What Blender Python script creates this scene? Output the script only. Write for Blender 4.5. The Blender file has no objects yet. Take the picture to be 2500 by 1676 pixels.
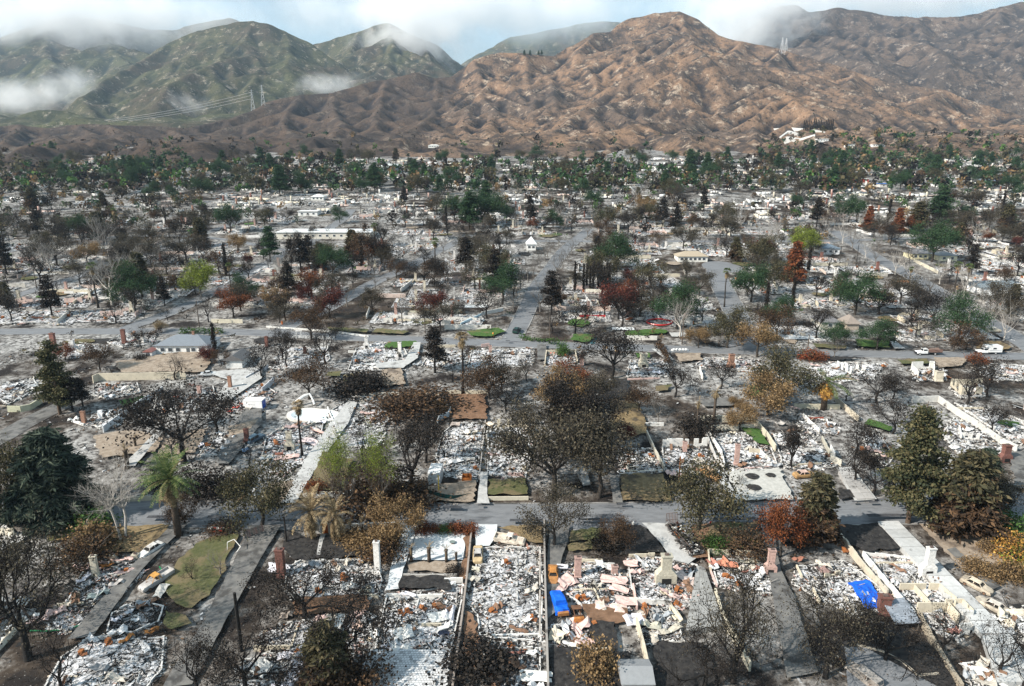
import bpy, math, random
import numpy as np
from mathutils import Vector, Matrix

# ---------------------------------------------------------------- camera, sky, sun, exposure
scene = bpy.context.scene
COL = scene.collection
PITCH = math.radians(15.4)
FPX = 1667.0            # focal length in pixels of the 2500 px wide photograph
CAMH = 76.0
SLOPE = 0.08            # the town climbs gently towards the mountains
cam_d = bpy.data.cameras.new("camera")
cam_d.sensor_width = 36.0
cam_d.lens = 36.0 * FPX / 2500.0
cam_d.clip_start = 0.5
cam_d.clip_end = 20000.0
cam = bpy.data.objects.new("camera", cam_d)
cam.location = (0, 0, CAMH)
cam.rotation_euler = (math.radians(90) - PITCH, 0, 0)
COL.objects.link(cam)
scene.camera = cam

SUN_AZ = math.atan2(-0.90, -0.44)      # towards the sun, from +Y clockwise
SUN_EL = math.radians(37)
world = bpy.data.worlds.new("World")
scene.world = world
world.use_nodes = True
wn = world.node_tree.nodes; wl = world.node_tree.links
wn.clear()
w_out = wn.new("ShaderNodeOutputWorld")
w_bg = wn.new("ShaderNodeBackground")
w_sky = wn.new("ShaderNodeTexSky")
w_sky.sky_type = 'NISHITA'
w_sky.sun_disc = False
w_sky.sun_elevation = SUN_EL
w_sky.sun_rotation = SUN_AZ
w_sky.air_density = 1.2
w_sky.dust_density = 2.0
# broken high cloud: the same pale veil all round the sky
w_tc = wn.new("ShaderNodeTexCoord")
w_map = wn.new("ShaderNodeMapping"); w_map.inputs['Scale'].default_value = (1.6, 1.6, 5.0)
w_no = wn.new("ShaderNodeTexNoise"); w_no.inputs['Scale'].default_value = 2.6; w_no.inputs['Detail'].default_value = 7
w_no.inputs['Roughness'].default_value = 0.55
w_rp = wn.new("ShaderNodeValToRGB")
w_rp.color_ramp.elements[0].position = 0.30; w_rp.color_ramp.elements[0].color = (0.30, 0.30, 0.30, 1)
w_rp.color_ramp.elements[1].position = 0.68; w_rp.color_ramp.elements[1].color = (0.95, 0.95, 0.95, 1)
w_mx = wn.new("ShaderNodeMix"); w_mx.data_type = 'RGBA'
w_mx.inputs[7].default_value = (5.3, 7.2, 8.3, 1)
wl.new(w_tc.outputs['Generated'], w_map.inputs['Vector'])
wl.new(w_map.outputs['Vector'], w_no.inputs['Vector'])
wl.new(w_no.outputs['Fac'], w_rp.inputs['Fac'])
wl.new(w_rp.outputs['Color'], w_mx.inputs[0])
wl.new(w_sky.outputs['Color'], w_mx.inputs[6])
wl.new(w_mx.outputs[2], w_bg.inputs['Color'])
w_bg.inputs['Strength'].default_value = 0.075
wl.new(w_bg.outputs['Background'], w_out.inputs['Surface'])

sun_d = bpy.data.lights.new("sun", 'SUN')
sun_d.energy = 5.0
sun_d.angle = math.radians(0.8)
sun_d.color = (1.0, 0.93, 0.83)
sun = bpy.data.objects.new("sun", sun_d)
sv = Vector((math.sin(SUN_AZ) * math.cos(SUN_EL), math.cos(SUN_AZ) * math.cos(SUN_EL), math.sin(SUN_EL)))
sun.rotation_euler = sv.to_track_quat('Z', 'Y').to_euler()
sun.location = (-200, -200, 400)
COL.objects.link(sun)

scene.view_settings.view_transform = 'Standard'
scene.view_settings.look = 'None'
scene.view_settings.gamma = 1.0
scene.view_settings.use_curve_mapping = False
scene.view_settings.exposure = 0.72
scene.render.engine = 'CYCLES'
scene.cycles.volume_bounces = 3
scene.cycles.max_bounces = 6
scene.cycles.diffuse_bounces = 3
scene.cycles.transparent_max_bounces = 16
scene.cycles.volume_step_rate = 2.0
scene.cycles.volume_max_steps = 128

# ---------------------------------------------------------------- helpers
rng = np.random.default_rng(11)
random.seed(11)
CT, ST = math.cos(PITCH), math.sin(PITCH)

def ray(u, v):
    cx = (u - 1250) / FPX; cy = (838 - v) / FPX
    return np.array([cx, CT + cy * ST, cy * CT - ST])

def at_depth(u, v, D):
    r = ray(u, v); t = D / r[1]
    return (t * r[0], D, CAMH + t * r[2])

def g(u, v):
    """point of the sloping town ground that the photograph shows at pixel (u, v)"""
    r = ray(u, v); t = CAMH / (SLOPE * r[1] - r[2])
    return (t * r[0], t * r[1])

def proj(x, y, z):
    dz = z - CAMH
    f = y * CT - dz * ST
    return (1250 + FPX * x / f, 838 - FPX * (y * ST + dz * CT) / f)

def gz(x, y): return SLOPE * y

_tab = np.random.default_rng(5).random((256, 256))
def vnoise(x, y, s=0):
    x = np.asarray(x, float) + s * 17.31; y = np.asarray(y, float) + s * 9.77
    xi = np.floor(x).astype(int); yi = np.floor(y).astype(int)
    fx = x - xi; fy = y - yi
    fx = fx * fx * (3 - 2 * fx); fy = fy * fy * (3 - 2 * fy)
    a = _tab[xi % 256, yi % 256]; b = _tab[(xi + 1) % 256, yi % 256]
    c = _tab[xi % 256, (yi + 1) % 256]; d = _tab[(xi + 1) % 256, (yi + 1) % 256]
    return (a * (1 - fx) + b * fx) * (1 - fy) + (c * (1 - fx) + d * fx) * fy
def fbm(x, y, s=0, o=4, r=0.5):
    t = 0; a = 1; n = 0; x = np.asarray(x, float); y = np.asarray(y, float)
    for i in range(o):
        t = t + a * vnoise(x * 2 ** i, y * 2 ** i, s + i * 3); n += a; a *= r
    return t / n

def props(o, label=None, cat=None, group=None, kind=None):
    if label: o["label"] = label
    if cat: o["category"] = cat
    if group: o["group"] = group
    if kind: o["kind"] = kind
    return o

def empty(name, loc, rz=0.0, label=None, cat=None, group=None):
    o = bpy.data.objects.new(name, None)
    o.location = loc; o.rotation_euler = (0, 0, rz); o.empty_display_size = 0.5
    COL.objects.link(o)
    return props(o, label, cat, group)

def link(name, me, parent=None, loc=None, rz=0.0):
    o = bpy.data.objects.new(name, me)
    if loc is not None: o.location = loc
    if rz: o.rotation_euler = (0, 0, rz)
    COL.objects.link(o)
    if parent is not None: o.parent = parent
    return o

def np_mesh(name, V, F, mat, C=None, smooth=False):
    """mesh from a vertex array, a face array (all of one size) and optional vertex colours"""
    V = np.asarray(V, np.float32); F = np.asarray(F, np.int32)
    me = bpy.data.meshes.new(name)
    n = F.shape[1]
    me.vertices.add(len(V)); me.vertices.foreach_set("co", V.ravel())
    me.loops.add(F.size); me.loops.foreach_set("vertex_index", F.ravel())
    me.polygons.add(len(F))
    me.polygons.foreach_set("loop_start", np.arange(0, F.size, n, dtype=np.int32))
    me.polygons.foreach_set("loop_total", np.full(len(F), n, np.int32))
    if smooth: me.polygons.foreach_set("use_smooth", np.ones(len(F), bool))
    me.update(calc_edges=True)
    if C is not None:
        C = np.asarray(C, np.float32)
        if C.shape[1] == 3: C = np.concatenate([C, np.ones((len(C), 1), np.float32)], 1)
        a = me.color_attributes.new("Col", 'FLOAT_COLOR', 'POINT')
        a.data.foreach_set("color", C.ravel())
    if mat is not None: me.materials.append(mat)
    return me

class MB:
    """collects shapes into one mesh"""
    def __init__(s): s.V = []; s.F = []; s.C = []
    def add(s, V, F, c):
        o = len(s.V); s.V += [tuple(v) for v in V]; s.F += [tuple(i + o for i in f) for f in F]
        s.C += [tuple(c)] * len(V)
    def box(s, c, sz, rz=0, c0=(1, 1, 1), tilt=0, roll=0, taper=1.0):
        hx, hy, hz = sz[0] / 2, sz[1] / 2, sz[2] / 2
        M = Matrix.Translation(c) @ Matrix.Rotation(rz, 4, 'Z') @ Matrix.Rotation(tilt, 4, 'X') @ Matrix.Rotation(roll, 4, 'Y')
        V = [M @ Vector((x * hx * (taper if z > 0 else 1), y * hy * (taper if z > 0 else 1), z * hz)) for z in (-1, 1) for x, y in ((-1, -1), (1, -1), (1, 1), (-1, 1))]
        s.add(V, [(3, 2, 1, 0), (4, 5, 6, 7), (0, 1, 5, 4), (1, 2, 6, 5), (2, 3, 7, 6), (3, 0, 4, 7)], c0)
    def prism(s, poly, z0, z1, c0):
        """upright prism over a plan polygon; z0, z1 numbers or functions of (x, y)"""
        f0 = z0 if callable(z0) else (lambda x, y: z0); f1 = z1 if callable(z1) else (lambda x, y: z1)
        n = len(poly)
        V = [(x, y, f0(x, y)) for x, y in poly] + [(x, y, f1(x, y)) for x, y in poly]
        s.add(V, [tuple(range(n, 2 * n)), tuple(reversed(range(n)))] + [(i, (i + 1) % n, n + (i + 1) % n, n + i) for i in range(n)], c0)
    def tube(s, P, R, n=5, c0=(1, 1, 1), cap=True):
        P = [Vector(p) for p in P]; o = len(s.V); m = len(P)
        for i, p in enumerate(P):
            d = (P[min(i + 1, m - 1)] - P[max(i - 1, 0)])
            if d.length < 1e-6: d = Vector((0, 0, 1))
            d.normalize()
            a = d.cross(Vector((0.31, 0.95, 0.05)) if abs(d.z) > 0.6 else Vector((0, 0, 1))).normalized(); b = d.cross(a)
            for k in range(n):
                t = 2 * math.pi * k / n
                s.V.append(tuple(p + (a * math.cos(t) + b * math.sin(t)) * R[i])); s.C.append(tuple(c0))
        for i in range(m - 1):
            for k in range(n):
                s.F.append((o + i * n + k, o + i * n + (k + 1) % n, o + (i + 1) * n + (k + 1) % n, o + (i + 1) * n + k))
        if cap:
            s.F.append(tuple(o + k for k in reversed(range(n)))); s.F.append(tuple(o + (m - 1) * n + k for k in range(n)))
    def quad(s, a, b, c, d, c0): s.add([a, b, c, d], [(0, 1, 2, 3)], c0)
    def mesh(s, name, mat, smooth=False):
        me = bpy.data.meshes.new(name)
        me.from_pydata(s.V, [], s.F)
        if s.C:
            C = np.ones((len(s.V), 4), np.float32); C[:, :3] = np.array(s.C)[:, :3]
            a = me.color_attributes.new("Col", 'FLOAT_COLOR', 'POINT'); a.data.foreach_set("color", C.ravel())
        if smooth: me.polygons.foreach_set("use_smooth", np.ones(len(me.polygons), bool))
        me.materials.append(mat); me.update()
        return me
    def obj(s, name, mat, parent=None, loc=None, rz=0.0, smooth=False, **kw):
        return props(link(name, s.mesh(name, mat, smooth), parent, loc, rz), **kw)

# ---------------------------------------------------------------- materials
class NT:
    def __init__(s, name):
        s.m = bpy.data.materials.new(name); s.m.use_nodes = True
        s.t = s.m.node_tree; s.n = s.t.nodes; s.n.clear()
        s.out = s.n.new("ShaderNodeOutputMaterial")
        s.geo = s.n.new("ShaderNodeNewGeometry")
        s.pos = s.geo.outputs['Position']
    def N(s, t, **kw):
        o = s.n.new(t)
        for k, v in kw.items():
            if hasattr(o, k) and k not in ('Scale',): setattr(o, k, v)
            else: o.inputs[k.replace('_', ' ')].default_value = v
        return o
    def L(s, a, b): s.t.links.new(a, b)
    def noise(s, scale, detail=4, rough=0.55, vec=None, dist=0.0):
        o = s.n.new("ShaderNodeTexNoise"); o.inputs['Scale'].default_value = scale; o.inputs['Detail'].default_value = detail
        o.inputs['Roughness'].default_value = rough; o.inputs['Distortion'].default_value = dist
        s.L(vec or s.pos, o.inputs['Vector']); return o.outputs['Fac']
    def vor(s, scale, feat='F1', vec=None, out='Distance'):
        o = s.n.new("ShaderNodeTexVoronoi"); o.feature = feat; o.inputs['Scale'].default_value = scale
        s.L(vec or s.pos, o.inputs['Vector']); return o.outputs[out]
    def ramp(s, fac, stops, interp='LINEAR'):
        o = s.n.new("ShaderNodeValToRGB"); cr = o.color_ramp; cr.interpolation = interp
        while len(cr.elements) < len(stops): cr.elements.new(0.5)
        for e, (p, c) in zip(cr.elements, stops):
            e.position = p; e.color = (c, c, c, 1) if not isinstance(c, tuple) else (*c, 1)
        s.L(fac, o.inputs['Fac']); return o.outputs['Color']
    def mix(s, f, a, b, mode='MIX'):
        o = s.n.new("ShaderNodeMix"); o.data_type = 'RGBA'; o.blend_type = mode
        for sock, val in ((o.inputs[0], f), (o.inputs[6], a), (o.inputs[7], b)):
            if isinstance(val, (int, float)): sock.default_value = val
            elif isinstance(val, tuple): sock.default_value = (*val, 1)
            else: s.L(val, sock)
        return o.outputs[2]
    def attr(s, name, out='Color'):
        o = s.n.new("ShaderNodeAttribute"); o.attribute_name = name; return o.outputs[out]
    def math(s, op, a, b=0.0):
        o = s.n.new("ShaderNodeMath"); o.operation = op
        for sock, val in ((o.inputs[0], a), (o.inputs[1], b)):
            if isinstance(val, (int, float)): sock.default_value = val
            else: s.L(val, sock)
        return o.outputs[0]
    def mapped(s, scale, rot=(0, 0, 0), vec=None):
        o = s.n.new("ShaderNodeMapping"); o.inputs['Scale'].default_value = scale; o.inputs['Rotation'].default_value = rot
        s.L(vec or s.pos, o.inputs['Vector']); return o.outputs['Vector']
    def bsdf(s, col, rough=0.9, bump=None, bs=0.5, bd=0.1, spec=0.3, metal=0.0):
        b = s.n.new("ShaderNodeBsdfPrincipled")
        if isinstance(col, tuple): b.inputs['Base Color'].default_value = (*col, 1)
        else: s.L(col, b.inputs['Base Color'])
        if isinstance(rough, (int, float)): b.inputs['Roughness'].default_value = rough
        else: s.L(rough, b.inputs['Roughness'])
        b.inputs['Specular IOR Level'].default_value = spec; b.inputs['Metallic'].default_value = metal
        if bump is not None:
            bn = s.n.new("ShaderNodeBump"); bn.inputs['Strength'].default_value = bs; bn.inputs['Distance'].default_value = bd
            s.L(bump, bn.inputs['Height']); s.L(bn.outputs['Normal'], b.inputs['Normal'])
        s.L(b.outputs[0], s.out.inputs['Surface']); return s.m

def tinted(name, n_scale, lo, hi, rough=0.9, spec=0.2, metal=0.0, bs=0.4, bd=0.03, grime=None):
    """vertex colour of each piece, broken up by noise and optional soot"""
    t = NT(name); c = t.attr("Col")
    n = t.noise(n_scale, 5, 0.6)
    c = t.mix(1.0, c, t.ramp(n, [(0.3, lo), (0.7, hi)]), 'MULTIPLY')
    if grime:
        gr = t.ramp(t.noise(grime[0], 4, 0.65), [(grime[1], 0.0), (grime[1] + 0.12, 1.0)])
        c = t.mix(gr, c, grime[2])
    return t.bsdf(c, rough, n, bs, bd, spec, metal)

M_DEBRIS = tinted("debris", 2.2, 0.65, 1.15, bs=0.6, bd=0.05)
M_WALL = tinted("stucco_wall", 0.9, 0.8, 1.08, grime=(0.45, 0.58, (0.07, 0.065, 0.06)))
M_PAINT = tinted("painted_board", 1.5, 0.88, 1.05, rough=0.6, spec=0.35, bs=0.1)
M_BRICKY = tinted("chimney_masonry", 3.0, 0.7, 1.15, grime=(0.7, 0.62, (0.05, 0.045, 0.045)), bs=0.8, bd=0.05)
M_RUST = tinted("burnt_metal", 1.3, 0.55, 1.2, rough=0.65, spec=0.4, grime=(0.9, 0.62, (0.10, 0.045, 0.02)))
M_BARK = tinted("bark", 4.0, 0.6, 1.2, bs=0.8, bd=0.04)
M_CLEAN = tinted("car_paint", 1.0, 0.93, 1.03, rough=0.3, spec=0.5, bs=0.0)
M_CLOTH = tinted("tarp_cloth", 1.2, 0.8, 1.1, rough=0.45, spec=0.4, bs=0.9, bd=0.12)

def leaf_mat():
    t = NT("leaf"); c = t.attr("Col")
    b = t.n.new("ShaderNodeBsdfPrincipled"); t.L(c, b.inputs['Base Color']); b.inputs['Roughness'].default_value = 0.8
    b.inputs['Specular IOR Level'].default_value = 0.15
    tr = t.n.new("ShaderNodeBsdfTranslucent"); t.L(c, tr.inputs['Color'])
    m = t.n.new("ShaderNodeMixShader"); m.inputs[0].default_value = 0.25
    t.L(b.outputs[0], m.inputs[1]); t.L(tr.outputs[0], m.inputs[2]); t.L(m.outputs[0], t.out.inputs['Surface'])
    return t.m
M_LEAF = leaf_mat()

def ground_mat():
    t = NT("burnt_ground")
    big = t.noise(0.018, 5, 0.6); mid = t.noise(0.11, 6, 0.62); fine = t.noise(0.8, 6, 0.7); speck = t.noise(3.2, 3, 0.6)
    soil = t.mix(t.ramp(mid, [(0.38, 0.0), (0.62, 1.0)]), (0.022, 0.019, 0.018), (0.095, 0.072, 0.053))
    ash = t.mix(t.ramp(fine, [(0.40, 0.0), (0.62, 1.0)]), (0.085, 0.08, 0.076), (0.40, 0.39, 0.375))
    f = t.ramp(t.math('ADD', t.math('MULTIPLY', big, 0.5), t.math('MULTIPLY', mid, 0.5)), [(0.445, 0.0), (0.545, 1.0)])
    c = t.mix(f, soil, ash)
    c = t.mix(t.ramp(fine, [(0.33, 0.75), (0.46, 0.0)]), c, (0.016, 0.015, 0.015))
    c = t.mix(t.ramp(speck, [(0.66, 0.0), (0.72, 0.7)]), c, (0.42, 0.41, 0.39))
    return t.bsdf(c, 0.95, fine, 0.8, 0.25, 0.1)
M_GROUND = ground_mat()

def ash_mat():
    t = NT("ash_bed"); ti = t.attr("Col")
    a = t.noise(0.35, 5, 0.65); b = t.noise(1.5, 6, 0.72); d = t.noise(4.5, 4, 0.7); v = None
    c = t.ramp(b, [(0.33, (0.03, 0.03, 0.03)), (0.40, (0.18, 0.18, 0.18)), (0.47, (0.48, 0.48, 0.485)), (0.62, (0.72, 0.72, 0.725))])
    c = t.mix(t.ramp(a, [(0.36, 0.8), (0.48, 0.0)]), c, (0.06, 0.055, 0.05))
    c = t.mix(t.ramp(d, [(0.30, 0.9), (0.42, 0.0)]), c, (0.02, 0.02, 0.02))
    c = t.mix(1.0, c, ti, 'MULTIPLY')
    return t.bsdf(c, 0.95, b, 1.0, 0.3, 0.1)
M_ASH = ash_mat()

def sheet_mat(name, c1, c2, sc, stain=None, stain_s=0.25, stain_lo=0.52, bs=0.3, bd=0.03, stretch=None):
    t = NT(name)
    vec = t.mapped(stretch) if stretch else None
    n = t.noise(sc, 6, 0.65, vec)
    c = t.mix(t.ramp(n, [(0.35, 0.0), (0.65, 1.0)]), c1, c2)
    if stain: c = t.mix(t.ramp(t.noise(stain_s, 6, 0.65, vec), [(stain_lo, 0.0), (stain_lo + 0.10, 0.85)]), c, stain)
    return t.bsdf(c, 0.9, n, bs, bd, 0.2)
M_ASPHALT = sheet_mat("asphalt", (0.135, 0.141, 0.150), (0.185, 0.192, 0.203), 1.1, (0.06, 0.063, 0.07), 0.22, 0.56, stretch=(0.35, 1.6, 1))
M_PATCH_SHADE = sheet_mat("asphalt_and_shade", (0.045, 0.047, 0.052), (0.075, 0.078, 0.085), 1.2)  # one tone for street repairs and for painted tree shade
M_LANE = sheet_mat("dusty_lane", (0.10, 0.10, 0.10), (0.17, 0.165, 0.155), 0.8, (0.05, 0.048, 0.046), 0.3, 0.52)
M_CONC = sheet_mat("concrete", (0.33, 0.33, 0.325), (0.45, 0.45, 0.44), 0.9, (0.16, 0.155, 0.15), 0.35, 0.56)
M_PALE = sheet_mat("pale_slab", (0.46, 0.48, 0.49), (0.60, 0.62, 0.63), 1.0, (0.20, 0.20, 0.20), 0.9, 0.60)
M_GRASS = sheet_mat("lawn", (0.060, 0.068, 0.026), (0.105, 0.105, 0.050), 1.4, (0.15, 0.118, 0.068), 0.22, 0.47, 0.8, 0.1)
M_GREEN = sheet_mat("green_lawn", (0.035, 0.075, 0.018), (0.065, 0.125, 0.03), 1.4, (0.12, 0.11, 0.05), 0.25, 0.54, 0.8, 0.1)
M_STRAW = sheet_mat("dry_grass", (0.13, 0.095, 0.05), (0.24, 0.18, 0.10), 1.2, (0.05, 0.042, 0.034), 0.25, 0.50, 0.8, 0.1)
M_GRAVEL = sheet_mat("pale_gravel", (0.34, 0.335, 0.31), (0.46, 0.45, 0.42), 1.2, (0.18, 0.175, 0.165), 0.5, 0.58)
M_DIRT = sheet_mat("bare_dirt", (0.20, 0.155, 0.115), (0.33, 0.275, 0.22), 0.9, (0.10, 0.08, 0.065), 0.2, 0.55, 0.6, 0.1)
M_REDDIRT = sheet_mat("red_dirt", (0.13, 0.075, 0.045), (0.21, 0.125, 0.08), 0.9, (0.07, 0.045, 0.03), 0.3, 0.55, 0.6, 0.1)
M_CHAR = sheet_mat("charred_soil", (0.012, 0.012, 0.013), (0.045, 0.042, 0.04), 1.2, (0.16, 0.155, 0.15), 1.3, 0.62, 0.8, 0.1)
M_KERB = sheet_mat("kerb_concrete", (0.20, 0.195, 0.19), (0.36, 0.35, 0.34), 0.7, (0.05, 0.048, 0.046), 0.35, 0.47)

def mountain_mat(name, sunny, soil, scrub, rock, scrub_amt, gully_c, west=False):
    t = NT(name)
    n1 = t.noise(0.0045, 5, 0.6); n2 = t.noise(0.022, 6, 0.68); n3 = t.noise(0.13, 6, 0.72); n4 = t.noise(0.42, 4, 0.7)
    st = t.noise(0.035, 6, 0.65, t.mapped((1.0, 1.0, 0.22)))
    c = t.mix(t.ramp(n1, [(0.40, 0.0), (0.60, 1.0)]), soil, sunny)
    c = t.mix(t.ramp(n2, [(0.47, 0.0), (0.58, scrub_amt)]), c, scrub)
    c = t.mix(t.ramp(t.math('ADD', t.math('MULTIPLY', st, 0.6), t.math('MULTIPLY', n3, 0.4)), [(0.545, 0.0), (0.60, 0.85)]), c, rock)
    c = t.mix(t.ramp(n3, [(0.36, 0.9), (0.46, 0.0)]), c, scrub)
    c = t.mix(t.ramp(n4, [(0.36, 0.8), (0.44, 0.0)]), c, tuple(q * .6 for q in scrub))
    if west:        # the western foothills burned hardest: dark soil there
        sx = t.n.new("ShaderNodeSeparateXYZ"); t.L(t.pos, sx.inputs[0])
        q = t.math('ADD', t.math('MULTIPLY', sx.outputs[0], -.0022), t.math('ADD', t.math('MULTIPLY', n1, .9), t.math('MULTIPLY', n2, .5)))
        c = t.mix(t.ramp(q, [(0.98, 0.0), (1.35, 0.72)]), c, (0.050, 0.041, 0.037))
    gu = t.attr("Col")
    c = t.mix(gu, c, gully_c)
    return t.bsdf(c, 0.95, n3, 1.0, 5.0, 0.05)
# ---------------------------------------------------------------- terrain: mountains grown from their ridge lines
def wp(*pts): return [at_depth(*p) for p in pts]

def grow(poly, r, spacing, grad, floor, depth, lmax, out, k, lim):
    """spurs running down from a ridge line"""
    P = np.array(poly); d = np.linalg.norm(np.diff(P[:, :2], axis=0), axis=1); s = np.concatenate([[0], np.cumsum(d)])
    t = spacing * r.uniform(0.2, 0.9); side = 1 if r.random() < 0.5 else -1
    while t < s[-1]:
        i = min(np.searchsorted(s, t) - 1, len(d) - 1); i = max(i, 0)
        f = (t - s[i]) / max(d[i], 1e-6); p = P[i] * (1 - f) + P[i + 1] * f
        a = (P[i + 1] - P[i]) / max(d[i], 1e-6)
        dn = -np.sign(a[2]) if abs(a[2]) > 0.02 else r.choice([-1, 1])
        for sd in ((side,) if depth < 2 else (1, -1)):
            q = np.array([-a[1] * sd, a[0] * sd]) + a[:2] * dn * r.uniform(0.35, 1.1)
            q /= np.linalg.norm(q)
            gr = grad * r.uniform(0.8, 1.25)
            L = min((p[2] - floor(p[1])) / gr * r.uniform(0.55, 0.95), lmax * r.uniform(0.6, 1.2))
            if L < 20: continue
            n = max(2, int(L / 45)); pts = [p - np.array([0, 0, 1.0])]; ang = math.atan2(q[1], q[0])
            for j in range(n):
                ang += r.normal(0, 0.16)
                g2 = gr * (0.7 + 0.7 * (j + 1) / n)
                q_ = pts[-1] + np.array([math.cos(ang) * L / n, math.sin(ang) * L / n, -g2 * L / n]); q_[2] = min(q_[2], lim(q_[0], q_[1])); pts.append(q_)
            out.append((pts, k * r.uniform(0.9, 1.15), min(lmax * 0.75 + 50, 380)))
            if depth > 1: grow(pts, r, spacing * 0.46, grad * 1.5, floor, depth - 1, lmax * 0.34, out, k * 1.08, lim)
        side = -side
        t += spacing * r.uniform(0.65, 1.35)

def relief(name, x0, x1, y0, y1, res, ridges, k, seed, spacing, grad, depth, lmax, mat, floor, rough=9.0, apron=False):
    r = np.random.default_rng(seed)
    cr = np.array(ridges[0]); az = cr[:, 0] / cr[:, 1]; el = (cr[:, 2] - CAMH) / cr[:, 1]; o_ = np.argsort(az); az, el = az[o_], el[o_]
    lim = lambda x, y: CAMH + y * float(np.interp(x / y, az, el)) - .022 * y + 8 * r.normal()
    out = []
    for poly in ridges:
        out.append((poly, k, 520.0))
        grow(poly, r, spacing, grad, floor, depth, lmax, out, k * 1.05, lim)
    nx = int((x1 - x0) / res) + 1; ny = int((y1 - y0) / res) + 1
    xs = np.linspace(x0, x1, nx); ys = np.linspace(y0, y1, ny)
    X, Y = np.meshgrid(xs, ys, indexing='ij')
    Xw = X + (fbm(X / 110, Y / 110, seed, 3) - 0.5) * 34; Yw = Y + (fbm(X / 110, Y / 110, seed + 40, 3) - 0.5) * 34
    H = np.full(X.shape, -60.0)
    for poly, kk, cap in out:
        for a, b in zip(poly[:-1], poly[1:]):
            R = max(max(a[2], b[2]) - floor(min(a[1], b[1])) + 40, 20) / kk
            R = min(R, cap)
            i0 = max(int((min(a[0], b[0]) - R - 40 - x0) / res), 0); i1 = min(int((max(a[0], b[0]) + R + 40 - x0) / res) + 2, nx)
            j0 = max(int((min(a[1], b[1]) - R - 40 - y0) / res), 0); j1 = min(int((max(a[1], b[1]) + R + 40 - y0) / res) + 2, ny)
            if i1 <= i0 or j1 <= j0: continue
            xw = Xw[i0:i1, j0:j1]; yw = Yw[i0:i1, j0:j1]
            dx, dy = b[0] - a[0], b[1] - a[1]; L2 = dx * dx + dy * dy + 1e-9
            t = np.clip(((xw - a[0]) * dx + (yw - a[1]) * dy) / L2, 0, 1)
            dist = np.hypot(xw - a[0] - t * dx, yw - a[1] - t * dy)
            h = a[2] + t * (b[2] - a[2]) - kk * (np.sqrt(dist * dist + 6) - 2.4)
            np.maximum(H[i0:i1, j0:j1], h, out=H[i0:i1, j0:j1])
    if not apron: H = np.minimum(np.maximum(H, .085 * Y + (fbm(X / 120, Y / 120, 71, 3) - .5) * 40), .085 * Y - 90 + (Y - y0) * .9)
    if apron:
        q = np.clip((-X - 120) / 380, 0, 1); y0a = 885 - 175 * q * q * (3 - 2 * q)
        rise = np.clip((Y - y0a) / 110, 0, 1)
        n1 = fbm((X + .35 * Y) / 105, (Y - .2 * X) / 190, 61, 3, .45); n2 = fbm((X - .3 * Y) / 42, Y / 80, 67, 3, .5)
        rdg = (1 - np.abs(2 * n1 - 1) * 2.1) * 22 + (1 - np.abs(2 * n2 - 1) * 2.0) * 9
        A = SLOPE * y0a - 5 + (0.06 - .01 * q) * (Y - y0a) + rdg * rise
        H = np.maximum(H, np.where(Y > y0a - 15, A, -60))
    H += (fbm(X / 60, Y / 60, seed + 7, 4, 0.55) - 0.5) * rough * 2
    H = np.maximum(H, SLOPE * 690 - 30) if apron else H
    B = (4 * H + np.roll(H, 1, 0) + np.roll(H, -1, 0) + np.roll(H, 1, 1) + np.roll(H, -1, 1)) / 8
    S = B.copy()
    w = max(2, int(22 / res))
    for ax in (0, 1): S = sum(np.roll(S, q, ax) for q in range(-w, w + 1)) / (2 * w + 1)
    cut = np.clip((S - B - 0.8) / 4.5, 0, 1)         # burnt brush in gullies, with shade painted in to deepen the relief
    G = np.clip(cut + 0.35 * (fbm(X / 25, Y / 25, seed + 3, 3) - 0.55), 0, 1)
    e = w + 2; X, Y, B, G, cut = [q[e:-e, e:-e] for q in (X, Y, B, G, cut)]; nx, ny = X.shape; x0 = X[0, 0]; y0 = Y[0, 0]
    V = np.stack([X.ravel(), Y.ravel(), B.ravel()], 1)
    idx = np.arange(nx * ny).reshape(nx, ny)
    F = np.stack([idx[:-1, :-1].ravel(), idx[1:, :-1].ravel(), idx[1:, 1:].ravel(), idx[:-1, 1:].ravel()], 1)
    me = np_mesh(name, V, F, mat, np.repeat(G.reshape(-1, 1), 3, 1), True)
    o = props(link(name, me), kind='structure')
    def hz(x, y):
        i = np.clip((np.asarray(x) - x0) / res, 0, nx - 2); j = np.clip((np.asarray(y) - y0) / res, 0, ny - 2)
        return B[np.round(i).astype(int), np.round(j).astype(int)]
    return o, hz, (X, Y, B, cut)

fl = lambda y: 0.075 * y
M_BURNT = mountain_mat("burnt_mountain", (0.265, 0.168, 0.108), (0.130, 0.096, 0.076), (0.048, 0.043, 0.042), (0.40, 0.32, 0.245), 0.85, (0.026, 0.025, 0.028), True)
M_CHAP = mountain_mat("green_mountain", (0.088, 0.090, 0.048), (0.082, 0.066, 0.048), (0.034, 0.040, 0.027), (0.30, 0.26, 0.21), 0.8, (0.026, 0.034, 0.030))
M_DARKM = mountain_mat("charred_mountain", (0.150, 0.112, 0.088), (0.085, 0.070, 0.062), (0.040, 0.037, 0.038), (0.30, 0.25, 0.21), 0.85, (0.026, 0.026, 0.030))

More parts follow.
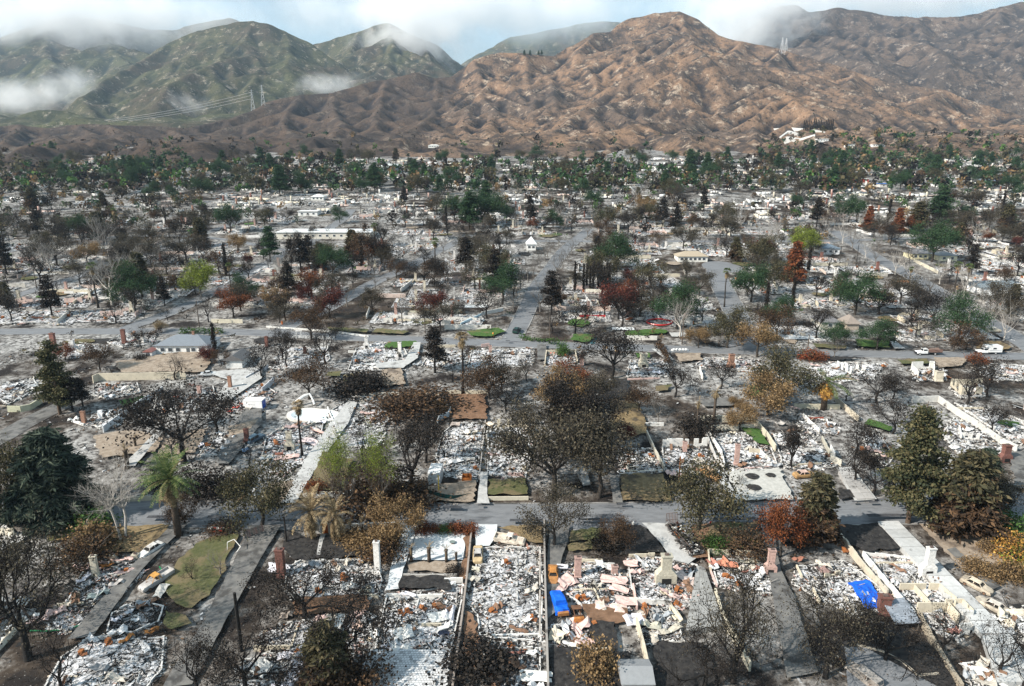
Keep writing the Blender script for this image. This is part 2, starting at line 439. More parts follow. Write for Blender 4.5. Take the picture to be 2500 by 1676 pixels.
crest = wp((640,248,1750),(730,232,1800),(815,228,1850),(887,203,1900),(945,192,1950),(1015,176,2000),(1070,192,2050),(1110,187,2050),(1165,144,2100),(1220,128,2150),(1283,130,2150),(1358,139,2200),(1390,112,2250),(1443,80,2300),(1497,75,2350),(1540,48,2400),(1593,32,2400),(1652,30,2400),(1700,48,2400),(1753,86,2350),(1817,101,2300),(1903,118,2250),(1978,139,2200),(2085,176,2150),(2192,203,2100),(2300,220,2050),(2373,246,2000),(2500,283,1950),(2650,320,1900))
spurs = [wp((1165,144,2100),(1165,225,1800),(1210,268,1600),(1265,318,1400),(1290,355,1250)),
 wp((1070,192,2050),(1060,270,1700),(1000,318,1400),(930,352,1200)),
 wp((640,248,1750),(560,290,1650),(480,320,1550),(400,330,1500)),
 wp((815,230,1850),(830,300,1500),(880,358,1200)),
 wp((727,232,1800),(690,300,1500),(610,350,1250),(540,392,1050)),
 wp((945,192,1950),(930,260,1700),(900,310,1450)),
 wp((1652,30,2400),(1600,118,2150),(1540,190,1900),(1465,235,1700),(1400,280,1500),(1350,320,1300)),
 wp((1652,30,2400),(1690,120,2100),(1640,180,1900)),
 wp((1443,80,2300),(1400,160,2050),(1370,230,1800),(1340,280,1550)),
 wp((1283,130,2150),(1290,200,1950),(1310,260,1700)),
 wp((1817,101,2300),(1760,168,2000),(1680,198,1800),(1533,238,1600),(1440,268,1450),(1364,305,1300),(1300,345,1150)),
 wp((1900,230,1700),(1800,268,1500),(1680,295,1350),(1533,303,1200),(1458,322,1120),(1364,350,1040),(1260,372,980)),
 wp((1903,118,2250),(1850,200,1900),(1770,258,1600),(1720,308,1400),(1660,350,1200),(1610,385,1030)),
 wp((2085,176,2150),(2040,250,1700),(1990,298,1350),(1940,328,1170),(1890,352,1060)),
 wp((2290,222,2050),(2230,260,1700),(2150,300,1400),(2080,332,1200),(2020,352,1080)),
 wp((2500,283,1950),(2450,318,1600),(2380,342,1320),(2300,356,1150)),
 wp((-160,322,1350),(-60,312,1400),(0,309,1450),(43,305,1450),(108,314,1450),(200,305,1450),(273,305,1450),(366,307,1500),(467,312,1550),(560,290,1650)),
 wp((200,305,1450),(230,338,1250),(150,368,1080),(80,388,1000)),
 wp((273,305,1450),(340,345,1220),(410,378,1060)),
 wp((430,315,1520),(450,348,1270),(500,380,1070)),
 wp((43,305,1450),(20,345,1170),(-40,375,1010)),
 wp((930,352,1200),(900,372,1050),(880,390,950)), wp((1010,320,1380),(1030,352,1180),(1050,378,1010)), wp((1135,270,1650),(1140,320,1350),(1120,360,1100)),
 wp((1210,268,1600),(1190,330,1300),(1195,365,1080)), wp((610,350,1250),(640,372,1080),(680,392,960)), wp((830,300,1500),(790,340,1250),(770,372,1050)), wp((700,300,1480),(730,345,1220),(720,380,1030)),
 wp((1720,308,1400),(1760,342,1180),(1790,362,1040)), wp((1850,290,1420),(1840,330,1200),(1850,358,1060)), wp((2150,300,1400),(2210,330,1230),(2240,352,1080)), wp((2300,310,1500),(2330,338,1280),(2360,356,1120)),
 wp((1600,300,1300),(1570,340,1120),(1545,372,980)), wp((-60,312,1400),(-30,368,1000),(0,420,740)), wp((150,330,1200),(120,385,900),(90,430,700)), wp((273,305,1450),(300,365,1000),(270,412,780)), wp((430,315,1520),(480,358,1150),(470,402,840)),
 wp((1533,303,1200),(1500,350,1050),(1470,392,880),(1440,410,780)), wp((1680,297,1350),(1640,355,1080),(1620,392,890)), wp((880,358,1200),(860,392,900)), wp((1458,322,1120),(1380,385,880))]
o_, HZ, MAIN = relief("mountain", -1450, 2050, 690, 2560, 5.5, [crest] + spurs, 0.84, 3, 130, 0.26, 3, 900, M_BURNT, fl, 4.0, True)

green = [wp((150,240,2900),(201,215,3000),(269,180,3000),(341,144,3000),(413,104,3000),(485,75,3000),(539,59,3000),(610,50,3000),(646,57,3000),(700,79,3000),(754,108,3000),(808,144,2950),(850,175,2900),(900,215,2800)),
 wp((610,50,3000),(589,108,2800),(503,187,2450),(449,233,2250),(400,300,1950)),
 wp((413,104,3000),(330,160,2700),(251,197,2500),(200,235,2300),(225,285,2050)),
 wp((700,79,3000),(715,150,2700),(660,205,2450)),
 wp((589,108,2800),(640,160,2550),(610,220,2250)),
 wp((20,290,1950),(90,270,2000),(150,268,2000),(210,285,1950),(260,305,1850))]
relief("green_mountain", -2150, -250, 1650, 3400, 8.0, green, 0.78, 8, 190, 0.30, 3, 900, M_CHAP, fl, 7.0)
left_far = [wp((-250,110,3900),(-100,96,3900),(0,92,3900),(60,70,3900),(120,48,3950),(190,40,4000),(260,52,4000),(350,70,4000),(430,75,4050),(520,50,4100),(565,44,4100),(610,60,4100),(700,120,4100)),
 wp((120,48,3950),(110,120,3500),(60,180,3200),(20,235,2900)), wp((260,52,4000),(270,120,3600),(330,170,3300)), wp((0,92,3900),(-20,150,3500),(-60,200,3200))]
relief("far_green_mountain", -3500, -900, 2700, 4400, 11.0, left_far, 0.78, 21, 230, 0.34, 2, 900, M_CHAP, fl, 9.0)
mid_far = [wp((700,140,3600),(740,112,3600),(800,98,3600),(875,75,3600),(920,62,3600),(950,54,3600),(1000,82,3600),(1063,108,3600),(1112,150,3550),(1170,190,3500)),
 wp((950,54,3600),(960,120,3250),(930,170,2950),(880,200,2750)), wp((1040,100,3600),(1050,150,3200),(1010,185,2900)), wp((875,75,3600),(850,130,3300),(800,180,3000))]
relief("rocky_mountain", -1500, 300, 2550, 3900, 9.0, mid_far, 0.9, 13, 150, 0.40, 3, 700, M_CHAP, fl, 9.0)
far_c = [wp((1100,175,5200),(1176,128,5200),(1250,90,5200),(1345,71,5200),(1420,56,5200),(1480,48,5200),(1560,60,5200),(1700,90,5200))]
relief("distant_mountain", -1000, 1900, 4500, 5700, 16.0, far_c, 0.62, 17, 220, 0.45, 1, 600, M_CHAP, fl, 14.0)
right_far = [wp((1780,170,3300),(1850,82,3400),(1885,36,3400),(1900,16,3400),(1943,11,3400),(1977,30,3400),(2041,19,3400),(2098,24,3400),(2165,38,3350),(2240,41,3300),(2335,42,3250),(2391,30,3250),(2447,17,3250),(2500,5,3250),(2620,-20,3250),(2800,-30,3300)),
 wp((2041,19,3400),(1985,80,3100),(1930,130,2850)), wp((2240,41,3300),(2130,100,3000),(2030,140,2750)), wp((2240,41,3300),(2260,110,2900),(2200,165,2600)),
 wp((2447,17,3250),(2420,90,2900),(2340,150,2650),(2280,195,2450)), wp((2620,-20,3250),(2600,80,2850),(2520,160,2550),(2480,220,2350))]
relief("charred_mountain", 850, 3400, 2150, 3800, 9.0, right_far, 0.80, 29, 170, 0.32, 3, 800, M_DARKM, fl, 8.0)

# ground sheet of the town, up to and under the foot of the mountains
gx = np.linspace(-2600, 2600, 105); gy = np.concatenate([np.linspace(-300, 0, 4), np.linspace(25, 1100, 44)])
GX, GY = np.meshgrid(gx, gy, indexing='ij')
idx = np.arange(GX.size).reshape(GX.shape)
link_ = np_mesh("ground", np.stack([GX.ravel(), GY.ravel(), SLOPE * GY.ravel()], 1),
                np.stack([idx[:-1, :-1].ravel(), idx[1:, :-1].ravel(), idx[1:, 1:].ravel(), idx[:-1, 1:].ravel()], 1), M_GROUND)
props(link("ground", link_), kind='structure')

def Zt(x, y):
    """height of the ground or the mountain at a point"""
    z = SLOPE * y
    if y > 700: z = max(z, float(HZ(x, y)))
    return z
def hit(u, v):
    """first terrain point along the ray through a pixel"""
    r = ray(u, v); r = r / r[1]; y = 60.0
    while y < 2500:
        if Zt(r[0] * y, y) >= CAMH + r[2] * y: return (r[0] * y, y, Zt(r[0] * y, y))
        y += 4.0 if y > 700 else 2.0
    return (r[0] * y, y, Zt(r[0] * y, min(y, 2500)))

# ---------------------------------------------------------------- air and fog
hz_m = bpy.data.materials.new("haze_air"); hz_m.use_nodes = True
hz_m.node_tree.nodes.clear()
_o = hz_m.node_tree.nodes.new("ShaderNodeOutputMaterial"); _v = hz_m.node_tree.nodes.new("ShaderNodeVolumePrincipled")
_v.inputs['Color'].default_value = (0.60, 0.79, 1.0, 1); _v.inputs['Density'].default_value = 0.000045; _v.inputs['Anisotropy'].default_value = 0.2
hz_m.node_tree.links.new(_v.outputs[0], _o.inputs['Volume'])
mb = MB(); mb.box((0, 2700, 565), (8400, 6400, 1290), 0, (1, 1, 1))
mb.obj("haze", hz_m, kind='stuff')

def fog_mat(name, dens, sc, lo, hi, rad):
    t = NT(name)
    tc = t.n.new("ShaderNodeTexCoord"); ln = t.n.new("ShaderNodeVectorMath"); ln.operation = 'LENGTH'
    t.L(tc.outputs['Object'], ln.inputs[0])
    edge = t.ramp(ln.outputs['Value'], [(0.30, 1.0), (0.98, 0.0)])
    n = t.noise(sc, 8, 0.68)
    d = t.math('MULTIPLY', t.ramp(t.math('ADD', t.math('MULTIPLY', n, 0.82), t.math('MULTIPLY', edge, 0.22)), [(lo, 0.0), (hi, 1.0)]), edge)
    v = t.n.new("ShaderNodeVolumePrincipled"); v.inputs['Color'].default_value = (1.0, 1.0, 1.0, 1); v.inputs['Anisotropy'].default_value = 0.0
    t.L(t.math('MULTIPLY', d, dens), v.inputs['Density']); t.L(v.outputs[0], t.out.inputs['Volume'])
    return t.m

def ico(n=2):
    import bmesh
    bm = bmesh.new(); bmesh.ops.create_icosphere(bm, subdivisions=n, radius=1.0); me = bpy.data.meshes.new("fog_bank"); bm.to_mesh(me); bm.free(); return me

def fog(u, v, D, size, dens, label, sc=0.005, lo=0.42, hi=0.62, rz=0.0):
    me = ico(); me.materials.append(fog_mat("fog", dens, sc, lo, hi, 1))
    o = link("fog_bank", me, None, at_depth(u, v, D)); o.scale = size; o.rotation_euler = (0, rz, 0)
    return props(o, label, "fog bank", kind='stuff')
fog(20, 236, 2250, (300, 150, 85), 0.013, "low fog bank lying in the valley left of the green peak", .010, .50, .74)
fog(160, 212, 2350, (150, 100, 90), 0.014, "ragged tongue of fog rising from the valley fog bank", .014, .50, .72)
fog(790, 206, 2250, (210, 90, 60), 0.013, "thin fog spilling behind the tan ridge with the pylons", .013, .50, .74)
fog(450, 255, 2080, (120, 60, 65), 0.010, "small wisp of fog below the green peak", .016, .52, .74)
fog(220, 40, 3700, (1100, 320, 240), 0.011, "cloud hiding the top of the far green mountain", .0042, .46, .70)
fog(1010, 70, 3400, (420, 180, 290), 0.016, "cloud drifting over the rocky mountain shoulder", .0075, .48, .72)
fog(1150, 10, 3900, (1400, 300, 260), 0.012, "cloud deck over the gap between the peaks", .0032, .46, .70)
fog(1825, 45, 3050, (460, 200, 290), 0.018, "cloud pouring down behind the tan main peak", .0065, .46, .70)
fog(2200, -20, 3750, (1100, 240, 230), 0.016, "cloud resting along the charred mountain crest", .0042, .46, .70)
# ---------------------------------------------------------------- vegetation library
PAL = dict(
 grey=[(0.052,0.046,0.034),(0.072,0.062,0.044),(0.028,0.025,0.021),(0.115,0.098,0.068)],
 olive=[(0.060,0.058,0.032),(0.085,0.078,0.042),(0.030,0.030,0.020),(0.12,0.10,0.055)],
 black=[(0.020,0.018,0.017),(0.036,0.031,0.027),(0.058,0.046,0.036),(0.014,0.013,0.013)],
 brown=[(0.085,0.052,0.031),(0.060,0.040,0.027),(0.125,0.076,0.042),(0.034,0.026,0.021)],
 rust=[(0.19,0.060,0.025),(0.13,0.043,0.022),(0.25,0.09,0.034),(0.07,0.035,0.024)],
 red=[(0.105,0.028,0.022),(0.075,0.024,0.020),(0.15,0.045,0.03),(0.04,0.022,0.02)],
 tan=[(0.22,0.145,0.072),(0.17,0.11,0.055),(0.12,0.082,0.045),(0.30,0.205,0.105)],
 green=[(0.028,0.062,0.028),(0.040,0.080,0.034),(0.018,0.040,0.022),(0.055,0.095,0.042)],
 lush=[(0.045,0.10,0.025),(0.065,0.13,0.035),(0.03,0.07,0.02),(0.09,0.15,0.04)],
 spring=[(0.17,0.21,0.028),(0.13,0.165,0.028),(0.085,0.095,0.034),(0.23,0.28,0.045)],
 pine=[(0.062,0.068,0.034),(0.095,0.090,0.045),(0.036,0.044,0.025),(0.135,0.118,0.060)],
 deodar=[(0.030,0.045,0.033),(0.046,0.064,0.046),(0.10,0.12,0.085),(0.015,0.024,0.020)],
 straw=[(0.26,0.195,0.11),(0.20,0.145,0.08),(0.13,0.095,0.055),(0.36,0.28,0.17)],
 palm=[(0.075,0.115,0.035),(0.11,0.15,0.05),(0.05,0.08,0.028),(0.16,0.18,0.07)],
 orange=[(0.42,0.22,0.05),(0.30,0.15,0.04),(0.5,0.30,0.08),(0.18,0.10,0.04)],
)
BK = dict(black=(0.022,0.020,0.019), dark=(0.050,0.043,0.037), grey=(0.17,0.155,0.14), pale=(0.44,0.41,0.375), brown=(0.10,0.070,0.050), white=(0.60,0.57,0.53), silver=(0.30,0.28,0.26))

def leaves(r, cen, per, rad, size, pal, flat=0.75, aspect=1.0, axis=None, clump=0.5):
    """leaf-sized faces spread round the given centres"""
    cen = np.asarray(cen, float); n = len(cen) * per
    c = np.repeat(cen, per, 0); P = c + r.normal(0, 1, (n, 3)) * rad * np.array([1, 1, flat])
    a = r.normal(0, 1, (n, 3))
    if axis is not None: a = np.repeat(np.asarray(axis, float), per, 0) + a * 0.35
    a /= np.linalg.norm(a, axis=1)[:, None] + 1e-9
    b = np.cross(a, r.normal(0, 1, (n, 3))); b /= np.linalg.norm(b, axis=1)[:, None] + 1e-9
    s = size * r.uniform(0.6, 1.3, (n, 1))
    a = a * s * aspect; b = b * s / math.sqrt(aspect)
    V = np.stack([P - a * 0.5, P + b * 0.5 + a * 0.05, P + a * 0.5, P - b * 0.5 + a * 0.05], 1).reshape(-1, 3)
    pal = np.array(pal); k = r.integers(0, len(pal), n); kc = np.repeat(r.integers(0, len(pal), len(cen)), per)
    col = np.where((r.random(n) < clump)[:, None], pal[kc], pal[k]) * r.uniform(0.75, 1.25, (n, 1))
    return V, np.arange(n * 4).reshape(n, 4), np.repeat(col, 4, 0)

def join(parts):
    V = []; F = []; C = []; o = 0
    for v, f, c in parts:
        V.append(v); F.append(f + o); C.append(c); o += len(v)
    return np.concatenate(V), np.concatenate(F), np.concatenate(C)

def skeleton(r, H, spread, base=0.28, limbs=5, levels=3, kids=4, up=0.35, rad=0.03, wob=0.16, trunks=1, lean=0.0):
    tr = MB(); br = MB(); tips = []
    def branch(p, d, L, R, lev, bark_to):
        n = 4 if lev == 1 else 3 if lev == 2 else 2
        path = [p]; rr = [R]; dd = d.copy()
        for i in range(n):
            dd = dd + Vector(r.normal(0, wob, 3)) + Vector((0, 0, up * 0.18)); dd.normalize()
            path.append(path[-1] + dd * (L / n)); rr.append(R * (1 - 0.72 * (i + 1) / n))
        (tr if lev == 1 else br).tube(path, rr, 5 if lev == 1 else 3, bark_to, cap=False)
        if lev >= levels: tips.append(path[-1]); tips.append(path[-2].lerp(path[-1], 0.4)); return
        for j in range(kids):
            t = r.uniform(0.35, 1.0) if j else 1.0
            s = t * n; i = min(int(s), n - 1); q = path[i].lerp(path[i + 1], s - i)
            ax = dd.cross(Vector(r.normal(0, 1, 3))).normalized()
            nd = (Matrix.Rotation(r.uniform(0.35, 0.95) * (0.5 if j == 0 else 1), 3, ax) @ dd)
            branch(q, nd, L * r.uniform(0.45, 0.7), R * r.uniform(0.38, 0.55), lev + 1, bark_to)
    def go(bark):
        for t in range(trunks):
            an = r.uniform(0, 6.28); off = Vector((math.cos(an), math.sin(an), 0)) * (0.035 * H if trunks > 1 else 0)
            th = H * base * r.uniform(0.9, 1.1); R = H * rad / (trunks ** 0.4)
            top = off * (1.0 + 1.6 * (trunks > 1)) + Vector((r.normal(0, lean * H * 0.1), r.normal(0, lean * H * 0.1), th))
            mid = off.lerp(top, 0.5) + Vector((r.normal(0, .012 * H), r.normal(0, .012 * H), 0))
            tr.tube([off - Vector((0, 0, .5)), off + Vector((0, 0, th * .06)), mid, top], [R * 1.5, R * 1.1, R * .9, R * .8], 7, bark, cap=False)
            for k in range(limbs):
                a = 6.283 * (k + r.uniform(-.3, .3)) / limbs; el = r.uniform(0.35, 1.0) + (0.5 if k == 0 else 0)
                d = Vector((math.cos(a) * math.cos(el), math.sin(a) * math.cos(el), math.sin(el)))
                L = ((spread * math.cos(el)) ** 2 + ((H - th) * math.sin(el)) ** 2) ** .5 * r.uniform(0.5, 0.72)
                branch(mid.lerp(top, r.uniform(.35, 1)), d, L, R * r.uniform(.4, .62), 1, bark)
    return tr, br, tips, go

LIB = {}
def reg(kind, trunk, crown, H, trunk_mat=None, tname="trunk", cname="crown"):
    LIB.setdefault(kind, []).append((trunk, crown, H))

def broadleaf(kind, seed, H, spread, pal, bark, per=9, lr=0.75, ls=0.34,  levels=3, limbs=6, kids=4, base=0.25, up=0.3, trunks=1, rad=0.026, top_pal=None, thin=0.0, wob=0.16):
    r = np.random.default_rng(seed); per = int(per * 2.2); ls *= .62; lr *= .85
    tr, br, tips, go = skeleton(r, H, spread, base, limbs, levels, kids, up, rad, wob, trunks)
    go(BK[bark])
    T = np.array([tuple(t) for t in tips])
    if thin: T = T[r.random(len(T)) > thin]
    zt = np.percentile(np.array([tuple(t) for t in tips])[:, 2], 98)
    parts = []
    if per:
        if top_pal:
            m = T[:, 2] + r.normal(0, .08 * H, len(T)) > zt * 0.66
            if m.any(): parts.append(leaves(r, T[m], per, lr, ls, PAL[top_pal]))
            if (~m).any(): parts.append(leaves(r, T[~m], max(per // 2, 1), lr, ls, PAL[pal]))
        else: parts.append(leaves(r, T, per, lr, ls, PAL[pal]))
    # twigs and leaves together are the crown
    bm_ = br
    tm = tr.mesh(kind + "_trunk", M_BARK, True)
    V, F, C = join([(np.array(br.V), np.array(br.F), np.array(br.C))] + parts) if br.F else join(parts)
    cm = np_mesh(kind + "_crown", V, F, M_LEAF, C)
    reg(kind, tm, cm, zt)

def conifer(kind, seed, H, spread, pal, bark="dark", whorls=16, per=8, clear=0.18, droop=0.1, ls=0.5, lr=0.55, aspect=1.6, shape=0.8, density=1.0, low_pal=None, gap=0.0):
    r = np.random.default_rng(seed); tr = MB(); br = MB(); cen = []; ax = []; low = []
    tr.tube([(0, 0, -.5), (0, 0, H * .3), (r.normal(0, .02 * H), 0, H * .65), (0, 0, H)], [H * .022, H * .017, H * .011, H * .002], 6, BK[bark], cap=False)
    for i in range(whorls):
        t = (i + r.uniform(-.3, .3)) / whorls; z = H * (clear + (0.98 - clear) * max(t, 0))
        L = spread * ((1 - max(t, 0)) ** shape) * r.uniform(.75, 1.15) + .15
        nb = max(3, int((5 + r.integers(0, 3)) * density))
        for k in range(nb):
            if r.random() < gap: continue
            a = r.uniform(0, 6.28); l = L * r.uniform(.6, 1.1)
            d = Vector((math.cos(a), math.sin(a), 0)); p = Vector((0, 0, z)); q = p + d * l * .55 + Vector((0, 0, l * (.10 - droop * .3))); e = p + d * l + Vector((0, 0, -l * droop))
            br.tube([p, q, e], [H * .004, H * .003, H * .001], 3, BK[bark], cap=False)
            m = max(2, int(l / (lr * .9)))
            for j in range(m):
                f = .25 + .75 * (j + r.uniform(0, 1)) / m
                c = p.lerp(q, f / .55) if f < .55 else q.lerp(e, (f - .55) / .45)
                for s_ in ((0,) if aspect < 1.3 else (-1, 1)):
                    sd = Vector((-d.y, d.x, 0)) * s_ * l * .22 * (1.1 - f)
                    cen.append(tuple(c + sd)); ax.append(tuple(d * .7 + sd.normalized() * .7 * abs(s_) + Vector((0, 0, -.15 - droop)))); low.append(t)
    cen = np.array(cen); ax = np.array(ax); low = np.array(low)
    parts = [(np.array(br.V), np.array(br.F), np.array(br.C))]
    if low_pal:
        m = low + r.normal(0, .12, len(low)) < .45
        parts.append(leaves(r, cen[m], per, lr, ls, PAL[low_pal], .5, aspect, ax[m]))
        parts.append(leaves(r, cen[~m], per, lr, ls, PAL[pal], .5, aspect, ax[~m]))
    else: parts.append(leaves(r, cen, per, lr, ls, PAL[pal], .5, aspect, ax))
    V, F, C = join(parts)
    reg(kind, tr.mesh(kind + "_trunk", M_BARK, True), np_mesh(kind + "_crown", V, F, M_LEAF, C), H)

def cypress(kind, seed, H, w, pal, per=6):
    r = np.random.default_rng(seed); tr = MB()
    tr.tube([(0, 0, -.5), (0, 0, H * .5), (0, 0, H)], [H * .013, H * .009, H * .002], 5, BK['black'], cap=False)
    n = 150; t = r.random(n); a = r.uniform(0, 6.28, n); rad = w * np.sin(np.pi * np.clip(t, .02, 1) ** .7) ** .6 * (1 - .35 * t) * np.sqrt(r.random(n))
    cen = np.stack([rad * np.cos(a), rad * np.sin(a), H * (.05 + .95 * t)], 1)
    V, F, C = leaves(r, cen, per, .28, .42, PAL[pal], 1.6, 1.8, np.tile([0, 0, 1.0], (n, 1)))
    reg(kind, tr.mesh(kind + "_trunk", M_BARK, True), np_mesh(kind + "_crown", V, F, M_LEAF, C), H)

def shrub(kind, seed, H, w, pal, n=150, per=16, ls=.12):
    r = np.random.default_rng(seed); tr = MB(); cen = []
    for k in range(9):
        a = r.uniform(0, 6.28); e = Vector((math.cos(a) * w * r.uniform(.2, .8), math.sin(a) * w * r.uniform(.2, .8), H * r.uniform(.5, .9)))
        tr.tube([(0, 0, -.2), e * .5 + Vector((0, 0, .1)), e], [.06, .04, .015], 3, BK['dark'], cap=False)
    u = r.normal(0, 1, (n, 3)); u /= np.linalg.norm(u, axis=1)[:, None]; u[:, 2] = np.abs(u[:, 2])
    cen = u * np.array([w, w, H]) * (r.random((n, 1)) ** .4) * r.uniform(.75, 1.05, (n, 1))
    V, F, C = leaves(r, cen, per, .22 * w ** .5, ls, PAL[pal])
    reg(kind, tr.mesh(kind + "_stems", M_BARK), np_mesh(kind + "_crown", V, F, M_LEAF, C), H)

def date_palm(kind, seed, H, fl_, pal, dead, nf=46, nd=26, stiff=1.0):
    r = np.random.default_rng(seed); tr = MB()
    tr.tube([(0, 0, -.5), (0, 0, H * .5), (0, 0, H * .92), (0, 0, H)], [.42, .34, .36, .5], 8, (.09, .07, .055), cap=True)
    V = []; C = []
    for i in range(nf + nd):
        isd = i >= nf; a = r.uniform(0, 6.28)
        el = r.uniform(-1.25, -.55) if isd else r.uniform(-.35, 1.35)
        L = fl_ * r.uniform(.8, 1.1) * (.85 if isd else 1); p = np.array([0, 0, H]); seg = 9; h = np.array([math.cos(a), math.sin(a), 0])
        side = np.array([-math.sin(a), math.cos(a), 0]); pal_ = np.array(PAL[dead if isd or r.random() < .12 else pal])
        for j in range(seg):
            el2 = el - (.10 + .16 * j / seg) * j * .55 / stiff
            el2 = max(el2, -1.5); d = h * math.cos(el2) + np.array([0, 0, math.sin(el2)]); q = p + d * L / seg
            up_ = np.cross(side, d); wl_ = fl_ * .115 * math.sin(math.pi * (j + 1.0) / (seg + 1)) ** .6
            for s_ in (-1, 1):
                for m in range(2):
                    b0 = p + (q - p) * (m * .5); b1 = p + (q - p) * (m * .5 + .26)
                    tip = (side * s_ * .85 + d * .55 - up_ * (.35 if not isd else .6) * -1 * .5) * wl_ * r.uniform(.8, 1.15)
                    V += [b0, b1, b1 + tip, b0 + tip * .97]; C += [pal_[r.integers(0, 4)] * r.uniform(.8, 1.2)] * 4
            p = q
    V = np.array(V); F = np.arange(len(V)).reshape(-1, 4)
    reg(kind, tr.mesh(kind + "_trunk", M_BARK, True), np_mesh(kind + "_crown", V, F, M_LEAF, np.array(C)), H + fl_ * .55)

def fan_palm(kind, seed, H, pal, dead, nf=26, nd=22, rf=1.25, bark='dark'):
    r = np.random.default_rng(seed); tr = MB()
    tr.tube([(0, 0, -.5), (0, 0, H * .15), (r.normal(0, .15), 0, H * .6), (0, 0, H)], [.5, .32, .26, .24], 7, BK[bark], cap=True)
    V = []; C = []
    for i in range(nf + nd):
        isd = i >= nf; a = r.uniform(0, 6.28); el = r.uniform(-1.45, -.7) if isd else r.uniform(-.5, 1.3)
        d = np.array([math.cos(a) * math.cos(el), math.sin(a) * math.cos(el), math.sin(el)])
        s = np.array([-math.sin(a), math.cos(a), 0]); n_ = np.cross(s, d); pal_ = np.array(PAL[dead if isd else pal])
        base = np.array([0, 0, H]) + d * rf * (.35 if isd else .75) - np.array([0, 0, r.uniform(0, 1.6) if isd else 0]); R = rf * r.uniform(.8, 1.15)
        for k in range(8):
            t0 = -1.5 + 3.0 * k / 8; t1 = t0 + .30; tm = (t0 + t1) / 2
            tipd = d * math.cos(tm) + s * math.sin(tm); dr = -n_ * 0 - np.array([0, 0, .35 * R])
            V += [base, base + (d * math.cos(t0) + s * math.sin(t0)) * R * .6, base + tipd * R + dr, base + (d * math.cos(t1) + s * math.sin(t1)) * R * .6]
            C += [pal_[r.integers(0, 4)] * r.uniform(.75, 1.2)] * 4
    V = np.array(V)
    reg(kind, tr.mesh(kind + "_trunk", M_BARK, True), np_mesh(kind + "_crown", V, np.arange(len(V)).reshape(-1, 4), M_LEAF, np.array(C)), H + rf)

for i, s in enumerate((1, 2, 3)):
    broadleaf("grey_oak", 100 + s, 11, 6.0, 'grey', 'dark', 13, .8, .36, levels=3, limbs=7, kids=5, thin=0.38, base=.30)
    broadleaf("black_oak", 110 + s, 10, 5.5, 'black', 'black', 7, .7, .32, levels=3, limbs=7, kids=5, thin=0.42, base=.30)
    broadleaf("brown_oak", 120 + s, 8.5, 4.2, 'brown', 'dark', 13, .7, .32, levels=3, limbs=6, kids=5, thin=0.3, base=.30)
    broadleaf("bare_black", 130 + s, 9, 4.6, 'black', 'black', 1, .3, .22, levels=4, limbs=6, kids=4, up=.5, wob=.2)
    broadleaf("bare_grey", 140 + s, 11, 4.6, 'grey', 'grey', 0, levels=4, limbs=7, kids=4, up=.7, rad=.018, base=.3)
for i, s in enumerate((1, 2)):
    broadleaf("rust_tree", 150 + s, 7.5, 3.6, 'rust', 'dark', 14, .65, .30, levels=3, limbs=6, kids=5, thin=0.2, base=.30)
    broadleaf("red_tree", 155 + s, 6, 3.2, 'red', 'black', 14, .6, .28, levels=3, limbs=6, kids=5, thin=0.2, base=.30)
    broadleaf("tan_tree", 160 + s, 8, 3.6, 'tan', 'dark', 14, .65, .32, levels=3, limbs=6, kids=5, thin=0.15, base=.30)
    broadleaf("green_tree", 170 + s, 11, 5.5, 'green', 'dark', 16, .85, .38, levels=3, limbs=7, kids=5, thin=0.15, base=.30)
    broadleaf("olive_tree", 175 + s, 10, 5.0, 'olive', 'dark', 14, .8, .36, levels=3, limbs=7, kids=5, thin=0.3, base=.30)
    broadleaf("bare_pale", 180 + s, 13, 4.8, 'grey', 'pale', 0, levels=4, limbs=7, kids=4, up=.75, rad=.020, base=.25, wob=.15)
    broadleaf("spring_tree", 190 + s, 13, 3.6, 'brown', 'grey', 6, .5, .22, levels=4, limbs=7, kids=4, up=1.3, base=.2, trunks=2, rad=.020, top_pal='spring', thin=.25)
    conifer("pine", 200 + s, 18, 4.8, 'pine', 'brown', 17, 26, .16, -.05, .36, .55, 1.2, .55, 1.0)
    conifer("green_pine", 205 + s, 16, 4.8, 'green', 'dark', 15, 20, .2, -.02, .40, .6, 1.2, .6, 1.0)
    conifer("black_pine", 210 + s, 15, 3.6, 'black', 'black', 15, 7, .25, .0, .42, .5, 1.3, .6, 1.0, gap=.3)
    conifer("deodar", 215 + s, 17, 8.0, 'deodar', 'dark', 20, 12, .06, .16, .48, .42, 3.0, .7, 1.5)
    conifer("rust_conifer", 220 + s, 12, 3.2, 'rust', 'dark', 18, 9, .1, .12, .45, .4, 2.0, .9, 1.2)
    conifer("half_burnt_conifer", 225 + s, 14, 4.4, 'olive', 'brown', 18, 10, .12, .1, .48, .45, 2.0, .6, 1.2, low_pal='brown')
    cypress("black_cypress", 230 + s, 13, .75, 'black')
    fan_palm("fan_palm", 240 + s, 15, 'palm', 'straw')
    shrub("brown_shrub", 250 + s, 2.0, 1.5, 'brown'); shrub("green_shrub", 255 + s, 1.8, 1.4, 'lush')
    shrub("black_shrub", 260 + s, 1.6, 1.4, 'black'); shrub("tan_shrub", 262 + s, 1.8, 1.3, 'tan')
    shrub("rust_shrub", 266 + s, 1.8, 1.2, 'rust')
    date_palm("dead_palm", 270 + s, 3.6, 3.6, 'straw', 'straw', 42, 30)
fan_palm("burnt_fan_palm", 280, 15, 'straw', 'straw', 22, 16, 1.2, 'black')
date_palm("date_palm", 281, 7.0, 3.7, 'palm', 'straw', 60, 26, 1.3)
date_palm("orange_palm", 282, 5.5, 3.8, 'palm', 'orange', 14, 60)
date_palm("withered_palm", 283, 9.0, 2.4, 'straw', 'straw', 10, 44)
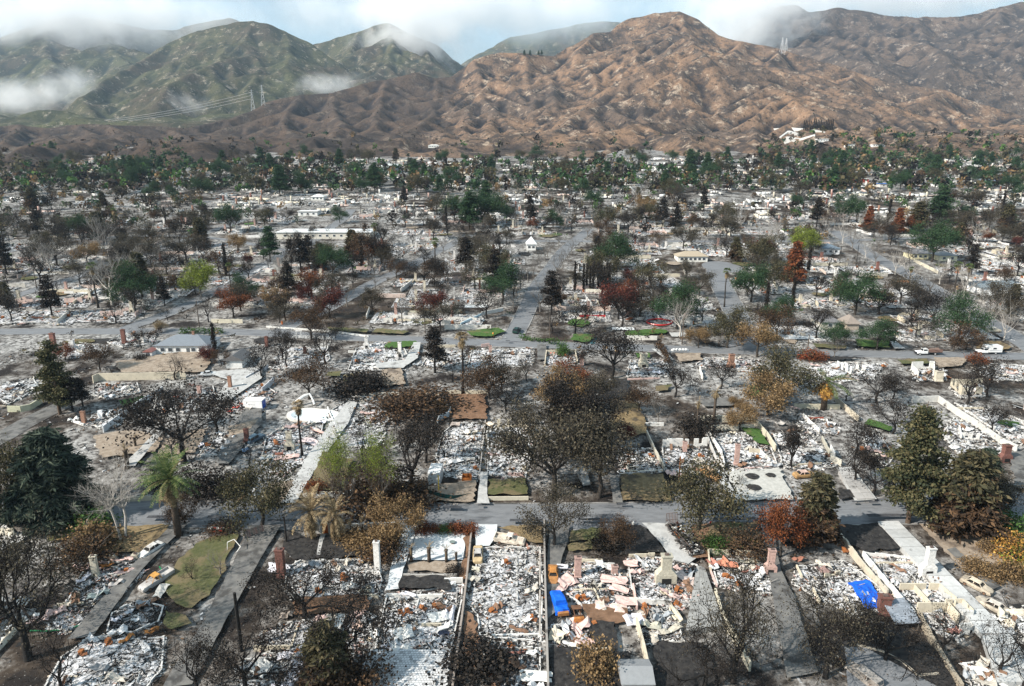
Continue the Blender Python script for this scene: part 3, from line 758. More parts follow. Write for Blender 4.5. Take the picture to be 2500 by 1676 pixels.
date_palm("bare_palm", 284, 3.4, 1.7, 'straw', 'straw', 7, 4)
cypress("green_cypress", 285, 13, 1.0, 'green', 9)
broadleaf("yellow_tree", 286, 8, 3.8, 'spring', 'grey', 14, .6, .30, levels=3, limbs=7, kids=5)
shrub("orange_shrub", 287, 2.6, 1.5, 'orange', 160, 12)
shrub("pale_shrub", 288, 1.8, 1.4, 'spring', 120, 10)
shrub("round_shrub", 289, 3.2, 1.8, 'black', 200, 14)
broadleaf("white_twin_tree", 290, 15, 4.6, 'grey', 'pale', 0, levels=4, limbs=9, kids=5, up=.5, rad=.017, base=.5, trunks=2, wob=.16)
broadleaf("weeping_black", 291, 9, 5.5, 'black', 'black', 1, .4, .25, levels=5, limbs=6, kids=4, up=.1, wob=.28, rad=.03)
broadleaf("twisted_grey_oak", 292, 9.5, 6.0, 'grey', 'black', 3, .55, .22, levels=4, limbs=6, kids=5, up=.15, wob=.28, rad=.035, thin=.35)
broadleaf("twisted_black_oak", 293, 9.5, 6.0, 'black', 'black', 2, .5, .22, levels=4, limbs=6, kids=5, up=.2, wob=.3, rad=.035, thin=.4)
broadleaf("dead_columnar", 294, 9, 2.2, 'black', 'black', 2, .3, .25, levels=4, limbs=9, kids=4, up=1.6, base=.3, wob=.1)
broadleaf("blossom_tree", 295, 5, 2.6, 'straw', 'grey', 10, .5, .22, levels=3, limbs=6, kids=5)

CATS = {'shrub': 'shrub', 'palm': 'palm tree'}
TREES = []     # every plant placed: (object, kind, u, v, dist)
def plant(kind, x, y, H, label=None, group=None, variant=None, rz=None, z=None, wide=1.0):
    L = LIB[kind]; t, c, h0 = L[random.randrange(len(L)) if variant is None else variant]
    nm = kind
    sh = 'shrub' in kind
    root = empty(nm, (x, y, (SLOPE * y if z is None else z)), random.uniform(0, 6.28) if rz is None else rz, label, 'palm tree' if 'palm' in kind else 'shrub' if sh else 'tree', group)
    s = H / h0; root.scale = (s * wide, s * wide, s)
    link("stems" if sh else "trunk", t, root); link("crown", c, root)
    p = proj(x, y, root.location.z)
    TREES.append([root, kind, p[0], p[1], y])
    return root
def top_h(u, v, vt):
    x, y = g(u, v); r = ray(u, vt); return CAMH + y * r[2] / r[1] - SLOPE * y
def tree(kind, u, v, vt, label=None, group=None, **kw):
    """plant whose foot is at pixel (u, v) and whose top reaches row vt of the photograph"""
    x, y = g(u, v); return plant(kind, x, y, top_h(u, v, vt), label, group, **kw)
# ---------------------------------------------------------------- debris, ruins, walls
ASHP = [((0.68,0.665,0.64), .46), ((0.45,0.44,0.42), .15), ((0.20,0.195,0.19), .07), ((0.030,0.029,0.029), .18), ((0.28,0.11,0.04), .025), ((0.58,0.41,0.37), .035), ((0.44,0.36,0.27), .05), ((0.78,0.78,0.78), .025)]
DARKP = [((0.030,0.029,0.029), .5), ((0.12,0.115,0.11), .2), ((0.38,0.38,0.38), .17), ((0.30,0.11,0.035), .05), ((0.6,0.6,0.6), .08)]
PINKP = [((0.60,0.60,0.60), .34), ((0.40,0.39,0.385), .16), ((0.03,0.03,0.03), .20), ((0.62,0.43,0.39), .17), ((0.30,0.11,0.035), .05), ((0.5,0.42,0.32), .08)]

def in_poly(px, py, poly):
    c = np.zeros(len(px), bool); n = len(poly)
    for i in range(n):
        x0, y0 = poly[i]; x1, y1 = poly[(i + 1) % n]
        m = ((y0 > py) != (y1 > py)) & (px < (x1 - x0) * (py - y0) / (y1 - y0 + 1e-12) + x0)
        c ^= m
    return c
def sample(r, poly, n):
    P = np.array(poly); lo = P.min(0); hi = P.max(0); out = np.zeros((0, 2))
    while len(out) < n:
        q = r.uniform(lo, hi, (n * 2 + 8, 2)); out = np.concatenate([out, q[in_poly(q[:, 0], q[:, 1], poly)]])
    return out[:n]

def rubble(r, poly, n, pal=ASHP, big=1.0, zf=None, hmax=0.35, sticks=.25, lumps=.22, P=None):
    """shards, sticks and lumps of a burnt-out house, all as quads"""
    P = sample(r, poly, n) if P is None else P; cols = np.array([c for c, w in pal]); w = np.array([w for c, w in pal]); w = w / w.sum()
    col = cols[r.choice(len(cols), n, p=w)] * r.uniform(.75, 1.15, (n, 1))
    hp = fbm(P[:, 0] / 2.6, P[:, 1] / 2.6, 13, 3); dk_ = (hp < .43) & (r.random(n) < .7); col[dk_] = np.array([.05, .047, .045]) * r.uniform(.5, 2.2, (dk_.sum(), 1))
    kind = r.random(n); z0 = (zf(P[:, 0], P[:, 1]) if zf else SLOPE * P[:, 1])
    out = []
    m = kind < 1 - sticks - lumps; k = m.sum()                              # shards
    c = np.stack([P[m, 0], P[m, 1], z0[m] + r.uniform(.04, hmax, k)], 1); a = r.uniform(0, 6.28, k)
    e1 = np.stack([np.cos(a), np.sin(a), r.normal(0, .22, k)], 1) * (big * r.gamma(2.0, .19, k) + .12)[:, None]
    e2 = np.stack([-np.sin(a), np.cos(a), r.normal(0, .22, k)], 1) * (big * r.gamma(2.0, .13, k) + .08)[:, None]
    j = lambda: r.uniform(.5, 1.2, (k, 1))
    out.append((np.stack([c - e1 * j() - e2 * j(), c + e1 * j() - e2 * j(), c + e1 * j() + e2 * j(), c - e1 * j() + e2 * j()], 1), np.repeat(col[m][:, None], 4, 1)))
    m = (kind >= 1 - sticks - lumps) & (kind < 1 - lumps); k = m.sum()       # sticks, two crossed strips
    c = np.stack([P[m, 0], P[m, 1], z0[m] + r.uniform(.08, hmax + .15, k)], 1); a = r.uniform(0, 6.28, k)
    e1 = np.stack([np.cos(a), np.sin(a), r.normal(0, .22, k)], 1) * (big * r.gamma(2.2, .45, k) * .5 + .25)[:, None]
    wd = r.uniform(.03, .08, (k, 1)); e2 = np.stack([-np.sin(a), np.cos(a), 0 * a], 1) * wd; e3 = np.tile([0, 0, 1.0], (k, 1)) * wd
    cs = col[m].copy(); dk = r.random(k) < .55; cs[dk] = np.array([.03, .028, .027])
    for q in (e2, e3): out.append((np.stack([c - e1 - q, c + e1 - q, c + e1 + q, c - e1 + q], 1), np.repeat(cs[:, None], 4, 1)))
    m = kind >= 1 - lumps; k = m.sum()                                       # lumps: open boxes
    c = np.stack([P[m, 0], P[m, 1], z0[m]], 1); a = r.uniform(0, 6.28, k)
    sx = (big * r.gamma(2, .13, k) + .1)[:, None]; sy = (big * r.gamma(2, .10, k) + .08)[:, None]; h = (big * r.gamma(2, .10, k) + .08)[:, None]
    X = np.stack([np.cos(a), np.sin(a), 0 * a], 1) * sx; Y = np.stack([-np.sin(a), np.cos(a), 0 * a], 1) * sy; Zv = np.array([0, 0, 1.0]) * h + r.normal(0, .06, (k, 3))
    b = [c - X - Y, c + X - Y, c + X + Y, c - X + Y]; tp = [c + (q - c) * .8 + Zv * r.uniform(.7, 1.2, (k, 1)) for q in b]
    cc = np.repeat(col[m][:, None], 4, 1)
    out.append((np.stack(tp, 1), cc))
    for i in range(4): out.append((np.stack([b[i], b[(i + 1) % 4], tp[(i + 1) % 4], tp[i]], 1), cc))
    V = np.concatenate([o[0].reshape(-1, 3) for o in out]); C = np.concatenate([o[1].reshape(-1, 3) for o in out])
    return V, np.arange(len(V)).reshape(-1, 4), C

def ash_grid(r, poly, res, amp=.35, tint=(1, 1, 1), z0=.10, seed=0):
    """lumpy bed of ash over a plan polygon, following the slope"""
    P = np.array(poly); lo = P.min(0); hi = P.max(0); nx = max(3, int((hi[0] - lo[0]) / res)); ny = max(3, int((hi[1] - lo[1]) / res))
    X, Y = np.meshgrid(np.linspace(lo[0], hi[0], nx), np.linspace(lo[1], hi[1], ny), indexing='ij')
    ins = in_poly(X.ravel(), Y.ravel(), poly).reshape(X.shape)
    Z = SLOPE * Y + z0 + amp * (fbm(X / 2.2, Y / 2.2, seed, 4, .6) - .35) * ins - .15 * (~ins)
    Z = np.maximum(Z, SLOPE * Y - .14 + 0.18 * ins)
    idx = np.arange(nx * ny).reshape(nx, ny)
    F = np.stack([idx[:-1, :-1].ravel(), idx[1:, :-1].ravel(), idx[1:, 1:].ravel(), idx[:-1, 1:].ravel()], 1)
    iv = ins.ravel(); F = F[iv[F].sum(1) >= 3]
    return np.stack([X.ravel(), Y.ravel(), Z.ravel()], 1), F, np.tile(np.array(tint), (nx * ny, 1))

def wall_mb(mb, a, b, h, th, col, r, jag=.0, n=None, zf=None, gaps=()):
    """masonry wall from a to b (plan points) with a broken top and window gaps (t0, t1, sill)"""
    zf = zf or (lambda x, y: SLOPE * y)
    a = np.array(a, float); b = np.array(b, float); L = np.linalg.norm(b - a)
    if L < .1: return
    d = (b - a) / L; nrm = np.array([-d[1], d[0]]) * th / 2
    n = n or max(1, int(L / (1.0 if jag > .05 else 4.0)))
    ts = sorted(set(np.linspace(0, 1, n + 1)) | {t for gp in gaps for t in gp[:2]})
    for t0, t1 in zip(ts[:-1], ts[1:]):
        hh = h * (1 - jag * r.random()); tm = (t0 + t1) / 2
        for gp in gaps:
            if gp[0] <= tm <= gp[1]: hh = gp[2]
        h1 = hh * (1 - jag * .4 * r.random())
        if hh < .05: continue
        p, q = a + (b - a) * t0, a + (b - a) * t1
        pl = [p - nrm, q - nrm, q + nrm, p + nrm]
        zb = [zf(*s_) - .2 for s_ in pl]; zt = [zf(*p) + hh, zf(*q) + h1, zf(*q) + h1, zf(*p) + hh]
        V = [(s_[0], s_[1], z) for s_, z in zip(pl, zb)] + [(s_[0], s_[1], z) for s_, z in zip(pl, zt)]
        mb.add(V, [(4, 5, 6, 7), (0, 1, 5, 4), (1, 2, 6, 5), (2, 3, 7, 6), (3, 0, 4, 7)], col)

CH = dict(brick=(0.21, 0.10, 0.08), pink=(0.46, 0.31, 0.27), cream=(0.58, 0.53, 0.43), white=(0.72, 0.70, 0.67), stone=(0.46, 0.43, 0.35), red=(0.165, 0.078, 0.064), orange=(0.30, 0.17, 0.12))
def chimney_mb(h, w, col, style='plain', base=None):
    """chimney stack with a wider hearth, sloping shoulders and a cap with a flue; returns (stack, flue) meshes about its own foot"""
    m = MB(); f = MB(); d = w * .7; bw = base or w * 1.7; hb = h * .36
    if style == 'plain': bw = w * 1.12; hb = h * .12
    c2 = tuple(x * .85 for x in col)
    m.box((0, 0, hb / 2 - .15), (bw, d * 1.25, hb + .3), 0, col)
    V = [(-bw / 2, -d * .62, hb), (bw / 2, -d * .62, hb), (bw / 2, d * .62, hb), (-bw / 2, d * .62, hb)]; s = hb + (bw - w) * .55 + .05
    V += [(-w / 2, -d / 2, s), (w / 2, -d / 2, s), (w / 2, d / 2, s), (-w / 2, d / 2, s)]
    m.add(V, [(0, 1, 5, 4), (1, 2, 6, 5), (2, 3, 7, 6), (3, 0, 4, 7)], col)
    m.box((0, 0, (s + h) / 2), (w, d, h - s), 0, col); m.box((0, 0, h + .09), (w * 1.16, d * 1.2, .2), 0, c2)
    if style == 'hearth': f.box((0, -d * .63, hb * .42), (bw * .45, .08, hb * .55), 0, (0.02, .02, .02))
    f.box((0, 0, h + .30), (w * .42, d * .42, .28), 0, (.12, .09, .08))
    return m, f

TPL = []
def make_template(seed, lod):
    """parts of one kind of burnt house, about its own base (the slope is built in)"""
    r = np.random.default_rng(seed); w = r.uniform(13, 19); d = r.uniform(9, 13); parts = []
    q = lambda a: (a[0], a[1])
    poly = [(-w / 2, -d / 2), (w * .1, -d / 2), (w * .1, -d * .5 - r.uniform(0, 3)), (w / 2, -d * .5 - r.uniform(0, 2)), (w / 2, d / 2), (-w / 2, d / 2)]
    m = MB(); m.prism(poly, lambda x, y: SLOPE * y - .3, lambda x, y: SLOPE * y + .12, (.42, .41, .40)); parts.append(("foundation", m.mesh("foundation", M_DEBRIS), None))
    t = r.uniform(.9, 1.25)
    V, F, C = ash_grid(r, [(x * 1.22, y * 1.2) for x, y in poly], 1.1 if lod == 0 else 2.0, .4, (t, t, t * 1.01), .16, seed)
    parts.append(("ash_bed", np_mesh("ash_bed", V, F, M_ASH, C), 'stuff'))
    big = [(x * 1.12, y * 1.14) for x, y in poly]
    V, F, C = rubble(r, big, (760, 330)[lod], [ASHP, ASHP, PINKP, DARKP][seed % 4] if seed % 7 else ASHP, (.85, 1.3)[lod])
    parts.append(("debris", np_mesh("debris", V, F, M_DEBRIS, C), 'stuff'))
    m = MB()
    for a, b in list(zip(poly, poly[1:] + poly[:1])) + [((-w * .15, -d / 2), (-w * .15, d / 2)), ((-w / 2, d * .08), (w / 2, d * .08))]: wall_mb(m, a, b, .5, .22, (.58, .57, .55), r, .5, n=5)
    parts.append(("stem_wall", m.mesh("stem_wall", M_WALL), "stuff"))
    wc = [(.66, .64, .60), (.56, .50, .39), (.60, .46, .41), (.70, .69, .67), (.42, .40, .37)][seed % 5]
    ed = [((-w / 2, -d / 2), (w * .1, -d / 2)), ((w / 2, -d / 2), (w / 2, d / 2)), ((w / 2, d / 2), (-w / 2, d / 2)), ((-w / 2, d / 2), (-w / 2, -d / 2)), ((-w * .1, -d * .4), (-w * .1, d * .4)), ((-w * .5, 0), (w * .5, d * .05))]
    for i, (a, b) in enumerate(ed):
        if r.random() < .55:
            a = np.array(a); b = np.array(b); t0 = r.uniform(0, .5); t1 = r.uniform(t0 + .2, 1); m = MB()
            wall_mb(m, a + (b - a) * t0, a + (b - a) * t1, r.choice([.7, 1.1, 1.6, 2.3]), .22, wc, r, .35)
            if m.F: parts.append(("wall", m.mesh("wall", M_WALL), None))
    if r.random() < .75:
        h = r.uniform(3.4, 5.6); cw = r.uniform(.8, 1.3); col = CH[['pink', 'cream', 'white', 'stone', 'brick', 'white', 'cream'][r.integers(0, 7)]]
        m, f = chimney_mb(h, cw, col, r.choice(['plain', 'hearth'])); cx, cy = r.uniform(-w * .4, w * .4), r.uniform(-d * .3, d * .4)
        parts.append(("chimney", (m.mesh("chimney", M_BRICKY), f.mesh("flue", M_BRICKY), (cx, cy, SLOPE * cy)), None))
    for i in range(r.integers(1, 4)):
        m = MB(); x, y = r.uniform(-w * .4, w * .4), r.uniform(-d * .4, d * .4); L = r.uniform(1.5, 3.6)
        sheet_mb(m, (x, y, SLOPE * y + .45), L, L * r.uniform(.4, .7), r.uniform(0, 6), [(.70, .70, .70), (.62, .44, .40), (.34, .15, .09), (.45, .40, .33)][r.integers(0, 4)], r)
        parts.append(("fallen_sheet", m.mesh("fallen_sheet", M_DEBRIS), None))
    for i in range(r.integers(1, 3)):
        m = MB(); x, y = r.uniform(-w * .4, w * .4), r.uniform(-d * .4, d * .4)
        m.box((x, y, SLOPE * y + .6), (.75, .7, 1.0), r.uniform(0, 6), (.34, .12, .04), r.uniform(-.4, .4)); m.box((x + .1, y - .3, SLOPE * y + .35), (.9, .6, .3), r.uniform(0, 6), (.22, .08, .03), .3)
        parts.append(("rusty_appliance", m.mesh("rusty_appliance", M_RUST), None))
    return parts, w, d

def sheet_mb(m, c, L, W, rz, col, r, n=4, curl=.5, th=.06):
    """bent, crumpled slab of fallen wall or roof with real thickness"""
    ca, sa = math.cos(rz), math.sin(rz); G = []
    tl = r.normal(0, .12)
    for i in range(n + 1):
        for j in range(3):
            x = (i / n - .5) * L + r.normal(0, .05 * L); y = (j / 2 - .5) * W + r.normal(0, .06 * W)
            z = curl * .35 * math.sin(i * 1.9 + r.uniform(0, 1)) * r.uniform(.2, 1) + abs(r.normal(0, .10 * curl * 2)) + tl * x
            G.append((c[0] + x * ca - y * sa, c[1] + x * sa + y * ca, c[2] + z + SLOPE * (x * sa + y * ca)))
    B = [(x, y, z - th) for x, y, z in G]; N = len(G); F = []
    for i in range(n):
        for j in range(2):
            a = i * 3 + j; F += [(a, a + 3, a + 4, a + 1), (N + a, N + a + 1, N + a + 4, N + a + 3)]
    rim = [i * 3 for i in range(n + 1)] + [n * 3 + 1] + [i * 3 + 2 for i in range(n, -1, -1)] + [1]
    for a, b in zip(rim, rim[1:] + rim[:1]): F.append((a, N + a, N + b, b))
    m.add(G + B, F, col)

RUINS = []
def ruin_copy(i, x, y, sx=1.0, rz=0.0):
    parts, w, d = TPL[i]
    root = empty("burned_house", (x, y, SLOPE * y), rz); root.scale = (sx, abs(sx) , 1)
    props(root, None, "burned house", "burned house ruins on the slope beyond the second street")
    for nm, me, kind in parts:
        if nm == "chimney":
            c = link("chimney", me[0], root, me[2]); link("flue", me[1], c)
        else: props(link(nm, me, root), kind=kind)
    p = proj(x, y, SLOPE * y); RUINS.append((root, p[0], p[1], parts))
    return root
# ---------------------------------------------------------------- streets
SHEET = [0.05]
def lift():
    SHEET[0] += 0.004
    return SHEET[0]
ROADS = []
def smooth(P, n=6):
    P = [np.array(p, float) for p in P]; out = []
    for i in range(len(P) - 1):
        p0 = P[max(i - 1, 0)]; p1 = P[i]; p2 = P[i + 1]; p3 = P[min(i + 2, len(P) - 1)]
        for k in range(n):
            t = k / n; out.append(.5 * ((2 * p1) + (p2 - p0) * t + (2 * p0 - 5 * p1 + 4 * p2 - p3) * t * t + (3 * p1 - p0 - 3 * p2 + p3) * t ** 3))
    return np.array(out + [P[-1]])
def ribbon(pts, w, z, name, mat, kind='structure', w2=None):
    d = np.gradient(pts, axis=0); d /= np.linalg.norm(d, axis=1)[:, None] + 1e-9; nrm = np.stack([-d[:, 1], d[:, 0]], 1)
    ww = np.linspace(w, w2 or w, len(pts))[:, None] / 2
    L = pts + nrm * ww; R = pts - nrm * ww; V = np.concatenate([L, R]); V = np.c_[V, SLOPE * V[:, 1] + z]; n = len(pts)
    F = np.array([(i + n, i + n + 1, i + 1, i) for i in range(n - 1)])
    return props(link(name, np_mesh(name, V, F, mat)), kind=kind), L, R
def road(px, w, name="road", mat=None, kerb=True):
    pts = smooth([g(*p) for p in px]); z = lift()
    o, L, R = ribbon(pts, w, z, name, mat or M_ASPHALT)
    ROADS.append((pts, w, name)); return len(ROADS) - 1
def road_dist(x, y, skip=-1):
    best = 1e9
    for i, (P, w, n) in enumerate(ROADS):
        if i == skip: continue
        a = P[:-1]; b = P[1:]; d = b - a; t = np.clip(((x - a[:, 0]) * d[:, 0] + (y - a[:, 1]) * d[:, 1]) / ((d ** 2).sum(1) + 1e-9), 0, 1)
        best = min(best, float(np.hypot(x - a[:, 0] - t * d[:, 0], y - a[:, 1] - t * d[:, 1]).min()) - w / 2)
    return best
S1 = road([(-1200,1225),(-300,1244),(-100,1250),(0,1250),(348,1254),(700,1260),(1240,1262.5),(1560,1260),(1860,1256),(2050,1251),(2300,1245),(2500,1238),(2800,1228),(3700,1200)], 8.6)
S2 = road([(-1000,812),(-300,812),(0,811),(137,810),(547,811),(811,823),(1030,831),(1240,840),(1550,850),(1955,862),(2300,868),(2500,871),(2800,876),(3500,884)], 6.3)
RA = road([(300,812),(320,799),(383,777),(451,750),(520,714),(588,679),(640,650),(702,616),(760,590),(800,572)], 6.0)
RB = road([(680,816),(710,794),(798,755),(866,717),(921,687),(1003,649),(1058,619),(1110,594),(1150,574)], 6.2)
RC = road([(1243,838),(1256,816),(1281,769),(1308,706),(1344,657),(1377,613),(1404,589),(1440,560)], 6.6)
RD = road([(1810,852),(1818,830),(1812,802),(1787,747),(1765,706),(1750,672),(1748,652)], 8.6)
RE = road([(2560,878),(2500,838),(2407,783),(2339,742),(2270,701),(2202,662),(2147,635),(2093,600),(2065,583),(2040,565)], 8.2)
RG = road([(-120,742),(27,725),(110,700),(191,676),(274,640),(369,618),(438,591),(506,569),(616,531),(680,512)], 5.5)
S3 = road([(1180,588),(1404,590),(1600,590),(1900,590),(2065,588),(2300,580)], 5.0)
S4 = road([(-100,640),(200,585),(470,578),(700,612)], 4.5)
R7 = road([(800,560),(825,545),(842,530),(858,512)], 6.5)
RF = road([(-60,1100),(0,1072),(60,1036),(130,1001),(200,972),(235,958)], 6.0, "lane", M_LANE)
# turning circle of the dead-end street
c_ = g(1762, 652); mb = MB(); z_ = lift()
mb.add([(c_[0] + 9 * math.cos(a), c_[1] + 11 * math.sin(a), SLOPE * (c_[1] + 11 * math.sin(a)) + z_) for a in np.linspace(0, 6.283, 28)[:-1]], [tuple(range(27))], (1, 1, 1))
mb.obj("road", M_ASPHALT, kind='structure')
for i, (P, w, n) in enumerate(ROADS):
    if n != "road": continue
    mb = MB()
    d = np.gradient(P, axis=0); d /= np.linalg.norm(d, axis=1)[:, None]; nr = np.stack([-d[:, 1], d[:, 0]], 1)
    for s in (-1, 1):
        Q = P + nr * s * (w / 2 + .12)
        for a, b in zip(Q[:-1], Q[1:]):
            m = (a + b) / 2
            if road_dist(*m, skip=i) < .6 or np.hypot(m[0] - c_[0], m[1] - c_[1]) < 10.5: continue
            wall_mb(mb, a, b, .16, .34, (1, 1, 1), rng, n=1)
    mb.obj("kerb", M_KERB, kind='structure')
# worn white lettering on the carriageway
M_MARK = sheet_mat("road_paint", (0.40, 0.40, 0.40), (0.62, 0.62, 0.62), 3.0, (0.14, 0.145, 0.15), 1.5, 0.5)
def marking(txt, u, v, size, rz, sy=2.2):
    x, y = g(u, v); c = bpy.data.curves.new("road_marking", 'FONT'); c.body = txt; c.size = size; c.align_x = 'CENTER'; c.align_y = 'CENTER'; c.offset = .02; c.materials.append(M_MARK)
    o = link("road_marking", c, None, (x, y, SLOPE * y + SHEET[0] + .012)); o.scale = (1, sy, 1); o.rotation_euler = (math.atan(SLOPE), 0, rz); props(o, kind='structure')
marking("STOP", 703, 801, 1.7, math.radians(140), 1.6)
marking("STOP", 1223, 824, 1.7, math.radians(165), 1.6)
marking("STOP", 1806, 840, 1.7, math.radians(185), 1.6)
marking("7", 2471, 826, 2.4, math.radians(60), 1.4)
marking("0", 2473, 832, 1.8, 0, 1.2)

# ---------------------------------------------------------------- plan sheets: lawns, drives, yards
def sheet(name, px, mat, kind='structure', inset=0, world_pts=None):
    P = world_pts or [g(*p) for p in px]; z = lift(); mb = MB()
    soft = name in ("lawn", "yard", "planter_bed", "burnt_bed", "charred_floor", "patio_bed"); jr = .55 if soft else .16; Q = []
    for a, b in zip(P, P[1:] + P[:1]):
        L = math.hypot(b[0] - a[0], b[1] - a[1]); k = max(1, int(L / (.9 if soft else 1.6))); k = min(k, 60)
        for i in range(k):
            t = i / k; q = jr * (fbm(a[0] + (b[0] - a[0]) * t, a[1] + (b[1] - a[1]) * t, len(P), 3) - .5) * 3.2 * (min(1, L / 6))
            nx_, ny_ = -(b[1] - a[1]) / (L + 1e-9), (b[0] - a[0]) / (L + 1e-9)
            Q.append((a[0] + (b[0] - a[0]) * t + nx_ * float(q), a[1] + (b[1] - a[1]) * t + ny_ * float(q)))
    P = Q
    mb.add([(x, y, SLOPE * y + z) for x, y in P], [tuple(range(len(P)))], (1, 1, 1))
    o = mb.obj(name, mat, kind=kind)
    if o.data.polygons[0].normal.z < 0: o.data.flip_normals()
    return o

# ---------------------------------------------------------------- standing houses
def house(u0, u1, v, hw, depth, roof='hip', wall=(.72, .71, .68), rc=(.20, .22, .25), rh=None, label="", nwin=3, door=.5, name="house", chim=None, cat="house", over=.5, win_side=1):
    a = g(u0, v); b = g(u1, v); w = math.hypot(b[0] - a[0], b[1] - a[1]); rz = math.atan2(b[1] - a[1], b[0] - a[0])
    mx, my = (a[0] + b[0]) / 2, (a[1] + b[1]) / 2
    root = empty(name, (mx, my, SLOPE * my - .1), rz, label, cat)
    m = MB(); m.box((0, depth / 2, hw / 2 - .4), (w, depth, hw + .8), 0, wall); m.obj("wall", M_PAINT, root)
    rh = rh or min(w, depth) * .22; m = MB(); W, D0, D1 = w / 2 + over, -over, depth + over; z = hw + .02; t = .16
    if roof == 'flat':
        m.box((0, depth / 2, hw + .15), (w + 2 * over, depth + 2 * over, .3), 0, rc); m.box((0, depth / 2, hw + .36), (w + over, depth + over, .1), 0, tuple(min(1, q * 1.1) for q in rc))
    else:
        if roof == 'hip':
            k = min(W, (D1 - D0) / 2) ; R = [(-max(W - k, .2), depth / 2, z + rh), (max(W - k, .2), depth / 2, z + rh)]
            if W < (D1 - D0) / 2: R = [(0, D0 + W, z + rh), (0, D1 - W, z + rh)]
        elif roof == 'gable': R = [(-W, depth / 2, z + rh), (W, depth / 2, z + rh)]
        else: R = [(0, D0, z + rh), (0, D1, z + rh)]
        E = [(-W, D0, z), (W, D0, z), (W, D1, z), (-W, D1, z)]
        V = E + R + [(x, y, q - t) for x, y, q in E]
        F = [(0, 1, 5, 4), (1, 2, 5), (2, 3, 4, 5), (3, 0, 4)] if roof != 'gable_front' and not (roof == 'hip' and W < (D1 - D0) / 2) else [(0, 1, 4), (1, 2, 5, 4), (2, 3, 5), (3, 0, 4, 5)]
        F += [(6, 9, 8, 7), (0, 6, 7, 1), (1, 7, 8, 2), (2, 8, 9, 3), (3, 9, 6, 0)]
        m.add(V, F, rc)
    ro = m.obj("roof", M_PAINT, root)
    if chim:
        c, f = chimney_mb(rh + .6, .7, CH[chim]); cc = c.obj("chimney", M_BRICKY, ro, (w * .12, depth * .5, hw + .2)); f.obj("flue", M_BRICKY, cc)
    for i in range(nwin):
        x = (-.5 + (i + .5) / nwin) * w * .9
        if door is not None and abs(x - (door - .5) * w) < 1.1: continue
        m = MB(); zw = hw * .55; m.box((x, -.03, zw), (1.5, .10, 1.25), 0, (.75, .75, .74)); wo = m.obj("window", M_PAINT, root)
        m = MB(); m.box((x, -.095, zw), (1.25, .04, 1.0), 0, (.05, .06, .07)); m.obj("pane", M_CLEAN, wo)
    if door is not None:
        m = MB(); m.box(((door - .5) * w, -.04, 1.05), (1.0, .1, 2.1), 0, (.10, .11, .12)); m.obj("door", M_PAINT, root)
    return root

house(383, 508, 866, 3.0, 9.5, 'hip', (.74, .74, .72), (.17, .19, .215), 2.3, "intact white bungalow with a grey hipped roof and cooler box", 6, .62, chim='orange')
r_ = g(450, 866); rt = house.__name__
gr_ = house(552, 592, 900, 2.7, 7.0, 'gable_front', (.76, .76, .74), (.13, .125, .125), 1.5, "white garage with a dark gabled roof beside the black cypress", 0, None, "garage", cat="garage")
house(352, 372, 874, 2.0, 3.0, 'gable_front', (.70, .70, .70), (.30, .13, .11), .7, "small white shed with a reddish roof near the bungalow", 0, .5, "shed", cat="shed", over=.2)
house(1655, 1727, 640, 2.8, 8, 'hip', (.74, .73, .68), (.36, .30, .22), 2.0, "surviving cream house with a tan hipped roof near the turning circle", 6, None)
house(2005, 2049, 622, 3.2, 9, 'hip', (.74, .74, .74), (.13, .17, .21), 2.0, "surviving white house with a slate blue roof by the right street", 3, None)
house(2226, 2266, 634, 3, 8, 'gable', (.68, .62, .40), (.20, .20, .21), 1.7, "pale yellow house with a grey gabled roof under the green pine", 3, None)
house(2292, 2336, 638, 2.8, 8, 'hip', (.70, .66, .48), (.22, .23, .24), 1.6, "pale yellow annex right of the large green pine", 2, None)
house(2392, 2482, 722, 3.4, 9, 'gable', (.80, .80, .80), (.17, .20, .22), 1.9, "long white building with a blue grey roof at the right edge", 1, None, "building", cat="building")
house(2003, 2048, 804, 2.6, 8, 'hip', (.62, .60, .52), (.15, .145, .15), 2.2, "small house with a dark pyramid roof behind the second street", 1, None)
house(2066, 2096, 806, 2.3, 6, 'hip', (.40, .34, .28), (.25, .21, .18), 2.4, "brown pyramid roof standing beside the dark pyramid roofed house", 0, None, "pavilion", cat="pavilion")
house(1286, 1308, 612, 3.4, 6, 'hip', (.76, .76, .74), (.72, .74, .74), 3.6, "white pavilion with a steep pale pyramid roof", 2, None, "pavilion", cat="pavilion")
house(676, 905, 584, 3.6, 17, 'flat', (.60, .57, .50), (.60, .61, .61), None, "long low flat roofed building with a white roof", 12, None, "building", cat="building")
house(593, 648, 535, 3, 9, 'flat', (.66, .66, .64), (.60, .60, .59), None, "flat white roofed house by the far left road", 4, None)
house(180, 212, 508, 3, 9, 'hip', (.62, .60, .56), (.25, .26, .27), None, "low grey roofed house among the dark left woods", 3, None)
house(186, 240, 503, 4, 9, 'flat', (.66, .64, .58), (.30, .29, .27), None, "pale long two storey house at the edge of left woods", 7, None)
house(832, 846, 500, 3, 7, 'gable_front', (.74, .74, .72), (.60, .60, .58), None, "tiny white gabled house in the far left rubble field", 1, None)
house(728, 775, 528, 3, 9, 'flat', (.70, .70, .68), (.55, .55, .54), None, "white flat roofed house above the long building", 3, None)
house(760, 790, 490, 3, 8, 'hip', (.70, .70, .66), (.66, .66, .64), None, "pale house near the centre left rubble below green trees", 3, None)
house(1286, 1318, 500, 3, 8, 'hip', (.76, .76, .75), (.62, .62, .62), None, "white house with a pale roof among dark central trees", 3, None)
house(1940, 1984, 506, 3.5, 9, 'flat', (.74, .73, .70), (.58, .57, .55), None, "white burnt house shell under dark trees at upper right", 4, None)
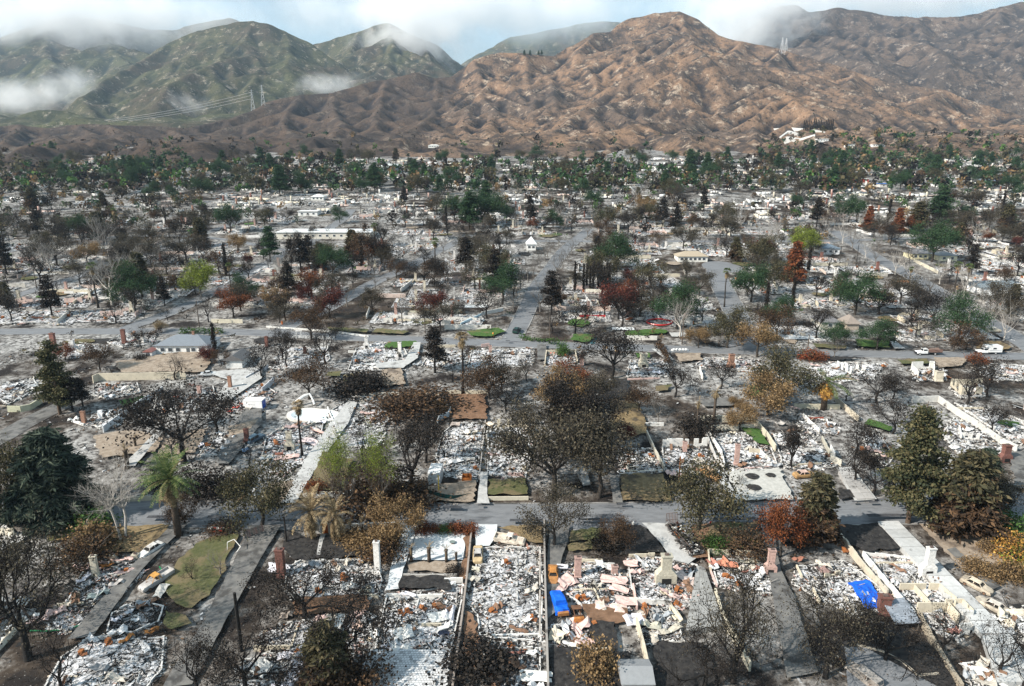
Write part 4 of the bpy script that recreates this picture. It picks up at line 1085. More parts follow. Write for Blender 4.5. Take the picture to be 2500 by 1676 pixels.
house(2148, 2180, 458, 3, 8, 'flat', (.62, .60, .56), (.08, .20, .55), None, "far house with a bright blue tarp across its roof", 2, None)
house(2086, 2120, 447, 3.5, 9, 'flat', (.50, .06, .05), (.50, .50, .50), None, "far red sided building in the upper right rubble", 3, None, "building", cat="building")
house(2400, 2450, 452, 3.2, 9, 'gable', (.55, .52, .40), (.22, .28, .36), None, "far beige building with a long blue roof", 5, None, "building", cat="building")
def far_house(u0, u1, v, hw, depth, *a, **k):
    m_ = (u0 + u1) / 2; u0 = m_ + (u0 - m_) * .75; u1 = m_ + (u1 - m_) * .75; hw *= .7
    p = hit((u0 + u1) / 2, v); w = (u1 - u0) / FPX * p[1]
    global g, SLOPE
    s_g = g; s_s = SLOPE
    g = lambda u, vv: (p[0] + (u - (u0 + u1) / 2) / FPX * p[1], p[1])
    SLOPE = p[2] / p[1]
    try: return house(u0, u1, v, hw, depth, *a, **k)
    finally: g = s_g; SLOPE = s_s
far_house(1100, 1130, 408, 7, 9, 'flat', (.62, .60, .36), (.45, .44, .36), None, "two storey pale yellow house at the mountain foot", 4, None)
far_house(1042, 1076, 362, 3.5, 8, 'hip', (.70, .70, .66), (.55, .55, .52), None, "long white house on the knoll below the canyon", 4, None)
far_house(1990, 2026, 352, 5, 9, 'flat', (.74, .73, .70), (.66, .66, .65), None, "white house at the foot of the right spur", 4, None)
far_house(2064, 2088, 368, 6, 9, 'flat', (.70, .68, .62), (.55, .54, .52), None, "cream cube house beside the dark conifers on the right", 2, None)
far_house(2044, 2084, 392, 5, 9, 'hip', (.76, .76, .76), (.45, .50, .52), None, "white house with grey roof below the cream cube", 4, None)
far_house(2125, 2165, 360, 5, 9, 'flat', (.78, .77, .75), (.55, .42, .38), None, "long white villa behind the dark conifers at upper right", 5, None)
far_house(385, 410, 443, 4, 8, 'gable', (.70, .62, .56), (.42, .22, .16), None, "pink house with red roof at the left mountain foot", 3, None)
# water tank: low drum with a shallow dome
p_ = hit(955, 422); t_ = empty("water_tank", p_, 0, "pale round water tank among trees at the mountain foot", "water tank")
mb = MB(); n_ = 24; R_ = 12.0; ring = [(math.cos(a) * R_, math.sin(a) * R_) for a in np.linspace(0, 2 * math.pi, n_ + 1)[:-1]]
mb.prism(ring, -2, 6.5, (.34, .40, .40)); mb.obj("tank_wall", M_PAINT, t_)
mb = MB(); mb.add([(x * 1.03, y * 1.03, 6.5) for x, y in ring] + [(x * .5, y * .5, 8.6) for x, y in ring] + [(0, 0, 9.2)], [(i, (i + 1) % n_, n_ + (i + 1) % n_, n_ + i) for i in range(n_)] + [(n_ + i, n_ + (i + 1) % n_, 2 * n_) for i in range(n_)], (.50, .54, .53)); mb.obj("dome", M_PAINT, t_)

# ---------------------------------------------------------------- the ruined blocks beyond the second street
for s in range(20): TPL.append(make_template(300 + s, 0 if s < 12 else 1))
HOUSES = [(450,860),(578,895),(362,872),(1690,632),(2027,615),(2245,630),(2314,634),(2437,712),(2025,796),(2081,800),(1297,606),(790,572),(620,528)]
HW = [(*g(*p), 14 if p[0] != 790 else 45) for p in HOUSES]
def free(x, y, m): return road_dist(x, y) > m and all(math.hypot(x - a, y - b) > c + 2 for a, b, c in HW)
def uv(x, y): return proj(x, y, SLOPE * y)
def wooded(u, v):
    d = 0.0
    if u < 520 and v < 640: d = max(d, .75 * min(1, (640 - v) / 60))
    if u < 300 and 640 < v < 700: d = .35
    if 1050 < u < 1720 and 470 < v < 560: d = max(d, .60)
    if v < 475: d = max(d, .75)
    if u > 1900 and 490 < v < 600: d = max(d, .55)
    if 600 < u < 1050 and 500 < v < 560: d = max(d, .2)
    return d
y = 222.0; row = 0; cand = [(sx * (.80 * yy + 14 + k * 21), yy) for yy in (68, 86, 104, 139, 158, 178, 196) for k in range(3) for sx in (-1, 1)]
while y < 900:
    x = -.90 * y - 40 + (row % 2) * 9
    while x < .90 * y + 40:
        cand.append((x + random.uniform(-3, 3), y + random.uniform(-3, 3))); x += random.uniform(18.5, 23)
    y += random.uniform(16.5, 19.5); row += 1
far_parts = []
fr = np.random.default_rng(77); nru = 0
for (x, y) in cand:
    u, v = uv(x, y)
    if not (-260 < u < 2760) or not free(x, y, 8.5): continue
    if random.random() < wooded(u, v) * .75: continue
    if y < 455 and nru < 292 and -60 < u < 2560:
        if random.random() < .10: continue
        ruin_copy(random.randrange(12) if y < 320 else random.randrange(20), x, y, random.choice((1, -1)) * random.uniform(.85, 1.1), random.uniform(-.08, .08)); nru += 1
    elif random.random() < .88:
        w, d = random.uniform(12, 19), random.uniform(9, 13); bw = fr.uniform(.8, 1.2)
        poly = [(x - w / 2, y - d / 2), (x + w / 2, y - d / 2), (x + w / 2, y + d / 2), (x - w / 2, y + d / 2)]
        m = MB(); cc = (.40 * bw, .395 * bw, .385 * bw); m.prism(poly, lambda a, b: SLOPE * b - .2, lambda a, b: SLOPE * b + .25, cc)
        for k in range(random.randrange(2, 5)):
            i = random.randrange(4); a = np.array(poly[i]); b = np.array(poly[(i + 1) % 4]); wall_mb(m, a, a + (b - a) * random.uniform(.3, 1), random.uniform(.8, 2.6), .3, random.choice([(.70, .69, .66), (.60, .55, .45), (.60, .47, .42), (.72, .72, .71)]), fr, .4, n=3)
        if random.random() < .6:
            cx, cy = x + random.uniform(-5, 5), y + random.uniform(-3, 3); m.box((cx, cy, SLOPE * cy + 2.2), (1.1, .9, 4.6), 0, random.choice(list(CH.values())))
        far_parts.append((np.array(m.V), [f for f in m.F if len(f) == 4], np.array(m.C)))
        far_parts.append(rubble(fr, [(x - w * .6, y - d * .7), (x + w * .6, y - d * .7), (x + w * .6, y + d * .7), (x - w * .6, y + d * .7)], 110 if y < 620 else 45, ASHP, 1.9, hmax=.8))
V, F, C = join([(v, np.array(f), c) for v, f, c in far_parts])
props(link("rubble", np_mesh("rubble", V, F, M_DEBRIS, C)), kind='stuff')

# yard walls, lawns and drives between the ruins
wr = np.random.default_rng(5); WALLS = []
def garden_wall(pts, h, col, label=None, th=.22, jag=.0, group=None, name="garden_wall", world_pts=False, gaps=(), mat=None):
    P = pts if world_pts else [g(*p) for p in pts]; m = MB()
    for a, b in zip(P[:-1], P[1:]): wall_mb(m, a, b, h, th, col, wr, jag, gaps=gaps)
    me_ = m; cx = sum(p[0] for p in P) / len(P); cy = sum(p[1] for p in P) / len(P); cz = SLOPE * cy
    me_.V = [(x - cx, y - cy, z - cz) for x, y, z in me_.V]
    o = me_.obj(name, mat or M_WALL, None, (cx, cy, cz)); props(o, label, "wall", group); return o
n_ = 0
while n_ < 95:
    y = random.uniform(216, 430); x = random.uniform(-.78, .78) * y; u, v = uv(x, y)
    if not free(x, y, 3) or random.random() < wooded(u, v): continue
    L = random.uniform(8, 24); along = random.random() < .72
    q = (x + L, y + random.uniform(-.6, .6)) if along else (x + random.uniform(-3, 3), y + L)
    if road_dist(*q) < 1 or road_dist((x + q[0]) / 2, (y + q[1]) / 2) < 1: continue
    c = random.choice([(.68, .66, .61), (.60, .55, .44), (.72, .71, .69), (.50, .47, .42), (.62, .50, .44)])
    o = garden_wall([(x, y), q], random.choice([1.2, 1.5, 1.8]), c, None, .25, .12, "yard walls beyond the second street", world_pts=True)
    WALLS.append((o, u, v, y)); n_ += 1
n_ = 0
while n_ < 120:
    y = 212 + 260 * random.random() ** 1.3; x = random.uniform(-.78, .78) * y
    if not free(x, y, 1.5): continue
    w, d = random.uniform(5, 13), random.uniform(4, 9); a = random.random()
    if road_dist(x + w / 2, y + d) < .5 or road_dist(x - w / 2, y) < .5 or road_dist(x + w / 2, y) < .5 or road_dist(x - w / 2, y + d) < .5: continue
    P = [(x + math.cos(t) * w / 2 * random.uniform(.8, 1.1), y + d / 2 + math.sin(t) * d / 2 * random.uniform(.8, 1.1)) for t in np.linspace(0, 6.283, 10)[:-1]]
    if a < .30: sheet("lawn", None, M_GREEN if random.random() < .3 else M_GRASS, world_pts=P)
    elif a < .55: sheet("yard", None, M_STRAW, world_pts=P)
    elif a < .8: sheet("drive", None, M_CONC if random.random() < .6 else M_PALE, world_pts=[(x - w / 2, y), (x + w / 2, y), (x + w / 2, y + d * .6), (x - w / 2, y + d * .6)])
    else: sheet("yard", None, M_DIRT if random.random() < .5 else M_CHAR, world_pts=P)
    n_ += 1

# ---------------------------------------------------------------- trees beyond the second street
KINDS_A = [("bare_black", .16), ("black_oak", .24), ("grey_oak", .14), ("bare_grey", .12), ("brown_oak", .06), ("bare_pale", .06), ("black_pine", .05), ("green_tree", .02), ("red_tree", .018), ("rust_tree", .012), ("tan_tree", .008), ("olive_tree", .04), ("fan_palm", .02), ("half_burnt_conifer", .03), ("black_cypress", .03)]
KINDS_B = [("green_tree", .26), ("green_pine", .14), ("olive_tree", .16), ("grey_oak", .12), ("black_oak", .14), ("bare_grey", .06), ("half_burnt_conifer", .05), ("brown_oak", .05), ("bare_pale", .03)]
def pick(K):
    t = random.random() * sum(w for k, w in K)
    for k, w in K:
        t -= w
        if t <= 0: return k
    return K[-1][0]
HS = dict(bare_black=(5, 9), black_oak=(6, 11), grey_oak=(6, 11), bare_grey=(8, 13), brown_oak=(5, 9), bare_pale=(9, 14), black_pine=(9, 16), green_tree=(7, 13), red_tree=(4, 7), rust_tree=(5, 9), tan_tree=(5, 9), olive_tree=(6, 11), fan_palm=(10, 17), half_burnt_conifer=(8, 14), black_cypress=(8, 13), green_pine=(11, 19), spring_tree=(8, 12), yellow_tree=(6, 9), rust_conifer=(9, 14))
def auto_tree(x, y, K, big=1.0):
    k = pick(K); lo, hi = HS[k]; return plant(k, x, y, random.uniform(lo, hi) * big)
# bare street trees along the side streets, as in the photograph
for ri, sides, K, gap, rows in ((RC, (-1, 1), [("bare_grey", 1)], 13, (225, 400)), (RE, (1, -1), [("bare_pale", .55), ("bare_grey", .45)], 17, (215, 420)), (RB, (-1, 1), [("bare_grey", .6), ("brown_oak", .2), ("black_oak", .2)], 22, (225, 420)), (RA, (1, -1), [("black_oak", .4), ("bare_black", .3), ("bare_grey", .3)], 26, (220, 420))):
    P, w, n = ROADS[ri]; s = 0; d = np.linalg.norm(np.diff(P, axis=0), axis=1); S = np.concatenate([[0], np.cumsum(d)]); tg = gap * .6
    while tg < S[-1]:
        i = min(np.searchsorted(S, tg) - 1, len(d) - 1); f = (tg - S[i]) / d[i]; p = P[i] * (1 - f) + P[i + 1] * f; dr = (P[i + 1] - P[i]) / d[i]
        for sd in sides:
            q = p + np.array([-dr[1], dr[0]]) * sd * (w / 2 + random.uniform(1.5, 3))
            if rows[0] < q[1] < rows[1] and random.random() < .8 and road_dist(*q) > 1: auto_tree(q[0], q[1], K)
        tg += gap * random.uniform(.75, 1.3)
VIS = [(uv(*p), gapx) for ri, gapx in ((RC, 26), (RD, 40), (RE, 40), (RB, 22), (RA, 18)) for p in ROADS[ri][0]]
def hides(u, v): return any(abs(u - q[0]) < gx_ and -6 < v - q[1] < 55 * (q[1] - 380) / 320 for q, gx_ in VIS)
pts = []
def spaced(x, y, d): return all((x - a) ** 2 + (y - b) ** 2 > d * d for a, b in pts)
n_ = 0
while n_ < 400:
    y = random.uniform(216, 440); x = random.uniform(-.78, .78) * y; u, v = uv(x, y)
    if not free(x, y, 1.5) or not spaced(x, y, 7): continue
    if hides(u, v): continue
    if u < 2480 and random.random() > .5 + wooded(u, v): continue
    pts.append((x, y)); auto_tree(x, y, KINDS_A, 1.25); n_ += 1
n_ = 0
while n_ < 250:
    y = random.uniform(400, 900); x = random.uniform(-.80, .80) * y; u, v = uv(x, y)
    if not free(x, y, 1.5) or not spaced(x, y, 8) or not -40 < u < 2540: continue
    if hides(u, v) or random.random() > .12 + wooded(u, v): continue
    pts.append((x, y)); gmix = (v < 480) or (u < 520 and v < 600 and random.random() < .6) or random.random() < .25
    auto_tree(x, y, KINDS_B if gmix else KINDS_A, 1.35); n_ += 1
# beyond that the trees read as one mass: a wood, and low burnt brush among the ruins
wd = np.random.default_rng(44); cen = []; colr = []; rr_ = []
def crowns(N, ylo, yhi, dens, hlo, hhi):
    n = 0
    while n < N:
        y = wd.uniform(ylo, yhi); x = wd.uniform(-.98, .98) * y; u, v = uv(x, y)
        if road_dist(x, y) < 2 or wd.random() > dens(u, v): continue
        h = wd.uniform(hlo, hhi); green = wd.random() < (.48 if v < 475 else .30 if v < 560 else .10)
        pal = PAL[['green', 'olive', 'green', 'deodar', 'lush'][wd.integers(0, 5)]] if green else PAL[['black', 'grey', 'grey', 'brown', 'black', 'tan', 'olive'][wd.integers(0, 7)]]
        rad = h * .42
        z = Zt(x, y)
        yield x, y, z, h, rad, pal; n += 1
parts = []
def canopy(it, per, ls):
    for x, y, z, h, rad, pal in it:
        k = 6; u_ = wd.normal(0, 1, (k, 3)); u_ /= np.linalg.norm(u_, axis=1)[:, None]
        c = np.array([x, y, z + h * .60]) + u_ * np.array([rad * .62, rad * .62, h * .30]) * wd.random((k, 1)) ** .4
        parts.append(leaves(wd, c, per, rad * .26, ls * rad / 3.4, pal, .8, clump=.6))
canopy(crowns(2500, 560, 1060, lambda u, v: (.06 + .9 * wooded(u, v)) * (1 if v > 404 + 70 * (float(fbm(u / 130, 3.3, 5, 3)) - .5) - (38 if u > 1850 else 0) else .10 if v > 352 else .02), 7, 15), 5, 1.7)
canopy(crowns(800, 360, 600, lambda u, v: .05 + .9 * wooded(u, v) ** 1.5, 5, 11), 14, .95)
V, F, C = join(parts); props(link("woods", np_mesh("woods", V, F, M_LEAF, C)), kind='stuff')
parts = []
canopy(crowns(2600, 90, 640, lambda u, v: .55 if v < 880 else .5 * (u < -40 or u > 2540), 1.0, 3.4), 4, 1.4)
V, F, C = join(parts); props(link("brush", np_mesh("brush", V, F, M_LEAF, C)), kind='stuff')
# scrub dotted over the burnt slopes
X, Y, B, cut = MAIN; parts = []
ix = wd.integers(2, X.shape[0] - 2, 26000); iy = wd.integers(2, X.shape[1] - 2, 26000)
hgt = B[ix, iy]; ok = (hgt > SLOPE * Y[ix, iy] + 2) & (wd.random(26000) < .25 + .75 * cut[ix, iy])
ix, iy = ix[ok], iy[ok]
c = np.stack([X[ix, iy] + wd.uniform(-3, 3, len(ix)), Y[ix, iy] + wd.uniform(-3, 3, len(ix)), B[ix, iy] + .9], 1)
V, F, C = leaves(wd, c, 4, .9, 2.4, [(.035, .032, .030), (.055, .048, .040), (.07, .06, .042), (.03, .036, .025)], .7)
props(link("scrub", np_mesh("scrub", V, F, M_LEAF, C)), kind='stuff')
# ---------------------------------------------------------------- the two near blocks: plan sheets
W_, C_, P_, T_, K_ = (.70,.69,.66), (.58,.52,.41), (.62,.45,.41), (.40,.17,.115), (.30,.30,.30)
LAV = (.66,.65,.70)
for nm, px, mt in [
 ("lawn", [(478,1335),(520,1318),(585,1312),(562,1352),(548,1400),(520,1450),(470,1492),(438,1488),(412,1460),(405,1425),(440,1372)], M_GRASS),
 ("lawn", [(405,1500),(455,1510),(470,1530),(420,1545),(400,1530)], M_GRASS),
 ("yard", [(230,1300),(420,1285),(380,1345),(330,1360),(240,1350)], M_STRAW),
 ("lawn", [(110,1312),(190,1295),(185,1315),(120,1330)], M_GRASS),
 ("path", [(0,1310),(90,1302),(30,1345),(0,1350)], M_CONC),
 ("drive", [(425,1283),(462,1283),(345,1400),(230,1560),(165,1570),(290,1420)], M_LANE),
 ("lane", [(612,1290),(690,1288),(655,1340),(600,1440),(560,1510),(470,1680),(395,1690),(500,1520),(560,1400)], M_LANE),
 ("yard", [(700,1300),(760,1320),(905,1300),(985,1320),(960,1365),(720,1372),(690,1340)], M_CHAR),
 ("path", [(783,1312),(795,1312),(788,1330),(784,1350),(782,1362),(774,1362),(777,1340)], M_CONC),
 ("drive", [(985,1287),(1022,1287),(1012,1320),(990,1380),(975,1445),(942,1450),(955,1395),(975,1330)], M_PALE),
 ("courtyard", [(1018,1305),(1140,1303),(1130,1374),(996,1376)], M_PALE),
 ("planter_bed", [(994,1380),(1118,1380),(1108,1404),(1000,1404)], M_DIRT),
 ("yard", [(1140,1300),(1155,1300),(1140,1420),(1120,1425),(1130,1370)], M_REDDIRT),
 ("drive", [(1160,1288),(1215,1288),(1210,1320),(1195,1340),(1160,1342)], M_PALE),
 ("yard", [(1212,1292),(1328,1288),(1326,1335),(1290,1330),(1245,1305)], M_STRAW),
 ("yard", [(1135,1500),(1160,1510),(1170,1570),(1160,1640),(1135,1600)], M_REDDIRT),
 ("drive", [(1340,1310),(1390,1288),(1385,1330),(1370,1380),(1360,1500),(1336,1520),(1334,1400)], M_LANE),
 ("lawn", [(1395,1300),(1470,1296),(1465,1325),(1390,1330)], M_GRASS),
 ("lawn", [(1385,1336),(1480,1330),(1490,1350),(1385,1352)], M_GRASS),
 ("yard", [(1520,1292),(1565,1290),(1600,1320),(1620,1355),(1525,1362),(1512,1320)], M_CHAR),
 ("drive", [(1566,1284),(1640,1286),(1660,1330),(1700,1370),(1680,1385),(1640,1375),(1612,1335)], M_CONC),
 ("yard", [(1690,1290),(1735,1286),(1730,1370),(1690,1370)], M_REDDIRT),
 ("lawn", [(1730,1285),(1860,1282),(1858,1345),(1728,1348)], M_STRAW),
 ("lawn", [(1748,1284),(1812,1284),(1812,1294),(1745,1296)], M_GRASS),
 ("lawn", [(1800,1330),(1850,1326),(1850,1346),(1800,1346)], M_GREEN),
 ("drive", [(1856,1284),(1885,1284),(1905,1400),(1940,1470),(1995,1650),(1920,1665),(1890,1500),(1875,1400)], M_LANE),
 ("yard", [(2030,1290),(2140,1284),(2210,1345),(2110,1355),(2060,1330)], M_CHAR),
 ("yard", [(2240,1285),(2500,1270),(2510,1330),(2420,1400),(2350,1400)], M_DIRT),
 ("path", [(2310,1350),(2330,1345),(2395,1400),(2440,1440),(2420,1450)], M_LANE),
 ("yard", [(2020,1560),(2180,1530),(2290,1600),(2330,1690),(2080,1690)], M_CHAR),
 ("lane", [(2060,1590),(2110,1590),(2290,1690),(2070,1700)], M_ASPHALT),
 ("yard", [(1350,1590),(1530,1600),(1560,1690),(1330,1690)], M_CHAR),
 ("yard", [(1420,1485),(1530,1495),(1540,1530),(1440,1535)], M_REDDIRT),
 ("yard", [(720,1470),(900,1460),(900,1500),(720,1510)], M_REDDIRT),
 ("yard", [(1440,1528),(1500,1528),(1506,1600),(1442,1602)], M_CHAR),
 ("yard", [(1600,1570),(1720,1580),(1750,1690),(1590,1690)], M_CHAR),
 # block north of the first street
 ("drive", [(685,1236),(722,1236),(745,1195),(800,1110),(850,1040),(872,990),(850,985),(800,1050),(745,1130)], M_CONC),
 ("lawn", [(750,1205),(840,1205),(860,1130),(790,1110)], M_GRASS),
 ("yard", [(640,1238),(690,1238),(720,1180),(660,1190)], M_DIRT),
 ("yard", [(230,1070),(330,1055),(400,1075),(380,1110),(250,1125)], M_DIRT),
 ("path", [(300,1145),(330,1145),(410,1050),(395,1048)], M_CONC),
 ("yard", [(400,1080),(510,1050),(480,1110),(390,1120)], M_DIRT),
 ("drive", [(316,1040),(372,1038),(372,1005),(340,1010)], M_CONC),
 ("lane", [(520,1140),(560,1140),(640,1040),(640,1000),(600,1000)], M_LANE),
 ("yard", [(560,1050),(630,1030),(610,1060),(560,1075)], M_DIRT),
 ("yard", [(1045,1195),(1160,1180),(1160,1232),(1040,1232)], M_DIRT),
 ("drive", [(1164,1238),(1196,1238),(1190,1215),(1190,1160),(1172,1160),(1168,1210)], M_CONC),
 ("lawn", [(1192,1180),(1285,1175),(1288,1215),(1194,1215)], M_GRASS),
 ("yard", [(1095,970),(1185,968),(1190,1030),(1110,1030)], M_REDDIRT),
 ("yard", [(1490,980),(1560,990),(1580,1060),(1540,1080),(1490,1050)], M_STRAW),
 ("yard", [(1515,1165),(1620,1165),(1640,1230),(1520,1232)], M_STRAW),
 ("drive", [(1488,1170),(1505,1168),(1520,1236),(1496,1236)], M_LANE),
 ("yard", [(1770,1160),(1900,1150),(1935,1228),(1800,1228)], M_GRAVEL),
 ("path", [(1740,1150),(1765,1160),(1790,1205),(1812,1236),(1790,1238),(1765,1200)], M_CONC),
 ("drive", [(2045,1150),(2080,1148),(2110,1190),(2140,1228),(2085,1232),(2060,1190)], M_CONC),
 ("yard", [(2048,1202),(2075,1204),(2088,1225),(2050,1228)], M_CHAR),
 ("yard", [(2460,1110),(2520,1110),(2520,1200),(2480,1200)], M_LANE),
 ("lawn", [(1808,1050),(1850,1055),(1878,1095),(1848,1090)], M_GREEN),
 ("lawn", [(2120,1030),(2180,1050),(2170,1060),(2110,1045)], M_GREEN),
 ("lawn", [(2440,1032),(2490,1040),(2480,1050),(2430,1040)], M_GREEN),
 ("yard", [(1285,1010),(1310,1005),(1320,1040),(1290,1040)], M_LANE),
 ("yard", [(1700,985),(1800,975),(1800,995),(1720,1000)], M_LANE),
 # block south of the second street
 ("yard", [(340,880),(480,860),(520,880),(500,915),(300,915),(280,890)], M_DIRT),
 ("drive", [(500,915),(640,905),(640,930),(560,985),(520,985),(560,935)], M_CONC),
 ("lawn", [(290,985),(355,975),(360,990),(300,1000)], M_GREEN),
 ("lawn", [(945,842),(1015,838),(1015,852),(940,856)], M_GREEN),
 ("lawn", [(800,915),(835,912),(830,925),(795,925)], M_GRASS), ("lawn", [(840,922),(875,915),(872,938),(835,940)], M_GRASS),
 ("yard", [(930,910),(980,905),(990,945),(930,950)], M_DIRT),
 ("drive", [(915,895),(990,885),(1010,842),(1028,842),(1020,880),(985,905),(920,905)], M_CONC),
 ("drive", [(1312,846),(1334,847),(1334,885),(1312,885)], M_LANE),
 ("drive", [(1590,858),(1620,860),(1645,885),(1625,885)], M_CONC),
 ("lawn", [(1550,868),(1585,868),(1588,880),(1555,880)], M_GREEN),
 ("lawn", [(1600,950),(1640,945),(1630,960),(1600,962)], M_GRASS),
 ("yard", [(1648,870),(1710,868),(1715,885),(1660,890)], M_DIRT),
 ("lawn", [(2190,885),(2260,882),(2270,895),(2200,895)], M_GRASS),
 ("yard", [(2280,880),(2360,880),(2350,900),(2290,905)], M_DIRT),
 ("yard", [(2000,878),(2030,876),(2100,880),(2040,888)], M_CHAR),
 ("yard", [(1830,950),(1865,950),(1865,975),(1830,975)], M_GREEN),
 ("yard", [(1460,940),(1530,930),(1540,975),(1470,985)], M_CHAR),
 # verge of the second street, far side
 ("lawn", [(1140,815),(1215,806),(1232,815),(1200,828),(1150,826)], M_GREEN),
 ("lawn", [(1385,836),(1450,822),(1450,834),(1430,842)], M_GREEN),
 ("lawn", [(1400,822),(1450,822),(1440,840),(1395,836)], M_GREEN),
 ("lawn", [(2085,835),(2165,838),(2172,856),(2092,852)], M_GREEN),
 ("yard", [(2390,840),(2440,840),(2470,855),(2440,862),(2380,858)], M_STRAW),
 ("lawn", [(1985,845),(2070,850),(2060,858),(1990,855)], M_GRASS),
 ("lawn", [(800,805),(900,810),(895,818),(805,814)], M_GRASS), ("lawn", [(920,808),(1000,815),(985,822),(910,818)], M_GRASS),
 ("drive", [(2172,840),(2186,840),(2210,858),(2182,858)], M_CONC)]:
    sheet(nm, px, mt)

# concrete drive of large panels: every panel a piece of its own
def panels(px, nu, nv, label=None, name="drive", mat=None, gap=.05, jump=.03, c=(.42,.42,.41), piece="concrete_panel", tag=True):
    A, B, Cc, D = [np.array(g(*p)) for p in px]; o = A.copy(); root = empty(name, (o[0], o[1], SLOPE * o[1])); props(root, label, None, None, 'structure')
    r = np.random.default_rng(int(px[0][0])); zz = lift() + .01
    for i in range(nu):
        for j in range(nv):
            q = []
            for (s, t) in ((i, j), (i + 1, j), (i + 1, j + 1), (i, j + 1)):
                s = (s + (gap if s == i else -gap)) / nu; t = (t + (gap if t == j else -gap)) / nv
                q.append((A * (1 - s) + B * s) * (1 - t) + (D * (1 - s) + Cc * s) * t - o)
            dz = r.uniform(-jump, jump); m = MB(); k = r.uniform(.82, 1.1)
            m.prism([tuple(p) for p in q], lambda x, y: SLOPE * y - .25, lambda x, y, dz=dz: SLOPE * y + zz + dz + .03, tuple(a * k for a in c))
            m.obj(piece, mat or M_WALL, root)
    return root
panels([(2140,1284),(2192,1283),(2462,1560),(2392,1560)], 1, 11, gap=.02, c=(.47,.475,.47))
panels([(1700,1392),(1720,1398),(1768,1540),(1672,1556)], 3, 5, gap=.02, c=(.30,.30,.29))
panels([(2045,1160),(2078,1158),(2135,1228),(2090,1230)], 2, 5, gap=.02, c=(.38,.37,.36))
panels([(2395,1565),(2462,1562),(2560,1680),(2430,1680)], 2, 4, gap=.02, c=(.46,.465,.46))
# patio of small pavers, too small to pick apart: one piece
A, B, Cc, D = [np.array(g(*p)) for p in ((905,1600),(1103,1600),(1092,1700),(850,1700))]
pv = []; r = np.random.default_rng(9); mb = MB(); zz = lift()
for i in range(30):
    for j in range(18):
        q = []
        for s, t in ((i + .04, j + .05), (i + .96, j + .05), (i + .96, j + .95), (i + .04, j + .95)):
            s = (s + (.5 if j % 2 else 0)) / 30.5; t /= 18; q.append((A * (1 - s) + B * s) * (1 - t) + (D * (1 - s) + Cc * s) * t)
        dz = r.uniform(0, .012); k = r.choice([.42, .52, .56, .60, .62, .30], p=[.1, .2, .25, .25, .12, .08])
        mb.add([(p[0], p[1], SLOPE * p[1] + zz + .03 + dz) for p in q], [(3, 2, 1, 0)], (k, k * 1.01, k * 1.02))
mb.obj("patio", M_PAINT, kind='structure'); sheet("patio_bed", [(903,1598),(1106,1598),(1096,1702),(846,1702)], M_CHAR)

